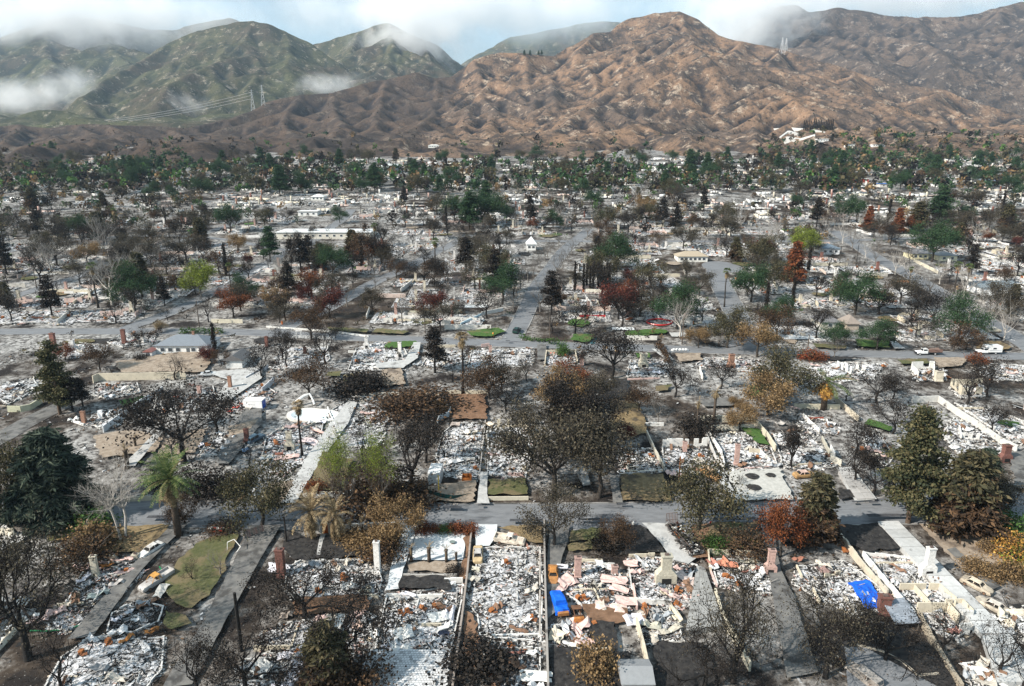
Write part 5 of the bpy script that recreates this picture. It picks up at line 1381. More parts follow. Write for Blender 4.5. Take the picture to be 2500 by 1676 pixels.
# ---------------------------------------------------------------- burnt houses of the near blocks
def chim_h(u, v, vt): return max(top_h(u, v, vt) - .45, .5)
def hero(label, px, n, pal=ASHP, tint=1.0, walls=(), chims=(), sheets=(), rust=(), res=.7, amp=.55, big=1.0, over=1.05, slab=True, dark=None):
    P = [g(*p) for p in px]; cx = sum(p[0] for p in P) / len(P); cy = sum(p[1] for p in P) / len(P); cz = SLOPE * cy
    r = np.random.default_rng(int(px[0][0] * 7 + px[0][1])); sh = np.array([cx, cy, cz])
    root = empty("burned_house", tuple(sh), 0, label, "burned house", "burned houses of the two near blocks")
    if slab:
        m = MB(); m.prism(P, lambda x, y: SLOPE * y - .3, lambda x, y: SLOPE * y + .10, (.40, .395, .385)); m.V = [tuple(np.array(v) - sh) for v in m.V]; m.obj("foundation", M_DEBRIS, root)
    V, F, C = ash_grid(r, P, res, amp, (tint, tint, tint * 1.01), .14, int(px[0][0]))
    props(link("ash_bed", np_mesh("ash_bed", V - sh, F, M_ASH, C), root), kind='stuff')
    Q = [(cx + (x - cx) * over, cy + (y - cy) * over) for x, y in P]
    V, F, C = rubble(r, Q, int(n * (1.35 if px[0][1] > 1290 else 1.5)), pal, big * (.42 if px[0][1] > 1290 else .55), hmax=.24)
    props(link("debris", np_mesh("debris", V - sh, F, M_DEBRIS, C), root), kind='stuff')
    m = MB()
    for a, b in zip(P, P[1:] + P[:1]):
        if r.random() < .8: wall_mb(m, a, b, .55, .22, (.60, .59, .57), r, .55)
    x0_, x1_ = min(p[0] for p in P), max(p[0] for p in P); y0_, y1_ = min(p[1] for p in P), max(p[1] for p in P)
    for k in range(int((x1_ - x0_) / 6)):
        xx = r.uniform(x0_ + 2, x1_ - 2); ya, yb = sorted(r.uniform(y0_ + 1, y1_ - 1, 2)); wall_mb(m, (xx, ya), (xx + r.normal(0, .3), yb), .5, .2, (.56, .55, .53), r, .6)
    for k in range(int((y1_ - y0_) / 5)):
        yy = r.uniform(y0_ + 1, y1_ - 1); xa, xb = sorted(r.uniform(x0_ + 1, x1_ - 1, 2)); wall_mb(m, (xa, yy), (xb, yy + r.normal(0, .3)), .5, .2, (.56, .55, .53), r, .6)
    if m.F: m.V = [tuple(np.array(v) - sh) for v in m.V]; m.obj("stem_wall", M_WALL, root, kind="stuff")
    for q in sample(r, P, 5 if slab else 3):
        m = MB(); sheet_mb(m, (q[0] - cx, q[1] - cy, SLOPE * (q[1] - cy) + .5), r.uniform(1.2, 3.2), r.uniform(.5, 1.2), r.uniform(0, 6.2), [(.66, .66, .66), (.33, .35, .37), (.20, .12, .08), (.50, .46, .40)][r.integers(0, 4)], r, 5, 1.3); m.obj("fallen_sheet", M_DEBRIS, root)
    for q in sample(r, P, 7):
        m = MB(); a_ = r.uniform(0, 6.2); L_ = r.uniform(1.5, 4); z_ = SLOPE * (q[1] - cy) + .3; m.tube([(q[0] - cx, q[1] - cy, z_), (q[0] - cx + math.cos(a_) * L_, q[1] - cy + math.sin(a_) * L_, z_ + SLOPE * math.sin(a_) * L_ + r.uniform(0, .9))], [.09, .06], 4, (.03, .028, .026) if r.random() < .7 else (.30, .28, .26)); m.obj("burnt_beam", M_BARK, root)
    for w in walls:
        m = MB(); pts = [g(*p) for p in w[0]]
        for a, b in zip(pts[:-1], pts[1:]): wall_mb(m, a, b, w[1], w[4] if len(w) > 4 else .24, w[2], r, w[3] if len(w) > 3 else .15, gaps=w[5] if len(w) > 5 else ())
        if not m.F: continue
        m.V = [tuple(np.array(v) - sh) for v in m.V]; m.obj("wall", M_WALL, root)
    for c in chims:
        u, v, vt, w, colr, st = c[:6]; x, y = g(u, v); m, f = chimney_mb(chim_h(u, v, vt), w, CH[colr], st, c[6] if len(c) > 6 else None)
        o = m.obj("chimney", M_BRICKY, root, (x - cx, y - cy, SLOPE * y - cz), r.uniform(-.12, .12)); f.obj("flue", M_BRICKY, o)
    for s in sheets:
        u, v, L, Wd, rz, colr = s[:6]; L *= .78; Wd *= .72; x, y = g(u, v); m = MB(); sheet_mb(m, (x - cx, y - cy, SLOPE * y - cz + .55), L, Wd, math.radians(rz), colr, r, 5, s[6] if len(s) > 6 else .9)
        m.obj("fallen_sheet", M_DEBRIS, root)
    for q in rust:
        x, y = g(*q); m = MB(); m.box((x - cx, y - cy, SLOPE * y - cz + .5), (.65, .6, .8), r.uniform(0, 6), (.36, .13, .04), r.uniform(-.5, .5)); m.box((x - cx + .6, y - cy - .3, SLOPE * y - cz + .4), (.75, .45, .2), r.uniform(0, 6), (.26, .10, .04), .4)
        m.obj("rusty_appliance", M_RUST, root)
    return root

hero("ash covered ruin with fallen pink walls and three pale stumps, beside the white burnt sedan", [(150,1500),(205,1400),(265,1378),(335,1374),(350,1400),(300,1450),(250,1490),(170,1545),(118,1540)], 2600, PINKP, 1.0,
 [([(215,1378),(330,1372)], .5, P_, .4), ([(150,1500),(195,1455)], .9, C_, .4), ([(140,1480),(205,1478)], .6, C_, .3)], [(235,1408,1354,.95,'cream','plain'), (277,1368,1351,1.0,'cream','plain'), (332,1367,1350,1.0,'cream','plain')],
 [(205,1392,5,1.8,12,P_),(300,1374,5,1.2,-8,P_),(312,1402,4.5,1.3,50,P_),(265,1388,2.6,1.0,45,(.40,.17,.05)),(240,1460,4,1.8,20,(.28,.33,.32)),(285,1432,3,1.5,30,(.45,.42,.40)),(140,1500,3.5,2.4,40,P_),(98,1520,4,2.4,10,P_),(205,1420,3,1.5,70,LAV)], [(310,1400)])
hero("wide grey ash heap in the bottom left corner with rusty boxes", [(150,1612),(210,1565),(310,1548),(400,1562),(395,1640),(340,1700),(100,1700)], 2200, ASHP, 1.05, [([(150,1655),(250,1655)], .3, C_, .4)], (), [(310,1568,2.8,1.1,60,(.40,.17,.05)),(372,1548,2.6,1.2,35,(.40,.17,.05)),(245,1640,3,1.4,0,K_)], [(200,1600),(265,1572)])
hero("blackened heap of burnt belongings between the two left driveways", [(262,1545),(275,1500),(330,1472),(400,1484),(388,1520),(325,1548)], 1300, DARKP, .55, (), (), [(285,1520,2,1.2,20,LAV),(320,1500,2.2,1.1,70,(.35,.38,.42)),(395,1450,3.2,2.2,80,(.42,.42,.40))], (), .8, .4, 1, 1.05, False)
hero("long ash field between a red leaning chimney and a tall white chimney", [(705,1388),(735,1372),(915,1372),(932,1420),(925,1452),(880,1480),(720,1470),(695,1430)], 3000, ASHP, 1.1,
 [([(765,1374),(920,1370)], .7, (.5,.5,.49), .5), ([(878,1462),(925,1462)], .8, C_, .1)], [(688,1408,1338,1.3,'red','plain'),(923,1404,1319,.95,'white','plain')],
 [(680,1395,3,5,80,LAV),(850,1440,3,2.6,20,W_),(780,1445,2.8,1.3,10,(.62,.60,.55)),(892,1448,2.4,1.6,0,(.60,.56,.45))], [(838,1412),(838,1424),(775,1448)])
hero("ruin strewn with pink and white plaster under dead black branches", [(640,1548),(700,1525),(900,1500),(908,1560),(870,1600),(760,1602),(640,1600)], 2000, PINKP, 1.0,
 [([(620,1590),(710,1588)], .9, C_, .1), ([(712,1585),(728,1530)], .6, C_, .3)], (), [(785,1518,2.6,1.5,10,P_),(875,1505,3,2.4,60,P_),(872,1535,2,2,10,(.70,.52,.44)),(830,1525,4,2,80,W_),(700,1510,2.4,1.4,10,(.35,.30,.26))], [(725,1600)])
hero("heap of large lavender white plaster sheets at the bottom edge of the left lot", [(595,1615),(760,1605),(745,1700),(590,1700)], 900, ASHP, 1.0, (), (), [(715,1608,5,2,8,LAV),(735,1650,4,5,80,LAV),(640,1640,3,4,60,W_),(690,1690,4,3,10,LAV)], (), .8, .4)
hero("white ash ruin with crumpled white sheets north of the paved patio", [(945,1458),(1128,1432),(1127,1470),(1112,1540),(1100,1592),(1010,1597),(915,1596),(930,1520)], 3200, ASHP, 1.12,
 [([(985,1413),(1116,1412)], .9, (.46,.44,.41), .15), ([(1085,1426),(1130,1425)], 1.2, W_, .1), ([(945,1458),(1012,1462)], .8, W_, .3), ([(1028,1533),(1078,1532)], .8, C_, .1), ([(1012,1462),(1080,1462)], .9, W_, .2)], (),
 [(985,1555,4,3,20,W_),(948,1600,4,4,60,LAV),(985,1600,4,3,20,W_),(1075,1515,4,3,20,W_),(1098,1505,2,4,0,LAV),(1085,1540,3.5,1.2,25,W_),(1000,1460,2,3,70,LAV),(1095,1435,3,1.4,0,W_),(913,1555,1.6,2.4,20,W_)], [(978,1502),(994,1498),(1060,1486),(1030,1490)])
hero("largest grey ash field, between two dark boundary walls", [(1165,1346),(1200,1340),(1318,1340),(1324,1440),(1320,1568),(1172,1560),(1166,1505),(1140,1470),(1142,1420),(1162,1390)], 4200, ASHP, .98,
 [([(1168,1557),(1318,1554)], .5, W_, .1), ([(1170,1510),(1318,1512)], .4, (.42,.41,.4), .5), ([(1318,1350),(1318,1555)], .7, (.40,.37,.34), .5)], (), [(1162,1398,1.6,1.9,80,(.48,.46,.38)),(1225,1380,1.5,1,0,W_),(1290,1520,2,1.2,50,W_)], [(1200,1497),(1235,1378),(1298,1515)])
hero("burnt timber and blackened floor at the bottom of the ash field lot", [(1180,1590),(1318,1585),(1318,1700),(1190,1700)], 900, DARKP, .5, [([(1240,1598),(1322,1596)], .4, (.32,.15,.12), .1)], (), [(1310,1660,3,6,88,W_),(1300,1602,2.4,1,0,W_)], [(1245,1583),(1200,1660)], .8, .3)
hero("pink walled ruin beside the blue wrapped truck", [(1362,1385),(1420,1375),(1500,1382),(1532,1440),(1537,1490),(1480,1502),(1432,1492),(1370,1440)], 2600, PINKP, 1.05,
 [([(1413,1376),(1470,1376)], .9, C_, .1), ([(1400,1444),(1490,1442)], .5, C_, .4), ([(1450,1442),(1468,1482)], .6, C_, .3)], [(1410,1411,1357,1.05,'pink','plain'),(1500,1402,1378,1.0,'pink','plain')],
 [(1384,1425,4.2,3.6,30,P_),(1376,1440,4,2,60,P_),(1498,1425,2.6,6,80,P_),(1512,1445,2.4,4,60,P_),(1493,1492,6,2.6,-8,(.72,.55,.48)),(1528,1475,2.4,4.5,80,P_),(1482,1388,3.6,1.4,-30,W_),(1372,1392,1.6,2.6,80,LAV)], [(1410,1466),(1425,1465)])
hero("small ruin with a pale pink fallen wall below the rusty truck chassis", [(1345,1532),(1430,1522),(1440,1590),(1358,1592)], 1500, PINKP, 1.05, [([(1345,1602),(1440,1600)], .4, P_, .4), ([(1443,1598),(1492,1596)], 1.0, C_, .05)], (), [(1415,1532,4,2.8,-10,P_),(1428,1575,3,4,70,P_),(1358,1560,2.4,3,60,C_),(1395,1582,3,1,-15,W_),(1412,1553,1.2,3,20,P_)], [(1450,1530)])
hero("ruin with the broad stone fireplace chimney", [(1532,1367),(1600,1364),(1700,1384),(1722,1430),(1706,1482),(1580,1490),(1542,1440)], 2800, PINKP, 1.05,
 [([(1535,1363),(1598,1361)], .9, C_, .2), ([(1552,1477),(1636,1480)], 1.3, W_, .2), ([(1636,1480),(1655,1520)], .9, C_, .3), ([(1545,1440),(1555,1490)], 1.3, P_, .3)], [(1624,1424,1352,1.6,'stone','hearth',3.4)],
 [(1540,1385,2,3,80,P_),(1555,1404,3,1.4,10,P_),(1655,1395,2,1.2,-40,P_),(1675,1420,4,2.4,-35,(.56,.46,.42)),(1690,1468,4,1.4,5,P_),(1700,1480,4,1,-6,W_),(1640,1462,4,1.4,-30,P_),(1625,1455,2.4,1.6,30,C_)], [(1652,1444),(1650,1480),(1574,1486)])
hero("ruin with cream fallen panels and a drum, behind the dark burnt yard", [(1548,1505),(1650,1495),(1665,1568),(1570,1580)], 1700, ASHP, .95, [([(1585,1573),(1700,1575)], .5, (.35,.33,.3), .4)], (), [(1550,1520,4,3,20,LAV),(1590,1535,3.6,2.2,-20,(.46,.44,.36)),(1640,1545,4.5,1.4,25,(.50,.46,.38)),(1648,1510,1.4,4,10,C_),(1600,1500,2,1.2,20,K_)], [(1573,1490)])
hero("ruin with cream front wall and fallen terracotta pieces", [(1735,1372),(1850,1368),(1880,1402),(1892,1452),(1850,1452),(1752,1432)], 2000, ASHP, 1.15,
 [([(1727,1353),(1783,1355)], 1.0, C_, 0), ([(1796,1355),(1850,1360)], 1.0, C_, 0), ([(1728,1353),(1735,1400)], 1.0, C_, .3), ([(1735,1400),(1750,1435)], .7, P_, .4)], [(1879,1402,1339,1.1,'pink','hearth',2.0)],
 [(1740,1382,2.2,3.2,20,(.42,.19,.15)),(1765,1382,3,2,30,(.48,.20,.13)),(1788,1388,2.2,2.6,80,(.48,.20,.13)),(1835,1398,5,1,15,(.42,.19,.15)),(1825,1378,4,1.4,5,(.52,.49,.40))], [(1775,1414),(1802,1432),(1768,1412)])
hero("ash ruin around the blue tarpaulin and brick chimney", [(1945,1388),(2060,1372),(2100,1400),(2158,1450),(2132,1500),(2080,1500),(1992,1462),(1940,1430)], 2400, ASHP, 1.05,
 [([(1944,1388),(1957,1415)], .9, C_, .2), ([(1984,1446),(2000,1476)], 1.0, C_, .2), ([(2012,1412),(2050,1405)], 1.0, C_, .6)], [(2155,1497,1452,1.7,'red','plain')], [(1950,1372,3,1,0,(.3,.14,.1)),(2010,1400,3,2,10,(.3,.2,.18))], [(2060,1348)])
hero("roomy ruin with standing cream walls marking out its rooms", [(2108,1368),(2235,1362),(2285,1420),(2372,1540),(2330,1562),(2258,1530),(2160,1430)], 2800, ASHP, 1.12,
 [([(2105,1362),(2160,1430),(2232,1512)], 1.5, W_, .12), ([(2106,1357),(2180,1362),(2236,1372)], 1.0, W_, .5), ([(2125,1380),(2232,1378)], .6, C_, .3), ([(2195,1444),(2258,1444)], 1.5, C_, .05), ([(2266,1444),(2290,1445),(2330,1478),(2328,1490)], 1.6, C_, .05), ([(2226,1440),(2268,1486)], 1.3, C_, .05), ([(2236,1497),(2307,1497)], 1.9, C_, .03), ([(2307,1492),(2337,1526)], 1.9, C_, .05), ([(2305,1486),(2346,1485)], 1.7, C_, .03, .24, [(.40, .52, .9)]), ([(2346,1485),(2372,1512)], 1.7, C_, .05), ([(2345,1517),(2372,1515)], 1.9, W_, .1), ([(2250,1395),(2280,1425)], .9, C_, .2), ([(2338,1550),(2365,1548)], 2.0, W_, .15)],
 [(2262,1408,1334,1.2,'white','hearth',2.6)], [(2330,1548,2.4,1.4,10,(.4,.2,.17)),(2205,1425,2,1.4,10,K_)], ())
hero("bright rubble strip in the bottom right corner", [(2440,1500),(2520,1480),(2520,1560),(2460,1580)], 1000, ASHP, 1.15, (), (), [(2440,1520,2.4,1.2,0,W_)], ())
hero("white rubble with slatted remains at the bottom right edge", [(2352,1625),(2410,1620),(2520,1690),(2380,1700)], 900, ASHP, 1.15, (), (), [(2380,1640,5,1,-30,W_),(2400,1655,5,1,-30,W_),(2420,1670,5,1,-30,W_)], ())
# north of the first street
hero("small ruin with a brick chimney at the end of the white diagonal wall", [(200,1036),(240,1006),(320,1002),(328,1022),(262,1050)], 1300, ASHP, 1.1, [([(175,1030),(205,1040)], .8, W_, .4)], [(206,1034,1002,.95,'orange','plain')], [(180,1030,3,1.6,20,W_)], (), 1.0)
hero("ruin in front of the long cream wall", [(215,962),(240,940),(335,938),(342,960),(262,976)], 1300, ASHP, 1.05, (), (), [(250,955,2,1,0,P_)], [(262,944)], 1.0)
hero("ruin with a brick chimney next to the blue car", [(500,1092),(530,1062),(598,1056),(620,1086),(560,1116),(488,1112)], 1500, ASHP, 1.1, [([(490,1115),(570,1115)], .5, W_, .3)], [(604,1086,1044,1.0,'red','hearth',1.5)], [(490,1092,2,2,60,LAV),(545,1118,2.4,1,0,W_),(600,1105,2,2,30,(.15,.25,.40))], [(505,1090)])
hero("ruin with fallen pink walls behind the tall burnt fan palm", [(637,1132),(650,1072),(690,1042),(790,1032),(780,1082),(742,1130),(690,1162),(640,1142)], 2600, PINKP, 1.08, [([(740,1050),(792,1030)], .9, (.40,.38,.33), .2), ([(640,1118),(668,1116)], .6, C_, .3), ([(672,1114),(692,1113)], .8, (.36,.16,.12), .1)], [(708,1100,1051,1.2,'cream','hearth',2.2)],
 [(712,1048,4,2,5,P_),(757,1085,2.4,7,65,(.60,.50,.50)),(775,1060,2.2,5,60,P_),(703,1122,6,2.4,15,P_),(650,1125,3,1.6,10,W_),(785,1035,2.4,3,60,LAV)], [(672,1082),(675,1087)])
hero("grey ruin with bare burnt trees behind the light green trees", [(800,1012),(850,978),(940,986),(942,1060),(920,1092),(828,1092)], 2000, ASHP, .95, [([(858,976),(912,978)], 1.2, W_, .1), ([(800,1000),(830,1070)], .9, W_, .4)], [(817,1066,1040,.9,'white','plain'),(805,1080,1066,.8,'white','plain')], [(955,1030,1.4,3.6,70,W_),(900,1014,5,1,0,P_)], (), .9)
hero("blue white ash ruin behind the white storage container", [(1080,1062),(1110,1036),(1185,1034),(1182,1082),(1166,1172),(1090,1162),(1064,1120)], 2600, ASHP, 1.18, [([(1118,1125),(1160,1125)], .9, W_, .2), ([(1185,1034),(1170,1170)], 1.0, (.38,.36,.34), .5)], (), [(1112,1042,2,3,80,(.35,.30,.27)),(1140,1060,2,1.6,40,W_),(1195,1042,2,3,40,(.60,.50,.40))], [(1160,1148)])
hero("ruin with a white arched back wall", [(1192,1062),(1212,1042),(1300,1040),(1302,1080),(1282,1172),(1190,1162)], 2300, ASHP, 1.05,
 [([(1214,1046),(1278,1044)], 2.4, C_, .05, .3, [(.12,.38,.7),(.48,.74,.7)]), ([(1188,1075),(1192,1060)], 2.2, W_, .2), ([(1190,1105),(1250,1104)], .7, (.42,.41,.4), .2), ([(1240,1165),(1280,1164)], 1.0, P_, .1), ([(1278,1044),(1296,1060)], 1.6, C_, .3)], (), [(1202,1115,4.5,1.4,3,P_),(1280,1150,1,2,0,C_)], [(1255,1073)])
hero("ruin with a dark burnt front yard right of the big tree group", [(1512,1162),(1520,1102),(1590,1098),(1612,1152)], 1700, ASHP, 1.15, [([(1520,1155),(1618,1152)], .5, C_, .2), ([(1516,1145),(1560,1143)], .5, C_, .3)], (), (), [(1534,1112),(1586,1117)])
hero("ruin with a standing white back wall full of openings", [(1622,1152),(1617,1094),(1722,1092),(1752,1150),(1702,1166)], 2000, ASHP, 1.15, [([(1617,1094),(1726,1091)], 2.3, W_, .12, .25, [(.45,.50,.5),(.58,.70,.3),(.80,.88,.8)])], [(1671,1104,1076,.95,'pink','plain')], [(1640,1162,3,2,0,P_),(1655,1166,5,1.6,-5,P_),(1698,1162,3,1.4,0,W_)], [(1708,1117)])
hero("ruin with a slim pink chimney beside the pale gravel yard", [(1732,1062),(1830,1060),(1880,1092),(1900,1146),(1800,1160),(1772,1132)], 2300, ASHP, 1.12, [([(1728,1062),(1760,1110),(1768,1145)], 1.3, W_, .15), ([(1828,1108),(1856,1108)], 1.6, C_, .3), ([(1856,1108),(1880,1130)], 1.2, W_, .4), ([(1800,1148),(1900,1142)], .5, P_, .4)], [(1797,1137,1082,.95,'pink','plain')], [(1790,1062,2,1,20,C_)], [(1848,1122)])
hero("white ash ruin around the black columnar dead tree", [(1888,1062),(1960,1052),(2002,1086),(2036,1142),(1962,1152),(1912,1142)], 2000, ASHP, 1.15, [([(1930,1140),(2005,1135)], .6, C_, .2), ([(2006,1075),(2032,1125)], 1.2, (.45,.43,.36), .2), ([(2026,1125),(2054,1140)], 1.6, (.50,.48,.42), .05), ([(2026,1105),(2036,1125)], 2.0, W_, .1)], (), [(1905,1040,3,2,20,(.4,.38,.36)),(1900,1070,3,1.4,10,W_)], ())
hero("ruin with red steps and a cream wall near the orange palm", [(1950,1012),(2050,1040),(2042,1062),(1982,1062),(1945,1040)], 1000, ASHP, 1.1, [([(1960,1022),(2000,1060)], 1.4, W_, .15), ([(1965,1026),(2010,1024)], .6, (.35,.08,.05), .1)], (), [(1940,1002,3,1,-30,P_)], ())
hero("dark overgrown ruin left of the big pine", [(2108,1072),(2140,1052),(2182,1120),(2162,1142),(2120,1110)], 1000, ASHP, .9, (), (), [(2130,1105,4,1.4,-40,P_),(2155,1120,2,1,-40,P_)], [(2103,1100)], 1.0)
hero("ruin with white framed remains beside the long white wall", [(2300,1062),(2330,1022),(2400,1050),(2450,1092),(2430,1130),(2340,1112)], 2000, ASHP, 1.12, [([(2345,1072),(2390,1075)], 2.0, W_, .2, .2, [(.2,.4,.4),(.6,.85,.4)]), ([(2340,1050),(2345,1075)], 1.6, W_, .3)], [(2452,1127,1084,1.5,'red','hearth',2.6)], [(2360,1055,3,2,20,W_),(2330,1100,3,1.6,0,W_)], ())
hero("ash covered lot along the right edge behind the long white wall", [(2330,985),(2420,1000),(2520,1040),(2520,1100),(2440,1060)], 1200, ASHP, 1.1, [([(2325,1000),(2400,1000)], .6, C_, .1), ([(2470,1045),(2520,1060)], 1.2, W_, .1)], (), (), ())
# south of the second street
hero("white ruin left of the green oval lawn", [(850,906),(870,852),(930,836),(985,850),(1000,880),(992,906)], 2200, ASHP, 1.15, [([(850,862),(870,862)], .9, W_, .2), ([(905,900),(960,905)], .6, W_, .3)], [(895,850,820,1.0,'white','hearth',1.8),(977,873,834,1.0,'white','hearth',2.0)], [(925,860,3,1.4,0,P_),(950,875,3,1.6,10,W_),(910,895,5,2,10,W_)], [(918,862),(870,885)], .9)
hero("ruin cluttered with blue grey scraps behind the round brown tree", [(660,902),(690,852),(800,848),(805,880),(762,902)], 1900, ASHP, 1.05, [([(600,930),(655,900)], 1.3, (.60,.62,.66), .1), ([(700,870),(760,868)], .6, W_, .3)], [(652,846,820,1.0,'red','plain'),(745,866,846,.9,'brick','plain')], [(730,858,3,1.4,20,(.30,.35,.42)),(690,880,3,1.4,0,W_)], ())
hero("ruin between the black pine and the fan palm", [(1030,896),(1050,862),(1130,858),(1142,882),(1080,900)], 1300, ASHP, 1.15, [([(1062,850),(1112,848)], 1.0, C_, .2)], (), [(1020,893,4,1.6,30,(.40,.42,.44))], [(1022,868)])
hero("ruin with a white chimney block left of the asphalt drive", [(1142,900),(1152,858),(1300,852),(1302,890),(1200,905)], 1900, ASHP, 1.12, [([(1175,848),(1195,846)], 1.2, P_, .2)], [(1276,873,860,1.8,'white','plain'),(1197,862,842,.9,'pink','plain')], [(1250,862,3,1,20,W_)], ())
hero("ruin boxed in by low cream walls with a brick chimney", [(1330,896),(1334,864),(1416,862),(1426,892)], 1500, PINKP, 1.1, [([(1330,896),(1334,864),(1408,862)], 1.3, C_, .2), ([(1404,862),(1410,890)], 1.2, C_, .3)], [(1420,893,866,1.1,'pink','plain')], [(1350,868,2,1,0,(.55,.2,.15))], [(1380,872)])
hero("ruin with a broad stone hearth and curled metal sheets", [(1530,922),(1540,882),(1622,880),(1642,920)], 1900, ASHP, 1.1, [([(1532,928),(1610,925)], .5, P_, .3)], [(1570,897,861,1.9,'stone','hearth',2.6)], [(1553,915,4,1.6,25,W_),(1605,915,4,1.8,10,LAV),(1585,908,3,1.4,20,(.35,.25,.22))], ())
hero("ruin with an orange and white chimney in the right middle block", [(1700,892),(1722,876),(1850,880),(1862,910),(1782,906)], 1500, PINKP, 1.1, [([(1708,905),(1715,930)], 1.6, W_, .3)], [(1784,900,863,1.5,'orange','hearth',2.2)], [(1815,895,3,1.6,20,P_)], ())
hero("ruin with white standing window frames behind the orange palm", [(1970,902),(2030,886),(2160,890),(2132,926),(2050,936)], 1900, ASHP, 1.15, [([(2042,900),(2078,915)], 2.6, W_, .2, .2, [(.15,.3,.3),(.45,.6,.3),(.75,.9,.5)]), ([(2088,905),(2112,908)], 2.2, W_, .3, .2, [(.3,.6,.4)])], (), [(1990,897,4,1.4,0,P_),(2100,915,3,1.4,20,W_)], [(2155,897)])
hero("roofless white box walls near the lawn by the second street", [(2222,902),(2300,898),(2310,930),(2240,932)], 900, ASHP, 1.15, [([(2224,904),(2278,902)], 2.6, W_, .05, .25, [(.5,.8,.8)]), ([(2278,902),(2278,920)], 2.4, W_, .1), ([(2224,904),(2240,925)], 2.2, W_, .2)], [(2290,930,904,1.9,'cream','plain')], (), [(2312,925)])
hero("roofless cream shell with window openings at right", [(2318,948),(2345,940),(2400,945),(2402,970),(2345,972)], 900, ASHP, 1.1, [([(2320,945),(2345,966)], 2.6, C_, .05, .25, [(.15,.35,.9),(.5,.75,.9)]), ([(2345,966),(2396,964)], 2.4, C_, .1, .25, [(.3,.7,.3)]), ([(2320,945),(2396,942)], 2.2, C_, .1)], (), (), ())
hero("ruin along the right edge below the white camper truck", [(2380,906),(2420,890),(2520,896),(2520,932),(2425,930)], 1300, ASHP, 1.1, (), (), [(2470,915,4,1.4,-20,P_)], ())
hero("ruin at the left edge behind the tall olive pine", [(-20,962),(10,936),(80,926),(96,950),(20,990)], 1300, ASHP, 1.05, (), (), [(40,945,4,1,30,W_)], ())
hero("ruin with brick and white chimneys left of the bungalow", [(262,838),(300,816),(382,815),(372,842),(300,850)], 1300, ASHP, 1.05, (), [(304,840,803,1.2,'brick','plain'),(349,838,809,1.1,'white','plain')], [(320,838,4,1.4,20,(.35,.10,.08)),(375,838,2,1,0,P_)], ())
hero("ruin with a brick chimney and pale block near the green pine", [(100,852),(180,838),(262,846),(256,870),(120,880)], 1300, ASHP, 1.05, (), [(132,848,812,1.4,'brick','plain'),(177,850,828,1.4,'white','plain')], [(200,850,3,1.4,30,W_)], ())
hero("ruin with red tile scraps around a slim brick chimney", [(550,1002),(570,952),(642,940),(672,960),(642,1006)], 1900, PINKP, .95, [([(640,960),(668,935)], 1.6, (.62,.63,.66), .1)], [(563,952,917,.9,'orange','plain'),(488,962,940,1.0,'pink','plain')], [(570,958,2.4,1.4,0,P_),(578,1000,2.4,1.2,20,(.45,.08,.06)),(560,1010,2,1.2,0,(.45,.08,.06)),(595,990,3,1.2,40,(.45,.10,.07)),(600,945,3,1.2,0,W_)], [(640,945)])
hero("dark ruin with a single white chimney behind the dead twin trees", [(392,998),(430,970),(520,946),(530,986),(450,1010)], 1500, DARKP, .8, (), [(383,997,962,.95,'white','plain')], [(470,945,2,1,0,(.45,.15,.1)),(430,975,2,1.4,0,(.45,.15,.1))], [(400,1008)])

# ---------------------------------------------------------------- yard walls of the near blocks
def gw(pts, h, col, label, th=.25, jag=.06, **k): return garden_wall(pts, h, col, label, th, jag, **k)
gw([(1152,1296),(1140,1420),(1128,1520),(1105,1690)], 1.3, (.30,.26,.23), "stained boundary wall right of the white ash ruin and patio", .3, .15)
gw([(1328,1284),(1330,1400),(1334,1540),(1338,1690)], 1.5, (.30,.28,.26), "long dark boundary wall left of the orange car", .28, .1)
gw([(1553,1528),(1570,1590),(1592,1690)], 1.7, C_, "cream boundary wall running to the bottom beside the charred yard", .28, .05)
gw([(2035,1300),(2090,1372),(2165,1458)], 1.7, (.52,.47,.38), "cream boundary wall between tarp ruin and roomy ruin", .3, .25)
gw([(1745,1455),(1762,1510),(1830,1640)], 1.6, (.52,.48,.38), "broken cream wall behind the twisted grey oaks", .3, .3)
gw([(2240,1510),(2290,1600),(2345,1690)], 1.4, (.36,.31,.24), "ash stained tan wall sloping down to the lower right", .5, .2)
gw([(2090,1585),(2150,1600),(2200,1625),(2240,1660),(2290,1655)], .8, (.42,.37,.30), "low curved retaining wall around the charred garden", .4, .02)
gw([(2080,1610),(2150,1632),(2210,1665),(2250,1700)], .6, (.36,.32,.26), "outer low curved wall along the asphalt lane", .4, .02)
gw([(253,1057),(300,1022),(345,990),(372,975),(398,958)], 1.7, (.60,.62,.64), "white diagonal wall beside the ruin with brick chimney", .25, .03)
gw([(228,936),(242,930),(455,926)], 2.2, C_, "long cream wall behind the dirt yard of the bungalow", .25, .02)
gw([(20,1006),(52,1006),(76,1001),(102,985)], 1.6, (.56,.55,.40), "pale green wall at the left edge by the lane", .25, .02)
gw([(2225,984),(2290,982),(2330,1010),(2385,1045),(2440,1085),(2482,1105)], 1.8, (.56,.55,.52), "long white wall running diagonally behind the big pine", .28, .06)
gw([(2025,968),(2060,1000),(2095,1030)], 1.6, (.52,.47,.38), "cream wall running down right of the orange palm", .28, .05)
gw([(1938,998),(2050,1000)], 1.4, (.58,.54,.42), "cream wall at the foot of the orange palm", .25, .03)
gw([(1828,1022),(1870,1070),(1892,1104)], 1.8, (.58,.53,.42), "cream slanting wall beside the green strip of lawn", .3, .1)
gw([(1705,1052),(1840,1050)], 1.4, (.60,.57,.48), "pale wall behind the pool yard with withered palms", .25, .02)
gw([(1710,1032),(1830,1030)], 1.8, (.52,.49,.40), "cream back wall of the yard beneath the drooping palm", .25, .02)
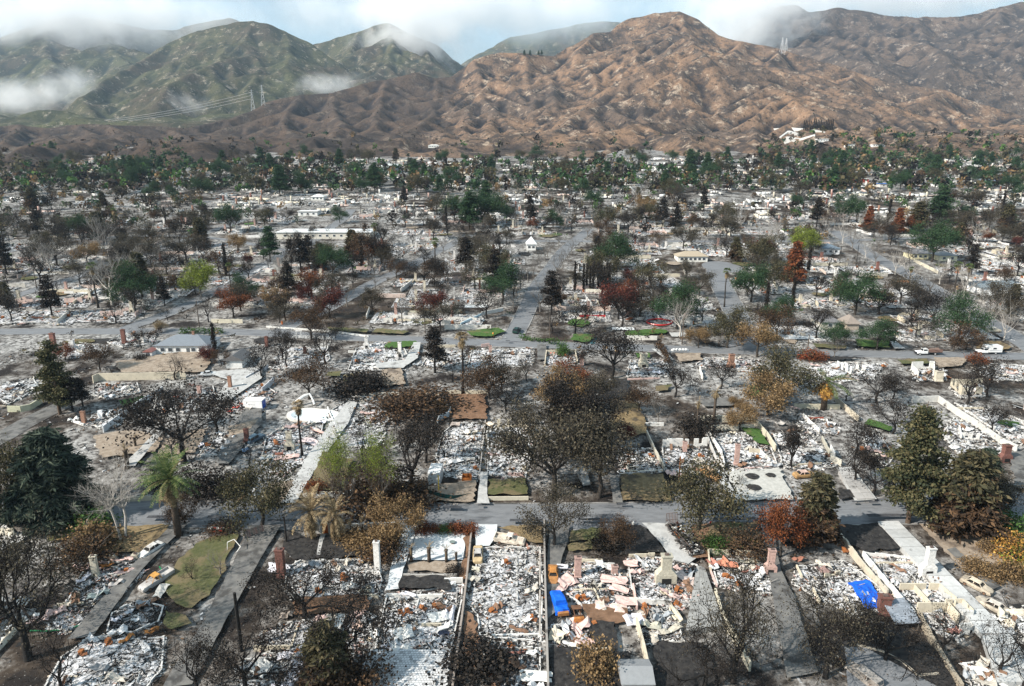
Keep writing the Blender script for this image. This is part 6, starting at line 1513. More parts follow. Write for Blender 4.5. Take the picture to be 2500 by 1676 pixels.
gw([(1575,1040),(1620,1040)], .8, W_, "short white kerb wall near the bare grey tree", .4, .02)
gw([(1578,1062),(1600,1110),(1622,1150)], 1.3, (.50,.47,.40), "pale wall between two ash ruins right of the tree group", .25, .12)
gw([(1722,1062),(1745,1120),(1768,1148)], 1.2, (.50,.49,.47), "pale wall left of the slim pink chimney ruin", .22, .1)
gw([(858,972),(955,966),(1075,968)], 1.0, (.58,.55,.48), "low white wall behind the brown hedge", .22, .05)
gw([(1090,962),(1195,962)], 1.0, C_, "cream wall at the back of the red dirt lot", .22, .03)
gw([(740,1215),(850,1214)], .9, W_, "white retaining wall below the left light green tree", .3, .08)
gw([(738,1208),(848,1206)], .6, C_, "cream coping behind the white retaining wall", .3, .08)
gw([(1192,1222),(1290,1221)], .8, (.56,.52,.42), "cream wall in front of the weedy lawn", .28, .03)
gw([(2125,1206),(2210,1206),(2230,1204)], .9, (.38,.34,.28), "tan kerbside wall left of the big pine", .25, .03)
gw([(2260,1295),(2320,1296)], 1.8, (.45,.40,.32), "tan gate wall under the olive deodar", .5, .05)
gw([(252,1228),(385,1222),(445,1220)], 1.1, (.50,.46,.36), "cream roadside wall behind the pale bare trees", .25, .05)
gw([(1735,1292),(1736,1355)], .4, (.36,.30,.26), "low edging left of the straw lawn", .2, .1)
gw([(820,1068),(745,1195),(690,1215)], .7, (.28,.26,.25), "dark fence base along the long concrete drive", .15, .2)
gw([(650,800),(815,812),(900,824)], .6, W_, "long low white wall at the street corner, left centre", .25, .05)
gw([(1330,985),(1280,990)], .6, W_, "short pale wall behind the tree group", .3, .05)
gw([(1245,1302),(1275,1318),(1292,1345)], .5, (.36,.20,.15), "low curved brick wall behind the white burnt pickup", .35, .05)

# curved white pool wall, slide and rim
c0 = g(765, 1018); rt = empty("empty_pool", (c0[0], c0[1], SLOPE * c0[1]), 0, "empty kidney shaped pool with a white rim", "swimming pool")
out = []; inn = []
for a in np.linspace(0, 2 * math.pi, 33)[:-1]:
    k = 1 + .22 * math.cos(2 * a + .5); out.append((math.cos(a) * 5.6 * k, math.sin(a) * 4.6 * k)); inn.append((math.cos(a) * 4.7 * k, math.sin(a) * 3.8 * k))
m = MB(); n_ = 32; zr = .55
m.add([(x, y, SLOPE * y + zr) for x, y in out] + [(x, y, SLOPE * y + zr) for x, y in inn] + [(x, y, SLOPE * y - .3) for x, y in out], [(i, (i + 1) % n_, n_ + (i + 1) % n_, n_ + i) for i in range(n_)] + [(2 * n_ + i, 2 * n_ + (i + 1) % n_, (i + 1) % n_, i) for i in range(n_)], (.62, .60, .56)); m.obj("rim", M_PAINT, rt)
m = MB(); m.add([(x, y, SLOPE * y + zr - .01) for x, y in inn] + [(x * .8, y * .8, SLOPE * y * .8 + .12) for x, y in inn], [(i, (i + 1) % n_, n_ + (i + 1) % n_, n_ + i) for i in range(n_)] + [tuple(n_ + i for i in range(n_))], (.62, .70, .72)); m.obj("basin", M_PAINT, rt)
x, y = g(745, 985); m = MB(); m.tube([(x - 2.5, y - 2.5, SLOPE * y + .6), (x, y - .5, SLOPE * y + 2.2), (x + 1.4, y, SLOPE * y + 2.6), (x + 2.6, y - 1.4, SLOPE * y + 1.2), (x + 3, y - 2, SLOPE * y + .4)], [.38, .38, .36, .25, .25], 6, (.75, .75, .74)); props(m.obj("pool_slide", M_PAINT), "white bent pool slide rising behind the kidney shaped pool", "pool slide")
m = MB(); sw = [g(*p) for p in ((1068,1040),(1072,1028),(1082,1022),(1095,1018),(1100,1005))]
for a, b in zip(sw[:-1], sw[1:]): wall_mb(m, a, b, 1.3, .25, (.60, .66, .70), wr)
props(m.obj("curved_wall", M_PAINT), "pale blue S shaped low wall left of the red dirt lot", "wall")

# ---------------------------------------------------------------- vehicles
def wheel(parent, x, y, r_, w, burnt):
    m = MB(); m.tube([(x, y - w / 2, r_), (x, y + w / 2, r_)], [r_, r_], 12, (.06, .05, .045) if burnt else (.02, .02, .02)); o = m.obj("wheel", M_RUST if burnt else M_PAINT, parent)
    m = MB(); m.tube([(x, y - w / 2 - .015, r_), (x, y + w / 2 + .015, r_)], [r_ * .6, r_ * .6], 10, (.22, .12, .07) if burnt else (.5, .5, .5)); m.obj("rim", M_RUST if burnt else M_CLEAN, o)
def shell(parent, name, st, col, mat, zb=.32):
    """lofted body: stations (x, half width, top z, half width at the top)"""
    m = MB(); V = []
    for x, hw, zt, ht in st: V += [(x, -hw * .96, zb), (x, -hw, zb + (zt - zb) * .55), (x, -ht, zt), (x, ht, zt), (x, hw, zb + (zt - zb) * .55), (x, hw * .96, zb)]
    n = len(st); F = [(i * 6 + k, i * 6 + 6 + k, i * 6 + 7 + k, i * 6 + 1 + k) for i in range(n - 1) for k in range(5)]
    F += [(0, 1, 2, 3, 4, 5), tuple((n - 1) * 6 + k for k in (5, 4, 3, 2, 1, 0))]
    m.add(V, F, col); return m.obj(name, mat, parent)
def car(u, v, rz, style, col, label, burnt=True, rust=None, z=0.0, cat=None):
    x, y = g(u, v); root = empty({'van': 'van', 'pickup': 'pickup_truck', 'suv': 'car', 'sedan': 'car'}[style], (x, y, SLOPE * y + .08 + z), math.radians(rz), label, cat or {'van': 'van', 'pickup': 'pickup truck', 'suv': 'car', 'sedan': 'car'}[style], "burnt vehicles" if burnt else None)
    root.rotation_euler = (math.atan(SLOPE) * math.cos(math.radians(rz)), -math.atan(SLOPE) * math.sin(math.radians(rz)), math.radians(rz))
    mt = M_RUST if burnt else M_CLEAN; rc = rust or col; low = .22 if burnt else .32
    if style == 'sedan':
        shell(root, "body", [(-2.3,.72,.72,.62),(-2.1,.86,.94,.74),(-1.3,.90,.98,.78),(-.9,.90,.94,.80),(.85,.90,.92,.80),(1.0,.90,.90,.76),(1.9,.86,.80,.70),(2.3,.70,.62,.60)], col, mt, low); R = (-1.0, .45, 1.42, .60); A = [(-1.55, .74, .96), (.98, .76, .92)]; L = 2.3
    elif style == 'suv':
        shell(root, "body", [(-2.35,.84,.95,.80),(-2.2,.92,1.05,.84),(.7,.92,1.05,.84),(.9,.92,1.03,.82),(2.1,.88,.95,.74),(2.35,.76,.72,.66)], col, mt, low + .1); R = (-2.0, .25, 1.75, .70); A = [(-2.2, .84, 1.05), (.9, .80, 1.03)]; L = 2.35
    elif style == 'van':
        shell(root, "body", [(-2.45,.86,1.05,.82),(-2.3,.94,1.12,.86),(1.2,.94,1.10,.86),(1.5,.94,1.05,.84),(2.2,.88,.92,.76),(2.45,.76,.70,.66)], col, mt, low + .08); R = (-2.25, .6, 1.85, .76); A = [(-2.35, .86, 1.12), (1.5, .82, 1.05)]; L = 2.45
    else:
        shell(root, "body", [(-2.8,.88,.80,.84),(-.55,.92,.82,.86),(-.5,.92,1.08,.84),(1.0,.92,1.08,.84),(1.2,.92,1.06,.82),(2.5,.88,.98,.76),(2.8,.78,.74,.70)], col, mt, low + .1); R = (-.45, .55, 1.80, .70); A = [(-.5, .84, 1.08), (1.15, .80, 1.06)]; L = 2.8
        for sx, sy, w, d in ((-1.7, .86, 2.3, .12), (-1.7, -.86, 2.3, .12), (-2.78, 0, .1, 1.7), (-.6, 0, .1, 1.7)):
            m = MB(); m.box((sx, sy, .98), (w, d, .42), 0, col); m.obj("bed_wall", mt, root)
    m = MB(); x0, x1, zr, hw = R
    m.add([(x0 - .05, -hw * .97, zr - .05), (x1 + .08, -hw * .97, zr - .07), (x1, -hw * .8, zr), (x0, -hw * .8, zr), (x0, hw * .8, zr), (x1, hw * .8, zr), (x1 + .08, hw * .97, zr - .07), (x0 - .05, hw * .97, zr - .05)], [(0, 1, 2, 3), (3, 2, 5, 4), (4, 5, 6, 7), (7, 6, 1, 0)], rc); m.obj("roof", mt, root)
    for s in (-1, 1):
        for (a, ay, az), b in ((A[0], x0), (A[1], x1)):
            m = MB(); m.tube([(a, ay * s, az - .04), (b, hw * .95 * s, zr - .05)], [.06, .05], 4, rc); m.obj("pillar", mt, root)
        m = MB(); xm = (x0 + x1) / 2 - .1; m.tube([(xm, A[0][1] * s * 1.02, 1.0), (xm, hw * .95 * s, zr - .05)], [.07, .06], 4, rc); m.obj("pillar", mt, root)
    m = MB(); m.box(((A[0][0] + A[1][0]) / 2, 0, .97), (A[1][0] - A[0][0] - .3, 1.45, .12), 0, (.03, .028, .026) if burnt else (.03, .035, .04)); m.box(((x0 + x1) / 2 + .1, 0, 1.08), (.25, 1.3, .45), 0, (.07, .05, .04), .2); m.obj("seats", mt, root)
    if not burnt:
        m = MB(); m.box(((x0 + x1) / 2, 0, (zr + .95) / 2), ((x1 - x0) + .3, hw * 1.93, zr - 1.02), 0, (.02, .025, .03), 0, 0, .97); m.obj("window", M_CLEAN, root)
    for wx in (-L * .62, L * .62):
        for s in (-1, 1): wheel(root, wx, s * .80, .30 if burnt else .36, .2, burnt)
    for s in (-1, 1):
        m = MB(); m.box((L * .97, s * .55, .62), (.12, .3, .14), 0, (.05, .05, .05) if burnt else (.8, .8, .8)); m.obj("headlight", mt, root)
    return root
car(370, 1350, 244, 'sedan', (.66, .65, .63), "burnt white sedan parked on the left driveway", rust=(.60, .58, .55))
car(383, 1425, 240, 'pickup', (.44, .42, .40), "burnt open vehicle with a rusty orange hood by the lawn", rust=(.55, .28, .07))
car(1245, 1326, -14, 'pickup', (.62, .55, .46), "burnt white pickup stranded at the top of the grey ash field", rust=(.66, .62, .56))
car(1167, 1360, 92, 'sedan', (.50, .38, .22), "burnt sedan with a yellowed nose left of the ash field", rust=(.42, .40, .38))
car(1350, 1411, 268, 'sedan', (.36, .17, .06), "burnt orange car on the narrow drive beside the dark wall", rust=(.50, .22, .06))
car(2383, 1437, 305, 'sedan', (.42, .36, .28), "upper of two burnt sedans beside the pale panelled drive", rust=(.62, .54, .42))
car(2420, 1487, 128, 'sedan', (.43, .38, .31), "lower of two burnt sedans beside the pale panelled drive", rust=(.55, .50, .44))
car(1735, 1166, 300, 'van', (.38, .21, .09), "burnt orange van at the edge of the pale gravel yard", rust=(.55, .38, .25))
car(1962, 1165, 10, 'sedan', (.38, .23, .10), "burnt orange and pink car in front of the black columnar tree", rust=(.56, .40, .34))
car(1425, 1175, 280, 'suv', (.40, .40, .39), "burnt pale jeep in the shade under the big tree group", rust=(.38, .37, .36))
car(625, 1078, 62, 'suv', (.05, .09, .13), "dark blue unburnt car beside the brick chimney ruin", burnt=False, rust=(.10, .17, .22))
car(2105, 1662, 118, 'van', (.30, .27, .24), "burnt van with a holed roof at the bottom edge", rust=(.30, .28, .26))
car(1262, 812, 70, 'suv', (.01, .035, .03), "dark green car parked at the corner of the central street", burnt=False)
car(2425, 812, 5, 'suv', (.42, .38, .30), "burnt beige cars' front one beside the right street", rust=(.45, .42, .36))
car(510, 918, 10, 'sedan', (.55, .56, .56), "pale sedan by the garage drive behind the long cream wall", burnt=False)
car(1165, 575, 10, 'sedan', (.02, .02, .02), "small dark car at the end of the left middle street", burnt=False)

# ---------------------------------------------------------------- trees and plants of the near blocks
for k, u, v, vt, lb, kw in [
 # bottom row
 ("twisted_grey_oak", 70, 1610, 1295, "large dead grey leaved oak with leaning trunk at the left edge", dict(wide=.68)),
 ("grey_oak", 5, 1500, 1350, "grey leaved oak cut by the left frame edge", {}),
 ("bare_black", 150, 1690, 1530, "small bare tree rising from the bottom left corner", {}),
 ("brown_shrub", 212, 1368, 1300, "brown and tan shrub behind the three pale stumps", dict(wide=1.5)),
 ("tan_shrub", 225, 1335, 1270, "straw coloured shrub under the pale twin trees", dict(wide=1.2)),
 ("green_shrub", 226, 1292, 1240, "dark green dome shrub at the roadside under the deodar", dict(wide=1.3)),
 ("white_twin_tree", 305, 1322, 1128, "pale bare tree with two white trunks by the roadside", dict(variant=0)),
 ("date_palm", 436, 1310, 1125, "tall date palm with full green fronds and orange fruit stalks", {}),
 ("brown_oak", 453, 1284, 1218, "small brown leaved street tree behind the green date palm", {}),
 ("bare_black", 470, 1422, 1365, "small bare tree in a round soil ring on the lawn", dict(wide=1.0)),
 ("bare_grey", 540, 1410, 1340, "thin brown twiggy tree at the right side of the lawn", dict(wide=1.3)),
 ("brown_shrub", 540, 1300, 1272, "low dark hedge shrub behind the red garden chairs", dict(wide=2.0)),
 ("dead_palm", 765, 1318, 1210, "left of two withered date palms by the orange door", dict(wide=.85)),
 ("dead_palm", 822, 1328, 1222, "right of two withered date palms by the orange door", dict(wide=.65)),
 ("burnt_fan_palm", 858, 1322, 1268, "short scorched banana clump right of the withered palms", dict(wide=.9)),
 ("burnt_fan_palm", 886, 1318, 1262, "second scorched banana clump, nearer the brown bush", dict(wide=.9)),
 ("tan_tree", 960, 1330, 1228, "tall brown leaved bush at the courtyard drive", {}),
 ("tan_shrub", 915, 1340, 1290, "sprawling brown hedge shrub below the tall brown bush", dict(wide=1.6)),
 ("tan_shrub", 862, 1325, 1290, "brown hedge shrub between the palms and the tall bush", dict(wide=1.5)),
 ("brown_shrub", 945, 1360, 1310, "brown hedge shrub beside the pale courtyard drive", dict(wide=1.4)),
 ("weeping_black", 745, 1510, 1385, "black fallen tree sprawling over the ash field", dict(wide=1.25)),
 ("bare_black", 690, 1465, 1370, "charred forked stump beside the red leaning chimney", dict(wide=.8)),
 ("half_burnt_conifer", 800, 1690, 1520, "dark shaggy conifer at the bottom edge left of the patio", dict(wide=1.2)),
 ("weeping_black", 845, 1640, 1470, "black leafless tree in front of the pink plaster ruin", {}),
 ("brown_shrub", 880, 1680, 1600, "brown burnt bush at the patio's left corner", dict(wide=1.3)),
 ("weeping_black", 600, 1690, 1540, "bare black tree at the bottom edge beside the lane", {}),
 ("bare_black", 480, 1690, 1530, "thin bare tree at the bottom edge left of the lane", {}),
 ("rust_shrub", 1035, 1303, 1275, "rust red hedge shrub at the left end of the courtyard", dict(wide=1.3)),
 ("rust_shrub", 1062, 1302, 1278, "rust red hedge shrub, second along the courtyard", dict(wide=1.2)),
 ("green_shrub", 1088, 1303, 1280, "green tinged hedge shrub in the red courtyard hedge", dict(wide=1.3)),
 ("rust_shrub", 1115, 1303, 1272, "rust red hedge shrub near the right courtyard corner", dict(wide=1.2)),
 ("rust_shrub", 1148, 1306, 1274, "upright rust red shrub against the boundary wall", {}),
 ("bare_palm", 1004, 1376, 1330, "leftmost of four small burnt palms edging the courtyard", {}),
 ("bare_palm", 1048, 1376, 1328, "second from left of four burnt palms edging the courtyard", {}),
 ("bare_palm", 1090, 1376, 1334, "third from left of four burnt palms edging the courtyard", {}),
 ("bare_palm", 1114, 1376, 1344, "rightmost of four small burnt palms edging the courtyard", {}),
 ("black_shrub", 1110, 1403, 1380, "black bush at the right end of the brown planter bed", dict(wide=1.2)),
 ("black_shrub", 1165, 1640, 1570, "black bush beside the stained wall right of the patio", dict(wide=1.5)),
 ("grey_oak", 1352, 1338, 1196, "grey brown roadside tree above the narrow orange car drive", dict(wide=.85)),
 ("brown_oak", 1502, 1352, 1262, "narrow rust brown tree beside the charred front yard", dict(wide=.75)),
 ("black_shrub", 1478, 1342, 1300, "black bush beside the narrow rust brown tree", {}),
 ("green_shrub", 1742, 1340, 1305, "dark green bush at the left of the straw lawn", dict(wide=1.2)),
 ("brown_shrub", 1818, 1345, 1292, "olive brown bush beside the curved white path", dict(wide=1.6)),
 ("bare_palm", 1757, 1306, 1276, "small pale dead palm ringed with white stones on the lawn", {}),
 ("olive_tree", 1703, 1300, 1152, "dark trunked street tree with wide brown olive crown", dict(wide=.95)),
 ("rust_tree", 1905, 1360, 1232, "bright rust orange tree by the first street", dict(wide=.62)),
 ("half_burnt_conifer", 1986, 1326, 1150, "half burnt conifer with green top and brown skirt by the road", {}),
 ("tan_shrub", 1455, 1650, 1560, "tall yellow brown weed bush left of the cream boundary wall", dict(wide=.8)),
 ("twisted_grey_oak", 1790, 1665, 1420, "twisted dead oak left of the grey drive at the bottom", dict(wide=.7)),
 ("twisted_black_oak", 1720, 1690, 1520, "twisted black oak at the bottom edge beside the panels", dict(wide=.8)),
 ("twisted_grey_oak", 2015, 1655, 1450, "twisted grey oak with forked trunk right of the grey drive", dict(wide=.72)),
 ("twisted_black_oak", 2100, 1560, 1480, "low black oak in front of the blue tarpaulin", dict(wide=.9)),
 ("weeping_black", 2160, 1620, 1500, "bare black tree beside the corrugated metal roof", {}),
 ("bare_black", 2300, 1600, 1480, "black twiggy tree in front of the roomy ruin", {}),
 ("bare_black", 2440, 1650, 1520, "bare tree with many upright twigs at lower right", dict(wide=1.2)),
 ("bare_black", 2500, 1690, 1540, "bare tree at the bottom right corner of the frame", {}),
 ("orange_shrub", 2476, 1372, 1292, "large orange and green bush at the right edge", dict(wide=1.1)),
 ("pale_shrub", 2492, 1390, 1335, "pale yellow green bush at the right frame edge", {}),
 ("tan_shrub", 2378, 1398, 1358, "tan bush, leftmost of four right of the pale drive", dict(wide=1.2)),
 ("tan_shrub", 2415, 1412, 1372, "tan bush, second of four above the burnt sedans", dict(wide=1.1)),
 ("tan_shrub", 2468, 1412, 1368, "tan bush just below the large orange bush", dict(wide=1.0)),
 ("tan_shrub", 2405, 1350, 1316, "small yellow brown bush near the roadside deodar", {}),
 ("green_shrub", 2450, 1310, 1245, "grey green bush behind the orange bush", dict(wide=1.4)),
 # north of the first street
 ("deodar", 138, 1262, 1040, "big blue green deodar cedar at left overhanging the road", dict(variant=0, wide=1.15)),
 ("olive_tree", 10, 1290, 1110, "olive brown burnt tree at the left frame edge by the road", dict(wide=.6)),
 ("bare_grey", 310, 1145, 1092, "small thin palm like tree on the pale dirt lot", dict(wide=.7)),
 ("bare_palm", 332, 1096, 1062, "small straw coloured palm on the pale dirt lot", {}),
 ("bare_palm", 312, 1142, 1088, "taller straw coloured palm at the head of the path", {}),
 ("bare_grey", 424, 1130, 1000, "bare grey tree with white branches beside the black oaks", {}),
 ("black_oak", 450, 1130, 930, "tallest black oak behind the green date palm", {}),
 ("black_oak", 400, 1070, 950, "black oak at the left of the dark twin group", {}),
 ("black_oak", 528, 1062, 955, "leaning black oak at the right of the dark twin group", {}),
 ("round_shrub", 395, 1195, 1130, "dark green rounded shrub left of the date palm", dict(wide=1.1)),
 ("round_shrub", 480, 1215, 1118, "big dark green rounded tree right of the date palm", dict(wide=1.0)),
 ("black_shrub", 548, 1205, 1150, "burnt black palm clump beside the white gate", dict(wide=1.3)),
 ("olive_tree", 640, 1288, 1150, "olive brown street tree left of the long concrete drive", dict(wide=.9)),
 ("bare_black", 610, 1140, 1075, "small bare tree at the lane below the blue car", {}),
 ("burnt_fan_palm", 738, 1115, 980, "tall blackened fan palm with drooping straw head", {}),
 ("spring_tree", 838, 1252, 1072, "left of two fresh green trees by the first street", dict(variant=0, wide=.75)),
 ("spring_tree", 930, 1252, 1070, "right of two fresh green trees by the first street", dict(variant=1, wide=.75)),
 ("rust_shrub", 768, 1200, 1170, "orange brown bush on the lawn left of the green trees", dict(wide=1.4)),
 ("brown_shrub", 905, 1235, 1150, "brown thicket between the two fresh green trees", dict(wide=1.6)),
 ("brown_shrub", 1000, 1230, 1165, "brown thicket right of the fresh green trees", dict(wide=1.5)),
 ("black_oak", 1010, 1200, 1030, "dark oak left of the white storage container", {}),
 ("black_oak", 1040, 1130, 1010, "dark oak over the blue white ash ruin", dict(wide=.9)),
 ("bare_black", 885, 1130, 1000, "bare black tree standing in the grey ruin", dict(wide=.8)),
 ("bare_black", 1085, 1120, 1050, "small bare black tree at the edge of blue white ash", {}),
 ("brown_shrub", 975, 1010, 955, "long rust brown hedge, left part", dict(wide=2.0)),
 ("brown_shrub", 1030, 1000, 940, "long rust brown hedge, right part", dict(wide=2.2)),
 ("tan_shrub", 1072, 1005, 975, "tan bush at the right end of the rust brown hedge", {}),
 ("grey_oak", 1352, 1215, 1010, "grey olive oak, left front of the big tree group", dict(wide=1.0)),
 ("grey_oak", 1462, 1215, 1030, "grey olive oak, right front of the big tree group", dict(wide=1.0)),
 ("black_oak", 1400, 1120, 925, "tall dark oak in the middle of the big tree group", dict(wide=.75)),
 ("black_pine", 1365, 1085, 930, "dark shaggy conifer inside the big tree group", dict(wide=1.6)),
 ("black_oak", 1420, 1100, 950, "black oak inside the big tree group", dict(wide=1.1)),
 ("black_oak", 1480, 1100, 965, "black oak on the right flank of the big tree group", {}),
 ("grey_oak", 1320, 1120, 985, "grey oak on the left flank of the big tree group", {}),
 ("grey_oak", 1440, 1010, 905, "pale grey oak at the back of the big tree group", {}),
 ("tan_tree", 1362, 1010, 912, "tan grey oak at the back left of the big tree group", {}),
 ("rust_tree", 1395, 960, 885, "rust topped tree behind the big tree group", {}),
 ("red_tree", 1525, 1085, 1040, "small dark red tree at the edge of the straw yard", {}),
 ("brown_oak", 1560, 1010, 935, "rust brown tree behind the straw yard", {}),
 ("bare_grey", 1605, 1038, 955, "bare pale grey tree in the middle yards", {}),
 ("orange_palm", 2010, 1000, 905, "orange brown date palm with green tip among white ruins", dict(wide=1.5)),
 ("withered_palm", 1742, 1035, 945, "drooping straw coloured palm behind the pool yard", {}),
 ("withered_palm", 1700, 1060, 970, "thin withered palm left of the drooping straw palm", dict(wide=.6)),
 ("black_shrub", 1705, 1055, 1010, "dark bush under the withered palms", dict(wide=1.4)),
 ("tan_tree", 1806, 1052, 1000, "small tan tree before the cream yard wall", {}),
 ("tan_tree", 1800, 1005, 975, "small tan bush tree behind the cream back wall", {}),
 ("bare_black", 1807, 1190, 1155, "small dark bush tree on the pale gravel yard", {}),
 ("dead_columnar", 1930, 1142, 1030, "black columnar dead tree amid white ash", {}),
 ("black_oak", 2090, 1110, 1020, "black oak between white ash and the dark ruin", {}),
 ("black_oak", 2085, 1180, 1080, "black oak beside the panelled drive at right", {}),
 ("black_oak", 2130, 1210, 1110, "black oak left of the big pine", {}),
 ("black_oak", 2180, 1060, 980, "dark oak behind the big pine", {}),
 ("pine", 2216, 1278, 980, "tallest olive pine on the right beside the first street", dict(variant=0, wide=.95)),
 ("half_burnt_conifer", 2350, 1312, 1095, "olive brown conifer at right by the tan gate wall", dict(variant=1, wide=1.15)),
 ("deodar", 2390, 1230, 1090, "dark green deodar behind the olive brown conifer at right", dict(variant=0, wide=.9)),
 ("grey_oak", 2440, 1270, 1170, "grey green oak at the right end of the first street", {}),
 ("bare_grey", 2270, 1262, 1225, "slim bare sapling by the road right of the pine", {}),
 # south of the second street
 ("pine", 147, 1012, 826, "tall olive pine at left by the diagonal lane", dict(variant=1)),
 ("black_pine", 178, 1005, 915, "black conifer right of the tall olive pine", dict(wide=1.3)),
 ("black_pine", 203, 995, 920, "second black conifer right of the tall olive pine", dict(wide=1.2)),
 ("rust_tree", 160, 880, 840, "rust red tree behind the tall olive pine", {}),
 ("brown_oak", 245, 905, 835, "brown tree on the dirt yard left of the bungalow", {}),
 ("bare_black", 428, 928, 865, "bare black tree in front of the bungalow", dict(wide=1.2)),
 ("black_shrub", 345, 880, 862, "black bush beside the small red roofed shed", dict(wide=1.4)),
 ("red_tree", 515, 890, 845, "dark red brown tree right of the bungalow", {}),
 ("brown_oak", 540, 895, 855, "brown tree between bungalow and garage", {}),
 ("black_cypress", 525, 862, 790, "black cypress standing right of the bungalow", dict(wide=1.1)),
 ("black_oak", 345, 850, 800, "dark brown tree left of the bungalow roof", {}),
 ("black_oak", 640, 925, 845, "thin dark tree right of the white garage", {}),
 ("bare_black", 700, 895, 815, "tall black tree left of the round brown tree", {}),
 ("black_oak", 690, 880, 800, "dark tree at the second street, left centre", {}),
 ("black_oak", 795, 890, 800, "dark tree at the second street above the round brown tree", {}),
 ("brown_oak", 755, 975, 878, "round dark brown tree above the tall fan palm", dict(wide=1.15)),
 ("black_shrub", 870, 960, 910, "dark thicket right of the round brown tree", dict(wide=1.6)),
 ("black_shrub", 900, 945, 905, "dark thicket beside the brown dirt patch", dict(wide=1.5)),
 ("black_pine", 1062, 912, 794, "tall black pine in front of the second street", dict(variant=1, wide=1.2)),
 ("burnt_fan_palm", 1130, 962, 812, "tall straw headed fan palm near the second street", {}),
 ("brown_oak", 1195, 975, 878, "brown tree group right of the straw headed fan palm", dict(wide=1.1)),
 ("grey_oak", 1225, 960, 880, "grey oak behind the brown tree right of the palm", {}),
 ("black_oak", 1235, 1005, 935, "dark oak over the red dirt lot", {}),
 ("bare_black", 1285, 930, 860, "bare black tree left of the pale oaks", {}),
 ("bare_black", 1105, 930, 865, "small black tree beside the straw headed fan palm", {}),
 ("black_oak", 1494, 925, 800, "broad black oak beside the second street", dict(wide=1.15)),
 ("black_oak", 1648, 970, 885, "black oak right of the stone hearth ruin", {}),
 ("green_shrub", 1374, 868, 832, "dark green clipped cone shrub at the second street", dict(wide=.7)),
 ("black_oak", 1760, 950, 880, "dark oak before the orange chimney ruin", {}),
 ("olive_tree", 1905, 985, 870, "broad brown olive oak left of the orange palm", dict(wide=1.15)),
 ("tan_tree", 1874, 1015, 930, "tan golden tree beside the broad brown oak", dict(wide=1.1)),
 ("tan_tree", 1705, 850, 800, "tan tree by the mouth of the dead end street", {}),
 ("tan_tree", 1848, 872, 790, "tan brown tree right of the dead end street", dict(wide=1.1)),
 ("olive_tree", 1775, 850, 755, "grey olive tree covering the dead end street", dict(wide=.8)),
 ("black_oak", 2140, 985, 900, "black tree amid the white frames ruins", {}),
 ("bare_black", 2065, 980, 930, "bare tree right of the orange palm", dict(wide=1.3)),
 ("black_oak", 2180, 975, 915, "dark reddish thicket tree at right centre", {}),
 ("bare_black", 2362, 985, 890, "wide bare black tree over the roofless cream shell", dict(wide=1.3)),
 ("black_oak", 2410, 970, 875, "black oak near the right edge below the camper", {}),
 ("black_oak", 2418, 1055, 985, "dark oak above the long white wall's end", {}),
 ("bare_grey", 2036, 878, 815, "bare white branched tree by the second street, right", {}),
 ("bare_grey", 1900, 880, 815, "bare twiggy tree by the second street", {}),
 # along the second street
 ("green_tree", 2140, 855, 780, "green tree with pale trunk on the small front lawn", dict(wide=1.15)),
 ("green_tree", 2035, 850, 790, "dark green tree in front of the pyramid roofed house", {}),
 ("bare_grey", 2250, 865, 785, "wide bare pinkish grey tree behind the flatbed truck", dict(wide=1.6)),
 ("brown_oak", 2358, 855, 800, "brown oak between the flatbed and the camper", dict(wide=1.3)),
 ("black_oak", 2275, 797, 708, "big round dark green black tree near the right street", dict(wide=1.1)),
 ("bare_pale", 2365, 783, 690, "pale bare tree on the left verge of the right street", {}),
 ("bare_pale", 2450, 832, 720, "pale bare trunked tree at the right street corner", dict(wide=.8)),
 ("bare_pale", 2412, 812, 725, "thin pale bare tree near the right street corner", dict(wide=.8)),
 ("rust_shrub", 2385, 872 + 12, 862, "orange brown bush below the white camper truck", dict(wide=1.8)),
 ("rust_shrub", 1985, 876, 852, "rust red hedge on the near side of the second street", dict(wide=2.2)),
 ("bare_grey", 2060, 835, 800, "weeping bare tree before the brown pyramid roof", dict(wide=1.3)),
 ("yellow_tree", 492, 725, 645, "bright yellow green tree by the far left street", {}),
 ("bare_pale", 275, 745, 610, "large white bare tree in the left ruins", dict(wide=1.3)),
 ("blossom_tree", 393, 812, 785, "small pale blossoming tree at the left street corner", {}),
 ("fan_palm", 565, 715, 642, "fan palm on the far left street", dict(wide=.9)),
 ("fan_palm", 1768, 750, 655, "green fan palm standing in the dead end street's kerb", dict(wide=.9)),
 ("fan_palm", 2328, 720, 640, "left of the twin green fan palms by the right street", dict(wide=1.1)),
 ("fan_palm", 2355, 722, 645, "right of the twin green fan palms by the right street", dict(wide=1.1)),
 ("fan_palm", 2218, 705, 652, "short fan palm on the left verge of the right street", {}),
 ("green_tree", 2275, 640, 545, "big round green pine above the pale yellow houses", dict(wide=1.05)),
 ("rust_conifer", 1937, 690, 585, "narrow rust conifer in the right ruins", {}),
 ("yellow_tree", 1960, 625, 560, "bright green tree right of the dark red thicket", {}),
 ("red_tree", 1860, 640, 590, "dark red thicket tree beyond the turning circle", dict(wide=1.3)),
 ("black_oak", 1180 + 225, 905, 850, "black oak right of the asphalt drive", dict(wide=.8)),
 ("red_tree", 1052, 770, 718, "dark red round tree left of the central street", dict(wide=1.2)),
 ("red_tree", 1510, 780, 700, "dark rust red tree between central and dead end streets", dict(wide=1.1)),
 ("rust_tree", 1530, 745, 690, "bright rust tree behind the dark rust red one", {}),
 ("red_tree", 805, 775, 705, "dark red tree on the left middle street", {}),
 ("red_tree", 745, 735, 700, "dark red tree left of the left middle street", {}),
 ("brown_oak", 760, 830, 735, "tall brown tree at the left middle street corner", dict(wide=.9)),
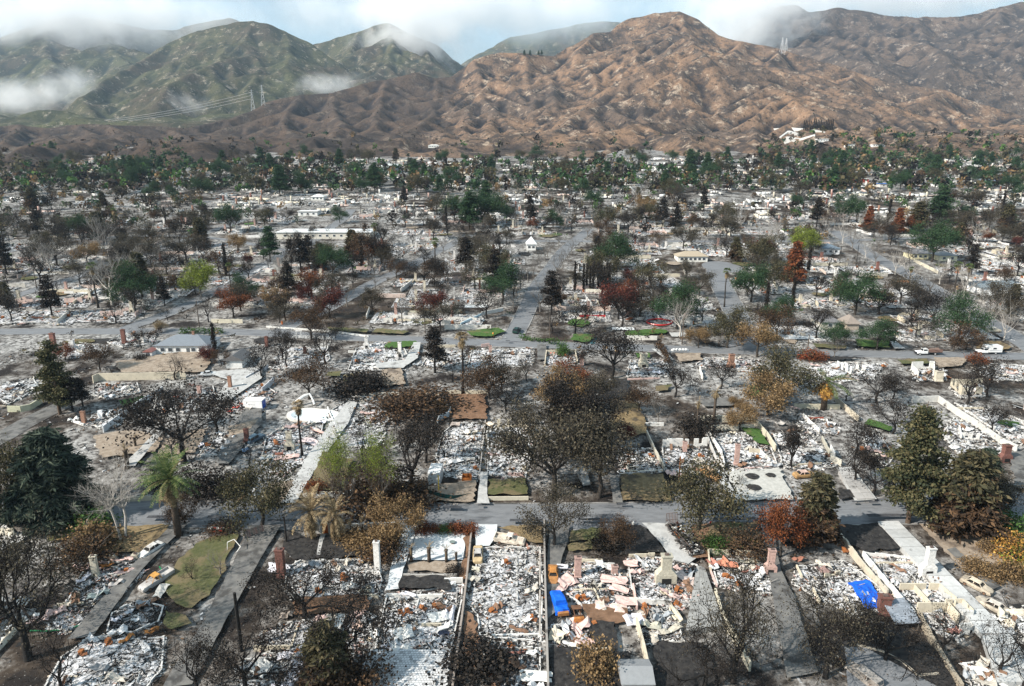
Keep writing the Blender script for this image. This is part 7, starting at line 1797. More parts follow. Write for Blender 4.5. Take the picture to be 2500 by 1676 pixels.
 ("green_tree", 1505, 665, 572, "leafy green tree behind the row of black cypresses", {}),
 ("olive_tree", 790, 660, 600, "olive green tree between two left streets", {}),
 ("black_pine", 735, 665, 575, "tall black pine by the left streets, first of the row", dict(wide=1.3)),
 ("black_pine", 712, 660, 580, "tall black pine by the left streets, second of the row", {}),
 ("black_pine", 755, 655, 570, "tall black pine by the left streets, third of the row", {}),
 ("green_pine", 660, 640, 548, "dark green pine at the bend of the far left street", {}),
 ("black_oak", 930, 655, 575, "large dark tree group left of the left middle street's top", dict(wide=1.2)),
 ("brown_oak", 900, 650, 570, "rust brown tree in the dark group by the left middle street", {}),
 ("black_pine", 1138, 665, 575, "tall black pine at the end of the left middle street", dict(wide=1.2)),
 ("brown_oak", 1060, 695, 635, "brown tree near the top of the left middle street", {}),
 ("green_tree", 830, 545, 505, "round dark green tree at the short far road", dict(wide=1.1)),
 ("green_pine", 1145, 560, 465, "tall green trees in the centre, left one", dict(wide=1.2)),
 ("green_tree", 1180, 555, 470, "tall green trees in the centre, right one", dict(wide=1.2)),
 ("green_tree", 1110, 545, 480, "tall green trees in the centre, front left one", {}),
 ("rust_conifer", 2120, 560, 500, "left of three brown skirted conifers at upper right", dict(wide=1.1)),
 ("rust_conifer", 2190, 570, 505, "middle of three brown skirted conifers at upper right", dict(wide=1.1)),
 ("half_burnt_conifer", 2240, 565, 490, "right of three brown skirted conifers at upper right", dict(wide=1.2)),
 ("green_pine", 2290, 545, 450, "large dark green conifer at upper right", dict(wide=1.2)),
 ("green_pine", 2145, 392, 352, "dark conifer beside the white villa, right one", {}),
 ]:
    tree(k, u, v, vt, lb, "trees and shrubs of the near blocks" if v > 780 else "trees beyond the second street", **kw)
for i, u in enumerate((1403, 1424, 1432, 1440, 1448, 1460, 1466, 1474, 1480, 1486)):
    tree("black_cypress", u, 713 - (i % 3) * 4, 640 + (i % 4) * 4, None, "row of burnt cypresses", wide=.8)
    TREES[-1].append("cypress")
for i in range(5):
    p = [(1985, 398), (2010, 395), (2105, 385), (2075, 405), (2125, 400)][i]
    tree("green_pine", p[0], p[1] + 14, p[1] - 22, None, None)
for i, (u, v, vt) in enumerate([(1280, 130, 118), (1294, 130, 119), (1315, 131, 121), (1322, 131, 122)]):
    x, y, z = hit(u, v + 6); plant("green_pine", x, y, 16, "lone pine on the middle ridge, %s of four from the left" % ("first", "second", "third", "last")[i], "pines on the ridge", z=z - 1)
for i in range(18):
    u = 1962 + i * 4.1; x, y, z = hit(u, 318 + (i % 3)); plant("black_cypress", x, y, random.uniform(13, 19), None, "charred trees round the hilltop villa", z=z - .5, wide=1.1); TREES[-1].append("hill")
# dark round beds where bushes burned on the pale yard
for (u, v, w) in ((1840, 1200, 1.5), (1836, 1173, 1.5), (1880, 1170, 1.1)):
    x, y = g(u, v); sheet("burnt_bed", None, M_CHAR, world_pts=[(x + w * math.cos(a) * random.uniform(.85, 1.1), y + w * .75 * math.sin(a) * random.uniform(.85, 1.1)) for a in np.linspace(0, 6.283, 16)[:-1]])

# ---------------------------------------------------------------- hedges along the second street
def hedge(px, h, w, pal, label):
    P = [g(*p) for p in px]; r = np.random.default_rng(int(px[0][0])); cen = []
    for a, b in zip(P[:-1], P[1:]):
        L = math.hypot(b[0] - a[0], b[1] - a[1]); n = int(L * w * h * 5)
        t = r.random(n); d = np.array([b[0] - a[0], b[1] - a[1]]); nr = np.array([-d[1], d[0]]) / L; o = r.uniform(-w / 2, w / 2, n)
        xy = np.array(a) + t[:, None] * d + o[:, None] * nr; cen.append(np.c_[xy, SLOPE * xy[:, 1] + h * r.random(n) ** .6])
    V, F, C = leaves(r, np.concatenate(cen), 5, .2, .32, PAL[pal]); c = V.mean(0)
    props(link("hedge", np_mesh("hedge", V - c, F, M_LEAF, C), None, tuple(c)), label, "hedge")
hedge([(440,815),(545,816)], 1.8, 2.4, 'lush', "clipped green hedge in front of the bungalow")
hedge([(1265,823),(1300,835),(1340,837)], 1.2, 1.6, 'lush', "low green hedge at the central street corner")
hedge([(1606,846),(1618,866),(1632,895)], 2.2, 1.8, 'brown', "green to brown hedge running between two drives")
hedge([(1335,842),(1365,842)], 2.0, 1.6, 'lush', "short green hedge left of the clipped cone shrub")
hedge([(360,826),(395,812)], 1.6, 2.0, 'brown', "brown hedge left of the bungalow")

# ---------------------------------------------------------------- objects of the near blocks
def place(name, u, v, label, cat, rz=0.0, group=None, dz=0.0):
    x, y = g(u, v); return empty(name, (x, y, SLOPE * y + dz), math.radians(rz), label, cat, group)
# wrapped truck
t = place("wrapped_truck", 1365, 1478, "truck wrapped in a bright blue tarpaulin", "truck", 92); t.rotation_euler = (0, -.02, math.radians(100))
r = np.random.default_rng(3); st = [(-2.5, .95, .75), (-2.3, 1.05, 1.0), (-1.3, 1.05, 1.05), (-1.15, 1.02, 1.75), (.2, 1.0, 1.85), (.9, 1.05, 1.25), (2.2, 1.0, 1.05), (2.5, .85, .7)]; V = []
for x, hw, zt in st:
    for k, (yy, zz) in enumerate(((-1.12, .05), (-1.03, .5), (-1, .8), (-.75, 1), (0, 1.04), (.75, 1), (1, .8), (1.03, .5), (1.12, .05))): V.append((x + r.normal(0, .06), yy * hw + r.normal(0, .05), zz * zt + r.normal(0, .05)))
F = [(i * 9 + k, i * 9 + k + 1, i * 9 + 10 + k, i * 9 + 9 + k) for i in range(len(st) - 1) for k in range(8)] + [tuple(range(9))[::-1], tuple(range(63, 72))]
m = MB(); m.add(V, F, (.008, .12, .62)); m.obj("tarp", M_CLOTH, t)
m = MB(); m.box((-2.75, 0, .55), (.5, 1.7, .5), 0, (.34, .15, .05)); m.obj("bumper", M_RUST, t)
for x in (-1.7, 1.7):
    for s in (-1, 1): wheel(t, x, s * .85, .36, .25, True)
# bare rusty chassis
t = place("truck_chassis", 1410, 1508, "rusty stripped truck chassis and seat frame beside the blue wrapped truck", "chassis", 95)
for nm, bx in (("rail", ((0, .45, .5), (3.6, .12, .18))), ("rail", ((0, -.45, .5), (3.6, .12, .18))), ("cross_bar", ((1.6, 0, .5), (.14, 1.5, .3))), ("cross_bar", ((-.4, 0, .6), (.14, 1.6, .2))), ("seat", ((-1.4, 0, .7), (.5, 1.5, .7))), ("hood", ((1.2, 0, .95), (1.0, 1.5, .06)))):
    m = MB(); m.box(bx[0], bx[1], 0, (.42, .17, .045) if nm in ("seat",) else (.16, .08, .045)); m.obj(nm, M_RUST, t)
for x in (-1.2, 1.2):
    for s in (-1, 1): wheel(t, x, s * .75, .32, .2, True)
# blue tarpaulin on the rubble
P = [g(*p) for p in ((2066,1428),(2120,1427),(2150,1466),(2140,1496),(2114,1499))]; cx = sum(p[0] for p in P) / 5; cy = sum(p[1] for p in P) / 5; r = np.random.default_rng(6)
X, Y = np.meshgrid(np.linspace(min(p[0] for p in P), max(p[0] for p in P), 34), np.linspace(min(p[1] for p in P), max(p[1] for p in P), 34), indexing='ij')
ins = in_poly(X.ravel(), Y.ravel(), P); Z = SLOPE * Y + .75 + (fbm(X / 1.3, Y / 1.3, 4, 4) - .5) * 1.1; idx = np.arange(X.size).reshape(X.shape)
F = np.stack([idx[:-1, :-1].ravel(), idx[1:, :-1].ravel(), idx[1:, 1:].ravel(), idx[:-1, 1:].ravel()], 1); F = F[ins[F].all(1)]
V = np.stack([X.ravel(), Y.ravel(), Z.ravel()], 1) - np.array([cx, cy, SLOPE * cy])
o = props(link("tarpaulin", np_mesh("tarpaulin", V, F, M_CLOTH, np.tile([.008, .11, .62], (len(V), 1)), True), None, (cx, cy, SLOPE * cy)), "bright blue tarpaulin spread over rubble beside the brick chimney", "tarpaulin")
sd = o.modifiers.new("thickness", 'SOLIDIFY'); sd.thickness = .03
# corrugated roof sheet on posts
A, B, Cc, D = [np.array(g(*p)) for p in ((2148,1492),(2202,1484),(2246,1540),(2182,1544))]; t = empty("metal_roof", (A[0], A[1], SLOPE * A[1]), 0, "grey corrugated metal roof panel standing beside the brick chimney", "roof panel")
m = MB(); n = 22; V = []
for i in range(n + 1):
    for j in (0, 1):
        s = i / n; q = (A * (1 - s) + D * s) if j == 0 else (B * (1 - s) + Cc * s)
        V.append((q[0] - A[0], q[1] - A[1], SLOPE * (q[1] - A[1]) + 1.9 + (.10 if i % 2 else 0) - s * .5))
m.add(V + [(x, y, z - .04) for x, y, z in V], [(2 * i, 2 * i + 1, 2 * i + 3, 2 * i + 2) for i in range(n)] + [(2 * n + 2 + 2 * i, 2 * n + 4 + 2 * i, 2 * n + 5 + 2 * i, 2 * n + 3 + 2 * i) for i in range(n)], (.26, .29, .33)); m.obj("corrugated_sheet", M_RUST, t)
for q in (A, B, Cc, D):
    m = MB(); x, y = q * .9 + (A + B + Cc + D) / 4 * .1 - A; m.tube([(x, y, SLOPE * y - .2), (x, y, SLOPE * y + 1.7)], [.08, .08], 5, (.10, .09, .08)); m.obj("post", M_RUST, t)
# grey shed roof corner at the bottom
house(1520, 1592, 1700, 2.2, 4.2, 'gable', (.30, .29, .27), (.24, .25, .26), .9, "grey shed roof at the bottom beside the cream boundary wall", 0, None, "shed", cat="shed", over=.3)
# collapsed motorhome frame
t = place("motorhome_frame", 1668, 1325, "collapsed burnt motorhome frame by the curved concrete drive", "motorhome", 62)
t.rotation_euler = (0, 0, math.radians(105)); r = np.random.default_rng(8)
m = MB(); m.box((0, 0, .45), (9.5, 2.3, .16), 0, (.05, .045, .04)); m.obj("chassis", M_RUST, t)
for s in (-1, 1):
    for x in np.linspace(-4.5, 4.5, 10):
        m = MB(); h = r.uniform(.9, 2.6) + (.9 if x > 3 else 0); m.tube([(x, s * 1.15, .4), (x + r.normal(0, .2), s * 1.15 + r.normal(0, .2), h)], [.06, .05], 4, (.08, .06, .05)); m.obj("frame_rib", M_RUST, t)
for z, k in ((1.0, .05), (1.9, .05)):
    m = MB(); m.tube([(-4.5, 1.15, z), (4.5, 1.2, z + .4)], [.05, .05], 4, (.10, .07, .06)); m.obj("side_rail", M_RUST, t)
m = MB()
for q in np.linspace(-1.1, 1.1, 8): m.tube([(4.6, q, .5), (4.7, q, 3.4)], [.045, .045], 4, (.14, .08, .06))
for z in (2.0, 3.4): m.tube([(4.65, -1.1, z), (4.7, 1.1, z)], [.045, .045], 4, (.14, .08, .06))
m.obj("ladder_rack", M_RUST, t)
V, F, C = rubble(r, [(-4.6, -1.5), (4.6, -1.3), (4.6, 1.3), (-4.6, 1.5)], 420, DARKP + [((.7, .7, .68), .25)], .8, zf=lambda x, y: 0 * x + .5, hmax=1.0, sticks=.4)
props(link("wreckage", np_mesh("wreckage", V, F, M_DEBRIS, C), t), kind='stuff')
for x in (-2.8, 3.0):
    for s in (-1, 1): wheel(t, x, s * .95, .38, .22, True)
# white container with blue end
t = place("storage_container", 623, 998, "white portable storage container with a blue end panel", "container", -4)
m = MB(); m.box((0, 0, 1.35), (4.9, 2.5, 2.6), 0, (.80, .81, .82)); m.obj("box_shell", M_CLEAN, t)
m = MB(); m.box((2.47, 0, 1.35), (.06, 1.9, 2.0), 0, (.01, .08, .42)); m.obj("end_panel", M_CLEAN, t)
for s in (-1, 1):
    m = MB(); m.box((0, s * 1.26, 2.62), (5.0, .08, .1), 0, (.72, .73, .74)); m.obj("top_rail", M_CLEAN, t)
m = MB()
for i, w in enumerate((.32, .12, .22, .12, .10)): m.box((-.9 + i * .36, -1.262, 1.5), (w, .02, .18), 0, (.25, .26, .28))
props(m.obj("faded_print", M_PAINT, t))
# white ribbed container by the first street
t = place("storage_container", 1060, 1188, "tall white ribbed container standing by the yellow pole", "container", -3)
m = MB(); m.box((0, 2.2, 1.7), (2.5, 4.4, 2.8), 0, (.70, .71, .71)); m.obj("box_shell", M_CLEAN, t)
m = MB()
for x in np.linspace(-1.15, 1.15, 14): m.box((x, -.03, 1.6), (.08, .06, 2.5), 0, (.62, .62, .60))
m.obj("rib", M_PAINT, t)
m = MB(); m.box((0, 1.8, .2), (2.2, 3.6, .35), 0, (.10, .05, .04)); m.obj("base_frame", M_RUST, t)
m = MB(); x, y = g(1072, 1206); m.tube([(x, y, SLOPE * y), (x - .1, y + .1, SLOPE * y + 4.0)], [.11, .11], 6, (.62, .42, .03)); props(m.obj("yellow_pole", M_PAINT), "yellow pole standing in front of the white ribbed container", "pole")
# rust orange bin
t = place("metal_bin", 1140, 1178, "open orange rusted metal bin beside the dark drive", "bin", 0)
for nm, bx in (("back_panel", ((0, 1.0, .8), (1.9, .08, 1.5))), ("front_panel", ((0, -.6, .7), (1.9, .08, 1.2))), ("side_panel", ((-.95, .2, .75), (.08, 1.6, 1.3))), ("side_panel", ((.95, .2, .75), (.08, 1.6, 1.3))), ("floor_panel", ((0, .2, .1), (1.9, 1.6, .08)))):
    m = MB(); m.box(bx[0], bx[1], 0, (.40, .13, .025)); m.obj(nm, M_RUST, t)
# green screen fence
t = place("screen_fence", 1100, 1226, "sagging dark green screen fence along the dirt verge", "fence", 0); x0, y0 = g(1100, 1226)
PT = [g(*p) for p in ((1042,1212),(1062,1219),(1085,1226),(1105,1228),(1130,1220),(1158,1211))]; m = MB(); V = []
for i, (x, y) in enumerate(PT): V += [(x - x0, y - y0, SLOPE * (y - y0) + .02), (x - x0 + .15 * (i % 2), y - y0 + .2, SLOPE * (y - y0) + (1.5, 1.45, 1.6, 1.5, 1.0, .7)[i])]
m.add(V, [(2 * i, 2 * i + 2, 2 * i + 3, 2 * i + 1) for i in range(5)], (.006, .055, .050)); so = m.obj("screen", M_CLOTH, t); so.modifiers.new("thickness", 'SOLIDIFY').thickness = .03
for x, y in PT:
    m = MB(); m.tube([(x - x0, y - y0 + .25, SLOPE * (y - y0) - .1), (x - x0, y - y0 + .3, SLOPE * (y - y0) + 1.7)], [.04, .04], 5, (.30, .30, .30)); m.obj("post", M_RUST, t)
# orange door in a white wall
garden_wall([(770,1302),(786,1302)], 1.9, W_, "white wall piece left of the orange door", .3, 0); garden_wall([(803,1303),(985,1296)], 1.9, (.50,.49,.46), "grey white wall behind the brown hedge", .3, .04)
t = place("garden_door", 795, 1302, "bright orange door in the white roadside wall", "door"); m = MB(); m.box((0, 0, 1.0), (1.0, .1, 1.9), 0, (.42, .085, .01)); m.obj("door_leaf", M_PAINT, t)
for s in (-1, 1):
    m = MB(); m.box((s * .58, 0, 1.05), (.14, .2, 2.1), 0, (.66, .62, .52)); m.obj("door_post", M_PAINT, t)
m = MB(); m.box((.35, -.08, 1.0), (.06, .06, .12), 0, (.05, .05, .05)); m.obj("handle", M_PAINT, t)
# white arched gate
t = place("garden_gate", 578, 1212, "white arched garden gate beside a brick paved walk", "gate")
for x in (-2.4, 2.4, 3.6):
    m = MB(); m.box((x, 0, .8), (.35, .35, 1.7), 0, (.74, .74, .73)); m.obj("gate_post", M_PAINT, t)
m = MB()
for k in range(9):
    a, b = -2.2 + k * .49, -2.2 + (k + 1) * .49; f = lambda q: 1.5 - .35 * math.sin((q + 2.2) / 4.4 * math.pi)
    m.tube([(a, 0, f(a)), (b, 0, f(b))], [.06, .06], 4, (.72, .72, .71)); m.tube([(a, 0, .15), (a, 0, f(a))], [.045, .045], 4, (.72, .72, .71))
m.tube([(-2.2, 0, .2), (2.2, 0, .2)], [.06, .06], 4, (.72, .72, .71)); m.obj("gate_bars", M_PAINT, t)
m = MB(); m.box((3.0, 0, .75), (.95, .06, 1.3), 0, (.55, .56, .58)); m.obj("side_gate", M_PAINT, t)
sheet("brick_walk", [(594,1215),(604,1215),(590,1232),(578,1232)], M_REDDIRT)
# garden furniture on the left lawn
t = place("garden_table", 529, 1299, "white topped trestle table behind two red garden chairs", "table"); m = MB(); m.box((0, 0, .8), (2.8, .8, .06), 0, (.62, .60, .56)); m.obj("tabletop", M_PAINT, t)
for sx, sy in ((-1.3, -.3), (1.3, -.3), (-1.3, .3), (1.3, .3)):
    m = MB(); m.tube([(sx, sy, 0), (sx, sy, .78)], [.04, .04], 4, (.4, .4, .4)); m.obj("leg", M_PAINT, t)
for u, s in ((524, "left"), (538, "right")):
    t = place("garden_chair", u, 1303, s + " of two red plastic chairs on the lawn", "chair", 0, "red chairs on the lawn")
    for nm, bx in (("seat", ((0, 0, .45), (.55, .5, .06))), ("backrest", ((0, .26, .8), (.55, .06, .6))), ("armrest", ((-.28, 0, .65), (.06, .5, .06))), ("armrest", ((.28, 0, .65), (.06, .5, .06)))):
        m = MB(); m.box(bx[0], bx[1], 0, (.55, .035, .025)); m.obj(nm, M_PAINT, t)
    for sx, sy in ((-.24, -.22), (.24, -.22), (-.24, .24), (.24, .24)):
        m = MB(); m.tube([(sx, sy, 0), (sx, sy, .45)], [.04, .03], 4, (.5, .03, .02)); m.obj("leg", M_PAINT, t)
m = MB(); x, y = g(555, 1350)
for a, b in (((0, 0, 0), (.1, .3, 1.9)), ((.1, .3, 1.9), (1.2, .6, 2.3)), ((1.2, .6, 2.3), (2.6, -.3, 1.4)), ((2.6, -.3, 1.4), (2.0, -.8, .6))): m.tube([(x + a[0], y + a[1], SLOPE * y + a[2]), (x + b[0], y + b[1], SLOPE * y + b[2])], [.07, .07], 5, (.70, .69, .66))
props(m.obj("swing_frame", M_PAINT), "bent white tube frame standing on the left lawn", "frame")
# leaning board fence and fallen pole along the lane
t = place("board_fence", 622, 1312, "leaning grey board fence section at the head of the lane", "fence", 40)
for i in range(9):
    m = MB(); m.box((-1.6 + i * .4, 0, .9), (.34, .06, 1.8), 0, (.13 + .02 * (i % 3), .12, .11), -.5); m.obj("board", M_BARK, t)
for z in (.4, 1.3):
    m = MB(); m.box((0, .12 + z * .5, z), (3.7, .08, .1), 0, (.10, .09, .08)); m.obj("rail", M_BARK, t)
m = MB(); a = g(640, 1295); b = g(535, 1452); m.tube([(a[0], a[1], SLOPE * a[1] + .3), (b[0], b[1], SLOPE * b[1] + .25)], [.28, .26], 8, (.12, .12, .12)); props(m.obj("fallen_pole", M_BARK), "long grey fallen pole lying along the lane beside the lawn", "pole")
# green hoses
for pts, lb in (([(65,1545),(120,1546),(170,1541),(215,1525),(260,1508)], "green hose lying across the left driveway"), ([(390,1388),(395,1396),(420,1398),(440,1388),(446,1378)], "green hose curled behind the rusty open vehicle")):
    m = MB(); Q = [g(*p) for p in pts]; m.tube([(x, y, SLOPE * y + .35) for x, y in Q], [.11] * len(Q), 6, (.004, .16, .055)); props(m.obj("garden_hose", M_CLEAN), lb, "hose")
# dish, mat, bench frames, planters on and near the patio
t = place("satellite_dish", 1084, 1560, "dark blue round dish beside the patio ruin", "dish"); m = MB(); n = 16
m.add([(math.cos(a) * .9, -.3 * math.sin(a), 1.0 + math.sin(a) * .75) for a in np.linspace(0, 6.283, n + 1)[:-1]] + [(math.cos(a) * .45, .12 - .15 * math.sin(a), 1.0 + math.sin(a) * .37) for a in np.linspace(0, 6.283, n + 1)[:-1]] + [(0, .18, 1.0)], [(i, (i + 1) % n, n + (i + 1) % n, n + i) for i in range(n)] + [(n + i, n + (i + 1) % n, 2 * n) for i in range(n)], (.10, .13, .22)); m.obj("bowl", M_PAINT, t)
m = MB(); m.tube([(0, .2, 0), (0, .2, 1.0)], [.06, .06], 5, (.1, .1, .1)); m.obj("mast", M_RUST, t)
x, y = g(1042, 1643); mb = MB(); mb.prism([(x - .8, y - .1), (x, y - .8), (x + .9, y + .1), (x + .1, y + .8)], lambda a, b: SLOPE * b + .02, lambda a, b: SLOPE * b + .16, (.025, .035, .022)); props(mb.obj("floor_mat", M_CLOTH), "dark green square mat lying on the pale patio", "mat")
for u, v, rz, lb in ((968, 1652, 12, "upper burnt slatted bench frame on the patio"), (950, 1668, 25, "lower burnt slatted bench frame on the patio")):
    t = place("bench_frame", u, v, lb, "bench", rz)
    for i in range(4):
        m = MB(); m.box((-.6 + i * .4, 0, .45), (.3, 1.0, .05), 0, (.45, .44, .42)); m.obj("slat", M_RUST, t)
    for z, y_ in ((.4, -.5), (.4, .5), (.9, .55)):
        m = MB(); m.tube([(-.8, y_, z), (.8, y_, z)], [.05, .05], 4, (.08, .075, .07)); m.obj("frame", M_RUST, t)
    for sx in (-.75, .75):
        m = MB(); m.tube([(sx, -.5, 0), (sx, -.5, .45)], [.04, .04], 4, (.08, .07, .07)); m.obj("leg", M_RUST, t)
x, y = g(1105, 1334); t = empty("fountain", (x, y, SLOPE * y), 0, "small rusty pedestal fountain on the pale courtyard", "fountain"); m = MB(); m.box((0, 0, .35), (.5, .9, .7), 0, (.20, .10, .06), 0, 0, .7); m.obj("pedestal", M_RUST, t); m = MB(); m.tube([(0, 0, .7), (0, 0, .9)], [.25, .55], 10, (.16, .20, .19)); m.obj("bowl", M_RUST, t)
for pts, lb in (([(996,1377),(1130,1375)], "low edging along the near side of the pale courtyard"), ([(1018,1304),(996,1376)], "low edging along the left side of the pale courtyard"), ([(1141,1304),(1131,1374)], "low edging along the right side of the pale courtyard")):
    garden_wall(pts, .3, (.40, .38, .35), lb, .25, 0)
# framed dark patio floor with square grid
t = place("timber_grid", 1040, 1434, "dark burnt timber floor grid under the planter wall", "floor frame"); A, B, Cc, D = [np.array(g(*p)) for p in ((985,1418),(1090,1422),(1100,1450),(975,1448))]; o_ = np.array(g(1040, 1434))
for k in range(12):
    s = k / 11; a, b = A * (1 - s) + B * s - o_, D * (1 - s) + Cc * s - o_; m = MB(); wall_mb(m, a, b, .12, .10, (.045, .035, .032), wr, n=1); m.V = [(x, y, z + .05) for x, y, z in m.V]; m.obj("joist", M_BARK, t)
for k in range(5):
    s = k / 4; a, b = A * (1 - s) + D * s - o_, B * (1 - s) + Cc * s - o_; m = MB(); wall_mb(m, a, b, .20, .10, (.07, .045, .042), wr, n=1); m.V = [(x, y, z + .05) for x, y, z in m.V]; m.obj("beam", M_BARK, t)
sheet("charred_floor", [(983,1416),(1092,1420),(1103,1452),(972,1450)], M_CHAR)
# white rock pile
t = place("rock_pile", 263, 1092, "pile of white rocks on the pale dirt lot", "rock pile"); r = np.random.default_rng(2)
for i in range(26):
    m = MB(); s = r.uniform(.35, .8); m.box((r.normal(0, 1.9), r.normal(0, .9), s * .35), (s * 1.3, s, s * .9), r.uniform(0, 6), tuple(np.array([.58, .57, .54]) * r.uniform(.8, 1.1)), r.uniform(-.4, .4), r.uniform(-.4, .4), .65); m.obj("rock", M_DEBRIS, t)
# hydrants, posts, red things
for u, v, c, lb in ((1735, 1284, (.5, .03, .02), "small red hydrant on the verge of the first street"), (1653, 1284, (.6, .08, .03), "red marker barrel beside the collapsed motorhome"), (1546, 1284, (.66, .66, .64), "small white hydrant post by the first street drive"), (1204, 822, (.65, .25, .05), "orange barrel on the green lawn at the central street"), (689, 793, (.65, .18, .05), "orange barrel on the verge of the left middle street")):
    t = place("hydrant" if 'hydrant' in lb else "barrel", u, v, lb, "hydrant" if 'hydrant' in lb else "barrel"); k = 1.0 if v > 1000 else 1.5
    m = MB(); m.tube([(0, 0, 0), (0, 0, .1), (0, 0, .75 * k), (0, 0, .95 * k)], [.28, .2 * k, .2 * k, .06], 8, c); m.obj("body", M_PAINT, t)
    m = MB(); m.tube([(-.3, 0, .55 * k), (.3, 0, .55 * k)], [.09, .09], 6, c); m.obj("outlet", M_PAINT, t)
for u, v, lb in ((2115, 1530, "red bucket beside the corrugated metal roof"), (2177, 1652, "red bucket on the asphalt lane at the bottom right")):
    t = place("bucket", u, v, lb, "bucket"); m = MB(); m.tube([(0, 0, 0), (0, 0, .6)], [.22, .3], 10, (.60, .02, .03)); m.obj("body", M_CLEAN, t); m = MB(); m.tube([(-.3, 0, .58), (0, .1, .85), (.3, 0, .58)], [.02, .02, .02], 4, (.3, .3, .3)); m.obj("handle", M_CLEAN, t)
# sandbags at the second street
for i in range(11):
    m = MB(); x, y = g(1642 + i * 3.6, 857 + (i % 2)); m.box((x, y, SLOPE * y + .3 + .35 * (i % 2)), (.9, .6, .5), .2 * i, (.74, .74, .73), 0, 0, .7); props(m.obj("sandbag", M_CLOTH), "%s white bag from left in the row by the second street" % ("first second third fourth fifth sixth seventh eighth ninth tenth eleventh".split()[i]), "bag", "pile of white bags by the second street")
# red flat pieces among the ruins beyond the second street
for px, h, c, lb in (([(1413,776),(1478,776)], 1.0, (.42,.03,.035), "bright red low wall right of the central street"), ([(1950,635),(1996,632)], 1.2, (.30,.06,.045), "dull red wall near the slate roofed white house"), ([(2330,792),(2382,792)], 1.2, (.28,.09,.05), "rust red fence left of the right street"), ([(1945,876),(2010,877)], 1.4, (.30,.07,.04), "rust red board fence along the second street"), ([(2190,690),(2222,690)], .9, (.52,.24,.12), "orange pink low wall at the right street"), ([(1125,795),(1175,772)], 1.0, (.45,.60,.68), "pale blue low wall left of the central street"), ([(1175,770),(1228,760)], 1.3, W_, "white wall joining the pale blue one"), ([(1000,770),(1130,766)], 1.6, (.58,.56,.44), "long pale wall left of the central street"), ([(1430,715),(1510,718)], 1.6, (.66,.63,.54), "long cream wall below the black cypresses"), ([(1535,720),(1580,720)], 1.5, (.62,.58,.50), "cream wall right of the long cypress wall")):
    garden_wall(px, h, c, lb, .3, .02, mat=M_PAINT)
x, y = g(1610, 790); m = MB(); n = 26
m.tube([(x + 4.2 * math.cos(a) + .3 * math.cos(3 * a), y + 3.6 * math.sin(a), SLOPE * (y + 3.6 * math.sin(a)) + .5) for a in np.linspace(0, 6.283, n)], [.3] * n, 6, (.42, .02, .018)); props(m.obj("inflatable_ring", M_CLEAN), "bright red elongated ring lying in the rubble right of centre", "ring")
# solar panels / teal slabs by the green lawn
t = place("panel_stack", 1448, 833, "row of teal slabs edging the green lawn", "slabs", 0)
for i in range(5):
    m = MB(); m.box((-.5 + .35 * i, -2.6 + i * 1.3, .25 + SLOPE * (-2.6 + i * 1.3)), (1.5, 1.0, .12), .15, (.06, .17, .20)); m.obj("slab", M_PAINT, t)
# white picket fence and arbor
t = place("picket_fence", 758, 828, "white picket fence with an arbor at the second street", "fence", -3)
for i in range(30):
    m = MB(); m.box((-6 + i * .48, 0, .6), (.2, .06, 1.2), 0, (.76, .76, .75)); m.obj("picket", M_PAINT, t)
for z in (.35, .95):
    m = MB(); m.box((1.0, .06, z), (14.4, .06, .12), 0, (.74, .74, .73)); m.obj("rail", M_PAINT, t)
for x_ in (-4.6, -3.0):
    m = MB(); m.box((x_, .1, 1.3), (.16, .5, 2.6), 0, (.76, .76, .75)); m.obj("arbor_post", M_PAINT, t)
m = MB(); m.box((-3.8, .1, 2.65), (2.1, .6, .16), 0, (.76, .76, .75)); m.obj("arbor_top", M_PAINT, t)

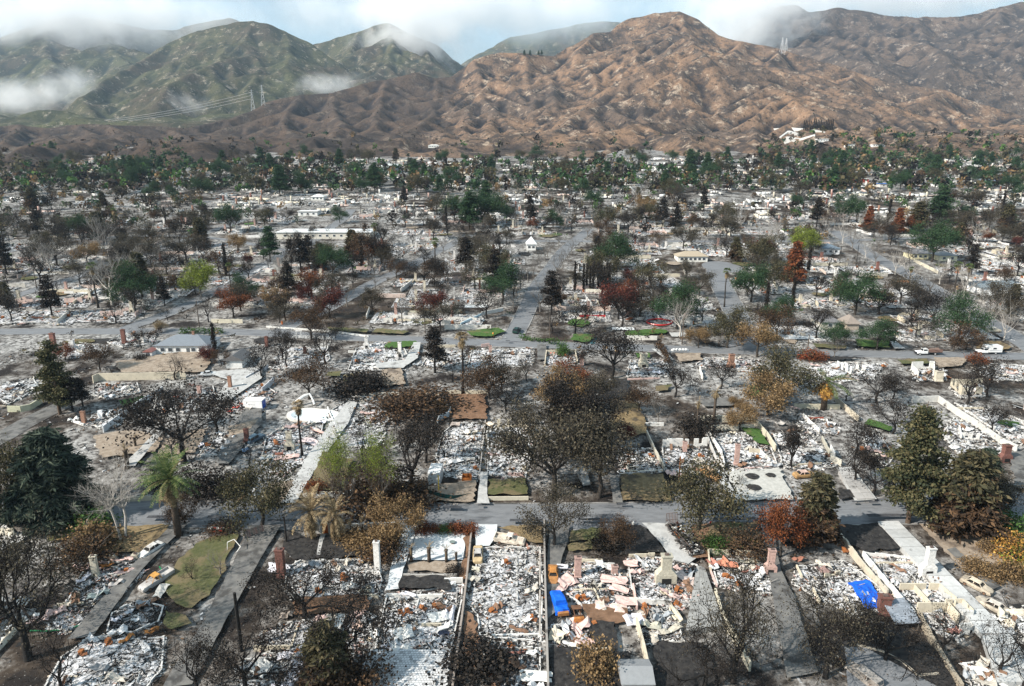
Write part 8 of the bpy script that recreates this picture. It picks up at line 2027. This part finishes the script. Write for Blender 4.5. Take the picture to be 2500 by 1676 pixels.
# camper truck and flatbed on the second street
def truck(u, v, kind, label):
    t = place(kind, u, v, label, "truck"); wt = (.80, .80, .79); t.rotation_euler = (0, 0, math.radians(180))
    shell(t, "body", [(-.3,.95,1.25,.9),(1.0,.95,1.25,.9),(1.3,.95,1.22,.88),(2.7,.92,1.12,.8),(3.1,.82,.95,.72)], wt, M_CLEAN, .5)
    m = MB(); m.box((.35, 0, 1.6), (1.6, 1.6, .75), 0, wt, 0, 0, .85); m.obj("cab", M_CLEAN, t)
    for s in (-1, 1):
        m = MB(); m.box((.45, s * .80, 1.62), (1.1, .06, .45), 0, (.02, .025, .03), .12 * s); m.obj("window", M_CLEAN, t)
    m = MB(); m.box((1.17, 0, 1.6), (.06, 1.3, .5), 0, (.02, .025, .03), 0, -.3); m.obj("windscreen", M_CLEAN, t)
    m = MB(); m.box((3.08, 0, .75), (.12, 1.7, .5), 0, (.02, .02, .025)); m.obj("grille", M_CLEAN, t)
    for x in (2.1, -2.6):
        for s in (-1, 1): wheel(t, x, s * .82, .42, .28, False)
    if kind == "camper_truck":
        m = MB(); pr = [(-4.4, .75), (-4.4, 2.7), (-4.0, 2.85), (.4, 2.8), (.6, 2.3), (-.3, 2.15), (-.4, .75)]; n = len(pr)
        m.add([(x, -1.1, z) for x, z in pr] + [(x, 1.1, z) for x, z in pr], [tuple(reversed(range(n))), tuple(range(n, 2 * n))] + [(i, (i + 1) % n, n + (i + 1) % n, n + i) for i in range(n)], wt); m.obj("camper_box", M_CLEAN, t)
        for s in (-1, 1):
            m = MB(); m.box((-2.0, s * 1.11, 1.95), (1.0, .04, .45), 0, (.02, .02, .03)); m.obj("camper_window", M_CLEAN, t)
            m = MB(); m.box((-2.0, s * 1.11, 1.35), (4.2, .03, .08), 0, (.25, .26, .28)); m.obj("stripe", M_CLEAN, t)
        m = MB(); m.box((-1.2, 0, 2.9), (.7, .7, .16), 0, (.03, .03, .03)); m.obj("vent", M_CLEAN, t)
    else:
        m = MB(); m.box((-2.6, 0, .95), (4.2, 2.1, .2), 0, (.06, .055, .05)); m.obj("flatbed", M_PAINT, t)
        for s in (-1, 1):
            m = MB(); m.box((-2.6, s * 1.02, 1.45), (4.2, .08, .9), 0, (.20, .12, .095)); m.obj("stake_side", M_PAINT, t)
        m = MB(); m.box((-2.7, 0, 1.45), (3.6, 1.8, .8), .05, (.24, .17, .14), .05, 0, .8); m.obj("load", M_DEBRIS, t)
truck(2405, 864, "camper_truck", "white pickup with a camper box parked on the second street")
truck(2258, 866, "flatbed_truck", "white cab flatbed truck with a brown load on the second street")

# white ruins of the villa on the hill spur
X0, Y0, Z0 = hit(1930, 328); t = empty("villa_ruin", (X0, Y0, Z0), 0, "white terraces of a burnt villa on the hill spur at right", "ruin"); r = np.random.default_rng(12); k = Y0 / FPX
def hill(u, v): x, y, z = hit(u, v); return Vector((x - X0, y - Y0, z - Z0))
for pts, h in (([(1890,318),(1935,320),(1985,322),(2012,324)], 2), ([(1920,338),(1955,342),(1990,334)], 2.5), ([(1912,345),(1940,346)], 2), ([(1925,325),(1950,330)], 2), ([(1905,338),(1925,325)], 2)):
    Q = [hill(*p) for p in pts]
    for a, b in zip(Q[:-1], Q[1:]):
        m = MB(); d = (b - a); n_ = Vector((-d.y, d.x, 0)).normalized() * 1.6; V = [a - n_, b - n_, b + n_, a + n_]; m.add([(q.x, q.y, q.z - 6) for q in V] + [(q.x, q.y, q.z + h * r.uniform(.6, 1)) for q in V], [(4, 5, 6, 7), (0, 1, 5, 4), (1, 2, 6, 5), (2, 3, 7, 6), (3, 0, 4, 7)], (.55, .55, .53)); m.obj("terrace_wall", M_PAINT, t)
# dirt tracks on the hills
M_TRACK = sheet_mat("dirt_track", (.30, .24, .19), (.40, .34, .28), .05)
def track(px, w, name="track", up=.9):
    Q = []
    for a, b in zip(px[:-1], px[1:]):
        for s in np.linspace(0, 1, 9)[:-1]: Q.append(hit(a[0] * (1 - s) + b[0] * s, a[1] * (1 - s) + b[1] * s))
    Q = np.array(Q); d = np.gradient(Q[:, :2], axis=0); d /= np.linalg.norm(d, axis=1)[:, None] + 1e-9; nr = np.c_[-d[:, 1], d[:, 0], 0 * d[:, 0]] * w / 2
    n = len(Q); V = np.concatenate([Q + nr, Q - nr]) + np.array([0, 0, up]); props(link(name, np_mesh(name, V, np.array([(i + n, i + n + 1, i + 1, i) for i in range(n - 1)]), M_TRACK, None)), kind='structure')
track([(-20,474),(60,458),(130,442),(190,432)], 6); track([(1965,362),(2030,352)], 5); track([(2210,335),(2300,328),(2380,327)], 6)

# ---------------------------------------------------------------- poles, wires, pylons
def pole(u, v, vt, label, arms=1, col=(.10, .08, .065), group="utility poles", rad=.16):
    x, y = g(u, v); H = top_h(u, v, vt); t = empty("utility_pole", (x, y, SLOPE * y), 0, label, "utility pole", group); m = MB(); m.tube([(0, 0, -.5), (0, 0, H * .5), (0, 0, H)], [rad * 1.15, rad, rad * .8], 7, col); m.obj("shaft", M_BARK, t)
    for i in range(arms):
        m = MB(); m.box((0, 0, H - .5 - i * 1.0), (2.4, .14, .16), .15, col); m.obj("crossarm", M_BARK, t)
    return (x, y, SLOPE * y + H - .4)
pole(590, 1590, 1448, "charred leaning pole beside the lane at the bottom left", 0, (.018, .017, .016), rad=.26)
pole(1657, 1180, 1115, "burnt orange brown pole in the white ash ruin", 0, (.20, .075, .03))
pole(2212, 1262 - 20, 1180, "grey wooden pole left of the big pine", 0, (.14, .12, .10))
pole(700, 1330, 1262, "charred broken pole left of the withered palms", 0, (.03, .027, .025))
pole(90, 706, 650, "pole with crossarm beside the left edge road", 2)
pole(390, 590 + 25, 566, "pole by the third left road", 1); pole(487, 800, 735, "pole beside the far left street", 0); pole(342, 582, 550, "pole in the dark left woods", 1)
pole(1342, 838, 772, "dark pole at the green lawn corner of the central street", 0); pole(1665, 842, 775, "dark pole near the second street by the tan tree", 0)
pole(1972, 852, 818, "dark red pole beside the second street, right", 0); pole(2328, 858, 790, "dark pole behind the camper truck", 0); pole(2335, 775, 715, "black pole on the left verge of the right street", 0, (.03, .03, .03))
pole(1038, 815, 770, "thin pole at the second street left of the black pine", 0); pole(2050, 640, 600, "thin burnt pole by the slate roofed house", 0, (.03,.03,.03)); pole(2090, 650, 598, "second thin burnt pole at the right street", 0, (.03,.03,.03))
def wire(pts, label, rad=.07):
    """overhead line hanging between (u, v, depth) points"""
    m = MB(); Q = [Vector(at_depth(*p)) for p in pts]
    for a, b in zip(Q[:-1], Q[1:]):
        L = (b - a).length; m.tube([a.lerp(b, s) - Vector((0, 0, L * .018 * 4 * s * (1 - s))) for s in np.linspace(0, 1, 9)], [rad] * 9, 4, (.40, .40, .41), cap=False)
    m.obj("overhead_wire", M_PAINT, label=label, cat="wire", group="overhead wires")
wire([(-60,566,560),(330,551,560),(620,532,580),(1100,503,600),(1500,475,620),(1900,448,640),(2300,420,680),(2560,405,700)], "longest overhead wire crossing the town from left to upper right", .11)
wire([(1240,512,560),(1640,490,580),(2070,488,600),(2560,490,620)], "overhead wire over the central dark trees and right ruins", .09)
wire([(1500,505,590),(1880,468,640),(2560,462,680)], "overhead wire above the far right rubble", .10)
wire([(-60,688,330),(75,651,330),(200,632,380),(330,592,430),(390,566,470)], "overhead wire rising past the left edge poles", .06)
wire([(-60,726,300),(120,742,300),(330,728,300)], "low overhead wire at the left edge", .05)
wire([(1640,470,640),(2100,462,660),(2560,465,700)], "faint overhead wire across the upper right", .08)
def pylon(u, v, vt, D, label, w=9):
    x, y, z = at_depth(u, v, D); z = min(z, float(HZ(x, y))) - 1; H = at_depth(u, vt, D)[2] - z; t = empty("pylon", (x, y, z), .3, label, "pylon", "lattice pylons on the ridges")
    m = MB(); c = (.50, .51, .52); R = .30; lv = [(0, w / 2), (H * .45, w * .28), (H * .72, w * .14), (H, w * .05)]
    for sx, sy in ((-1, -1), (1, -1), (1, 1), (-1, 1)): m.tube([(sx * q, sy * q, zz) for zz, q in lv], [R * 1.2] * 4, 4, c)
    m.obj("leg_lattice", M_PAINT, t); m = MB()
    for (z0, q0), (z1, q1) in zip(lv[:-1], lv[1:]):
        for k in range(2):
            f0, f1 = k / 2, (k + 1) / 2; a, b = z0 + (z1 - z0) * f0, z0 + (z1 - z0) * f1; p, q = q0 + (q1 - q0) * f0, q0 + (q1 - q0) * f1
            for (s0, s1) in (((-1, -1), (1, -1)), ((1, -1), (1, 1)), ((1, 1), (-1, 1)), ((-1, 1), (-1, -1))): m.tube([(s0[0] * p, s0[1] * p, a), (s1[0] * q, s1[1] * q, b)], [R * .6] * 2, 3, c); m.tube([(s1[0] * p, s1[1] * p, a), (s0[0] * q, s0[1] * q, b)], [R * .6] * 2, 3, c)
    m.obj("bracing", M_PAINT, t)
    for k in (.74, .84, .94):
        m = MB(); m.tube([(-w * .55, 0, H * k), (0, 0, H * k + .8), (w * .55, 0, H * k)], [R * .6, R, R * .6], 4, c); m.obj("crossarm", M_PAINT, t)
pylon(617, 258, 219, 1730, "left pylon of the pair on the tan ridge at left"); pylon(642, 249, 208, 1740, "right pylon of the pair on the tan ridge at left")
pylon(1908, 132, 92, 2220, "left pylon of the pair on the right shoulder ridge", 12); pylon(1917, 134, 94, 2240, "right pylon of the pair on the right shoulder ridge", 12)
for dv in (0, 8, 16): wire([(215, 298 + dv * .4, 1800), (612, 226 + dv, 1732), ], "power line sagging left from the left ridge pylons, %s" % {0: "top strand", 8: "middle strand", 16: "bottom strand"}[dv], .28)

# darker repairs and painted tree-shade bands on the first street
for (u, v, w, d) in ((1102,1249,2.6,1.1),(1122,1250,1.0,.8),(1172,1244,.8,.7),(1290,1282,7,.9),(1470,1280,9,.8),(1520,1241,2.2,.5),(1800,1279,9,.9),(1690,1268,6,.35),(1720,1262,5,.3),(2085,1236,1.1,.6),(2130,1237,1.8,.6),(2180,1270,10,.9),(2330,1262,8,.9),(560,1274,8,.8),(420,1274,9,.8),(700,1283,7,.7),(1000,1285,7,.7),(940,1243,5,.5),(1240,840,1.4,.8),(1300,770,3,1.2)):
    x, y = g(u, v); sheet("asphalt_shade_patch", None, M_PATCH_SHADE, world_pts=[(x - w / 2, y - d / 2), (x + w / 2, y - d / 2 * .8), (x + w / 2 * .9, y + d / 2), (x - w / 2, y + d / 2)])
# house number laid in pale stones on the verge
c = bpy.data.curves.new("house_number", 'FONT'); c.body = "763"; c.size = 1.1; c.extrude = .04; c.align_x = 'CENTER'; mt_ = sheet_mat("pale_stone", (.42,.38,.33), (.55,.50,.45), 3.0); c.materials.append(mt_)
x, y = g(1108, 1236); o = link("house_number", c, None, (x, y, SLOPE * y + .12)); o.rotation_euler = (math.atan(SLOPE), 0, 0); bpy.context.view_layer.update(); me_ = bpy.data.meshes.new_from_object(o.evaluated_get(bpy.context.evaluated_depsgraph_get())); o2 = link("house_number", me_, None, o.location); o2.rotation_euler = o.rotation_euler; bpy.data.objects.remove(o); props(o2, "house number laid out in pale stones on the dirt verge", "number")

# ---------------------------------------------------------------- litter, weeds and soot between the lots
r = np.random.default_rng(31); pts = []
N = 30000; x = r.uniform(-215, 215, N); y = r.uniform(58, 215, N); keep = np.abs(x) < 1.05 * y
nz = fbm(x / 9, y / 9, 9, 4); keep &= r.random(N) < np.clip((nz - .42) * 4, .06, 1)
x, y = x[keep], y[keep]; ok = np.array([road_dist(a, b) > .3 for a, b in zip(x, y)]); x, y = x[ok], y[ok]
V, F, C = rubble(r, None, len(x), [((.5,.5,.5), .22), ((.03,.03,.03), .44), ((.22,.20,.18), .22), ((.16,.10,.06), .12)], .55, hmax=.15, sticks=.45, lumps=.1, P=np.c_[x, y])
props(link("litter", np_mesh("litter", V, F, M_DEBRIS, C)), kind='stuff')
N = 9000; x = r.uniform(-215, 215, N); y = r.uniform(56, 215, N); nz = fbm(x / 14, y / 14, 51, 4); keep = (np.abs(x) < 1.05 * y) & (nz > .52); x, y = x[keep], y[keep]
ok = np.array([road_dist(a, b) > .3 for a, b in zip(x, y)]); x, y = x[ok], y[ok]
V, F, C = leaves(r, np.c_[x, y, SLOPE * y + .15], 5, .3, .34, PAL['black'] + PAL['brown'] + PAL['grey'], .5, 1.4)
props(link("weeds", np_mesh("weeds", V, F, M_LEAF, C)), kind='stuff')
# ---------------------------------------------------------------- labels: each one singles out its thing
COLS = [(RA, "the far left street"), (RB, "the left middle street"), (RC, "the central street"), (RD, "the dead-end street"), (RE, "the right street")]
def road_x(ri, y):
    P = ROADS[ri][0]; o = np.argsort(P[:, 1]); return float(np.interp(y, P[o, 1], P[o, 0]))
def zone(x, y):
    xs = [road_x(ri, y) for ri, n in COLS]; k = sum(x > q for q in xs)
    col = ("left of " + COLS[0][1]) if k == 0 else ("right of " + COLS[-1][1]) if k == 5 else "between %s and %s" % (COLS[k - 1][1].replace("the ", "", 1).replace(" street", ""), COLS[k][1].replace("the ", "", 1).replace(" street", "") + " streets")
    return col.replace("dead-end", "dead-end"), k
BAND = [(262, "in nearest rows"), (345, "in middle rows"), (455, "in upper rows"), (640, "in far rows"), (1e9, "in highest rows")]
def band(y): return next(t for q, t in BAND if y < q)
ORD = ["", "first", "second", "third", "fourth", "fifth", "sixth", "seventh", "eighth", "ninth", "tenth", "eleventh", "twelfth", "thirteenth", "fourteenth", "fifteenth", "sixteenth", "seventeenth", "eighteenth", "nineteenth", "twentieth"]
def ranked(items, look, suffix=""):
    """items: (object, u, x, y); numbers those of one look in one zone from left to right"""
    D = {}
    for o, u, x, y in items: D.setdefault((band(y), zone(x, y)[0]), []).append((u, o))
    for (b, z), L in D.items():
        L.sort(key=lambda q: q[0])
        for i, (u, o) in enumerate(L):
            head = look if len(L) == 1 else "%s %s from left," % (ORD[i + 1] if i + 1 < len(ORD) else str(i + 1) + "th", look)
            o["label"] = ("%s %s %s" % (head, b, z)).replace("  ", " ")
LOOK = dict(bare_black="leafless black tree", black_oak="charred black tree", grey_oak="grey leaved tree", bare_grey="bare grey tree", brown_oak="brown leaved tree", bare_pale="bare pale tree", black_pine="charred conifer", green_tree="green round tree", red_tree="dark red tree", rust_tree="rust orange tree", tan_tree="tan leaved tree", olive_tree="olive green tree", fan_palm="fan palm", half_burnt_conifer="half-burnt conifer", black_cypress="black cypress", green_pine="dark green conifer")
by = {}; HT = []
for t in TREES:
    o = t[0]
    if "cypress" in t[5:]: continue
    if "hill" in t[5:]: HT.append((t[2], o)); continue
    if o.get("label"): continue
    by.setdefault(t[1], []).append((o, t[2], o.location.x, o.location.y)); o["group"] = "trees beyond the second street"
for k, L in by.items(): ranked(L, LOOK[k])
HT.sort(key=lambda q: q[0])
for i, (u_, o) in enumerate(HT): o["label"] = "%s from left of the thin charred trees beside the white hilltop ruin" % ORD[i + 1]
cy = sorted([t for t in TREES if "cypress" in t[5:]], key=lambda t: t[2])
for i, t in enumerate(cy): t[0]["label"] = "%s from left in the row of thin black cypresses" % ORD[i + 1]; t[0]["group"] = "row of thin black cypresses"
CN = {}
for root, u, v, parts in RUINS:
    ch = [p for p in parts if p[0] == "chimney"]
    look = "chimneyed ruin" if ch else "chimneyless ruin"
    CN.setdefault(look, []).append((root, u, root.location.x, root.location.y))
for k, L in CN.items(): ranked(L, "ashy " + k)
ranked([(o, u, o.location.x, o.location.y) for o, u, v, y in WALLS], "low yard wall")
# every label once: name the shape of the picture place for any that still collide
seen = {}
for o in bpy.data.objects:
    l = o.get("label")
    if l and o.parent is None: seen.setdefault(l, []).append(o)
for l, L in seen.items():
    if len(L) > 1 and not all(o.get("group") == L[0].get("group") and o.get("group") in ("pile of white bags by the second street", "charred trees round the hilltop villa") for o in L): print("SAME", len(L), l)
for o in bpy.data.objects:
    if o.parent is None and o.get("label") and not 4 <= len(o["label"].split()) <= 16: print("LEN", o.name, o["label"])
    if o.parent is None and o.type in ('MESH', 'EMPTY', 'FONT') and not o.get("label") and not o.get("kind"): print("NOLABEL", o.name)
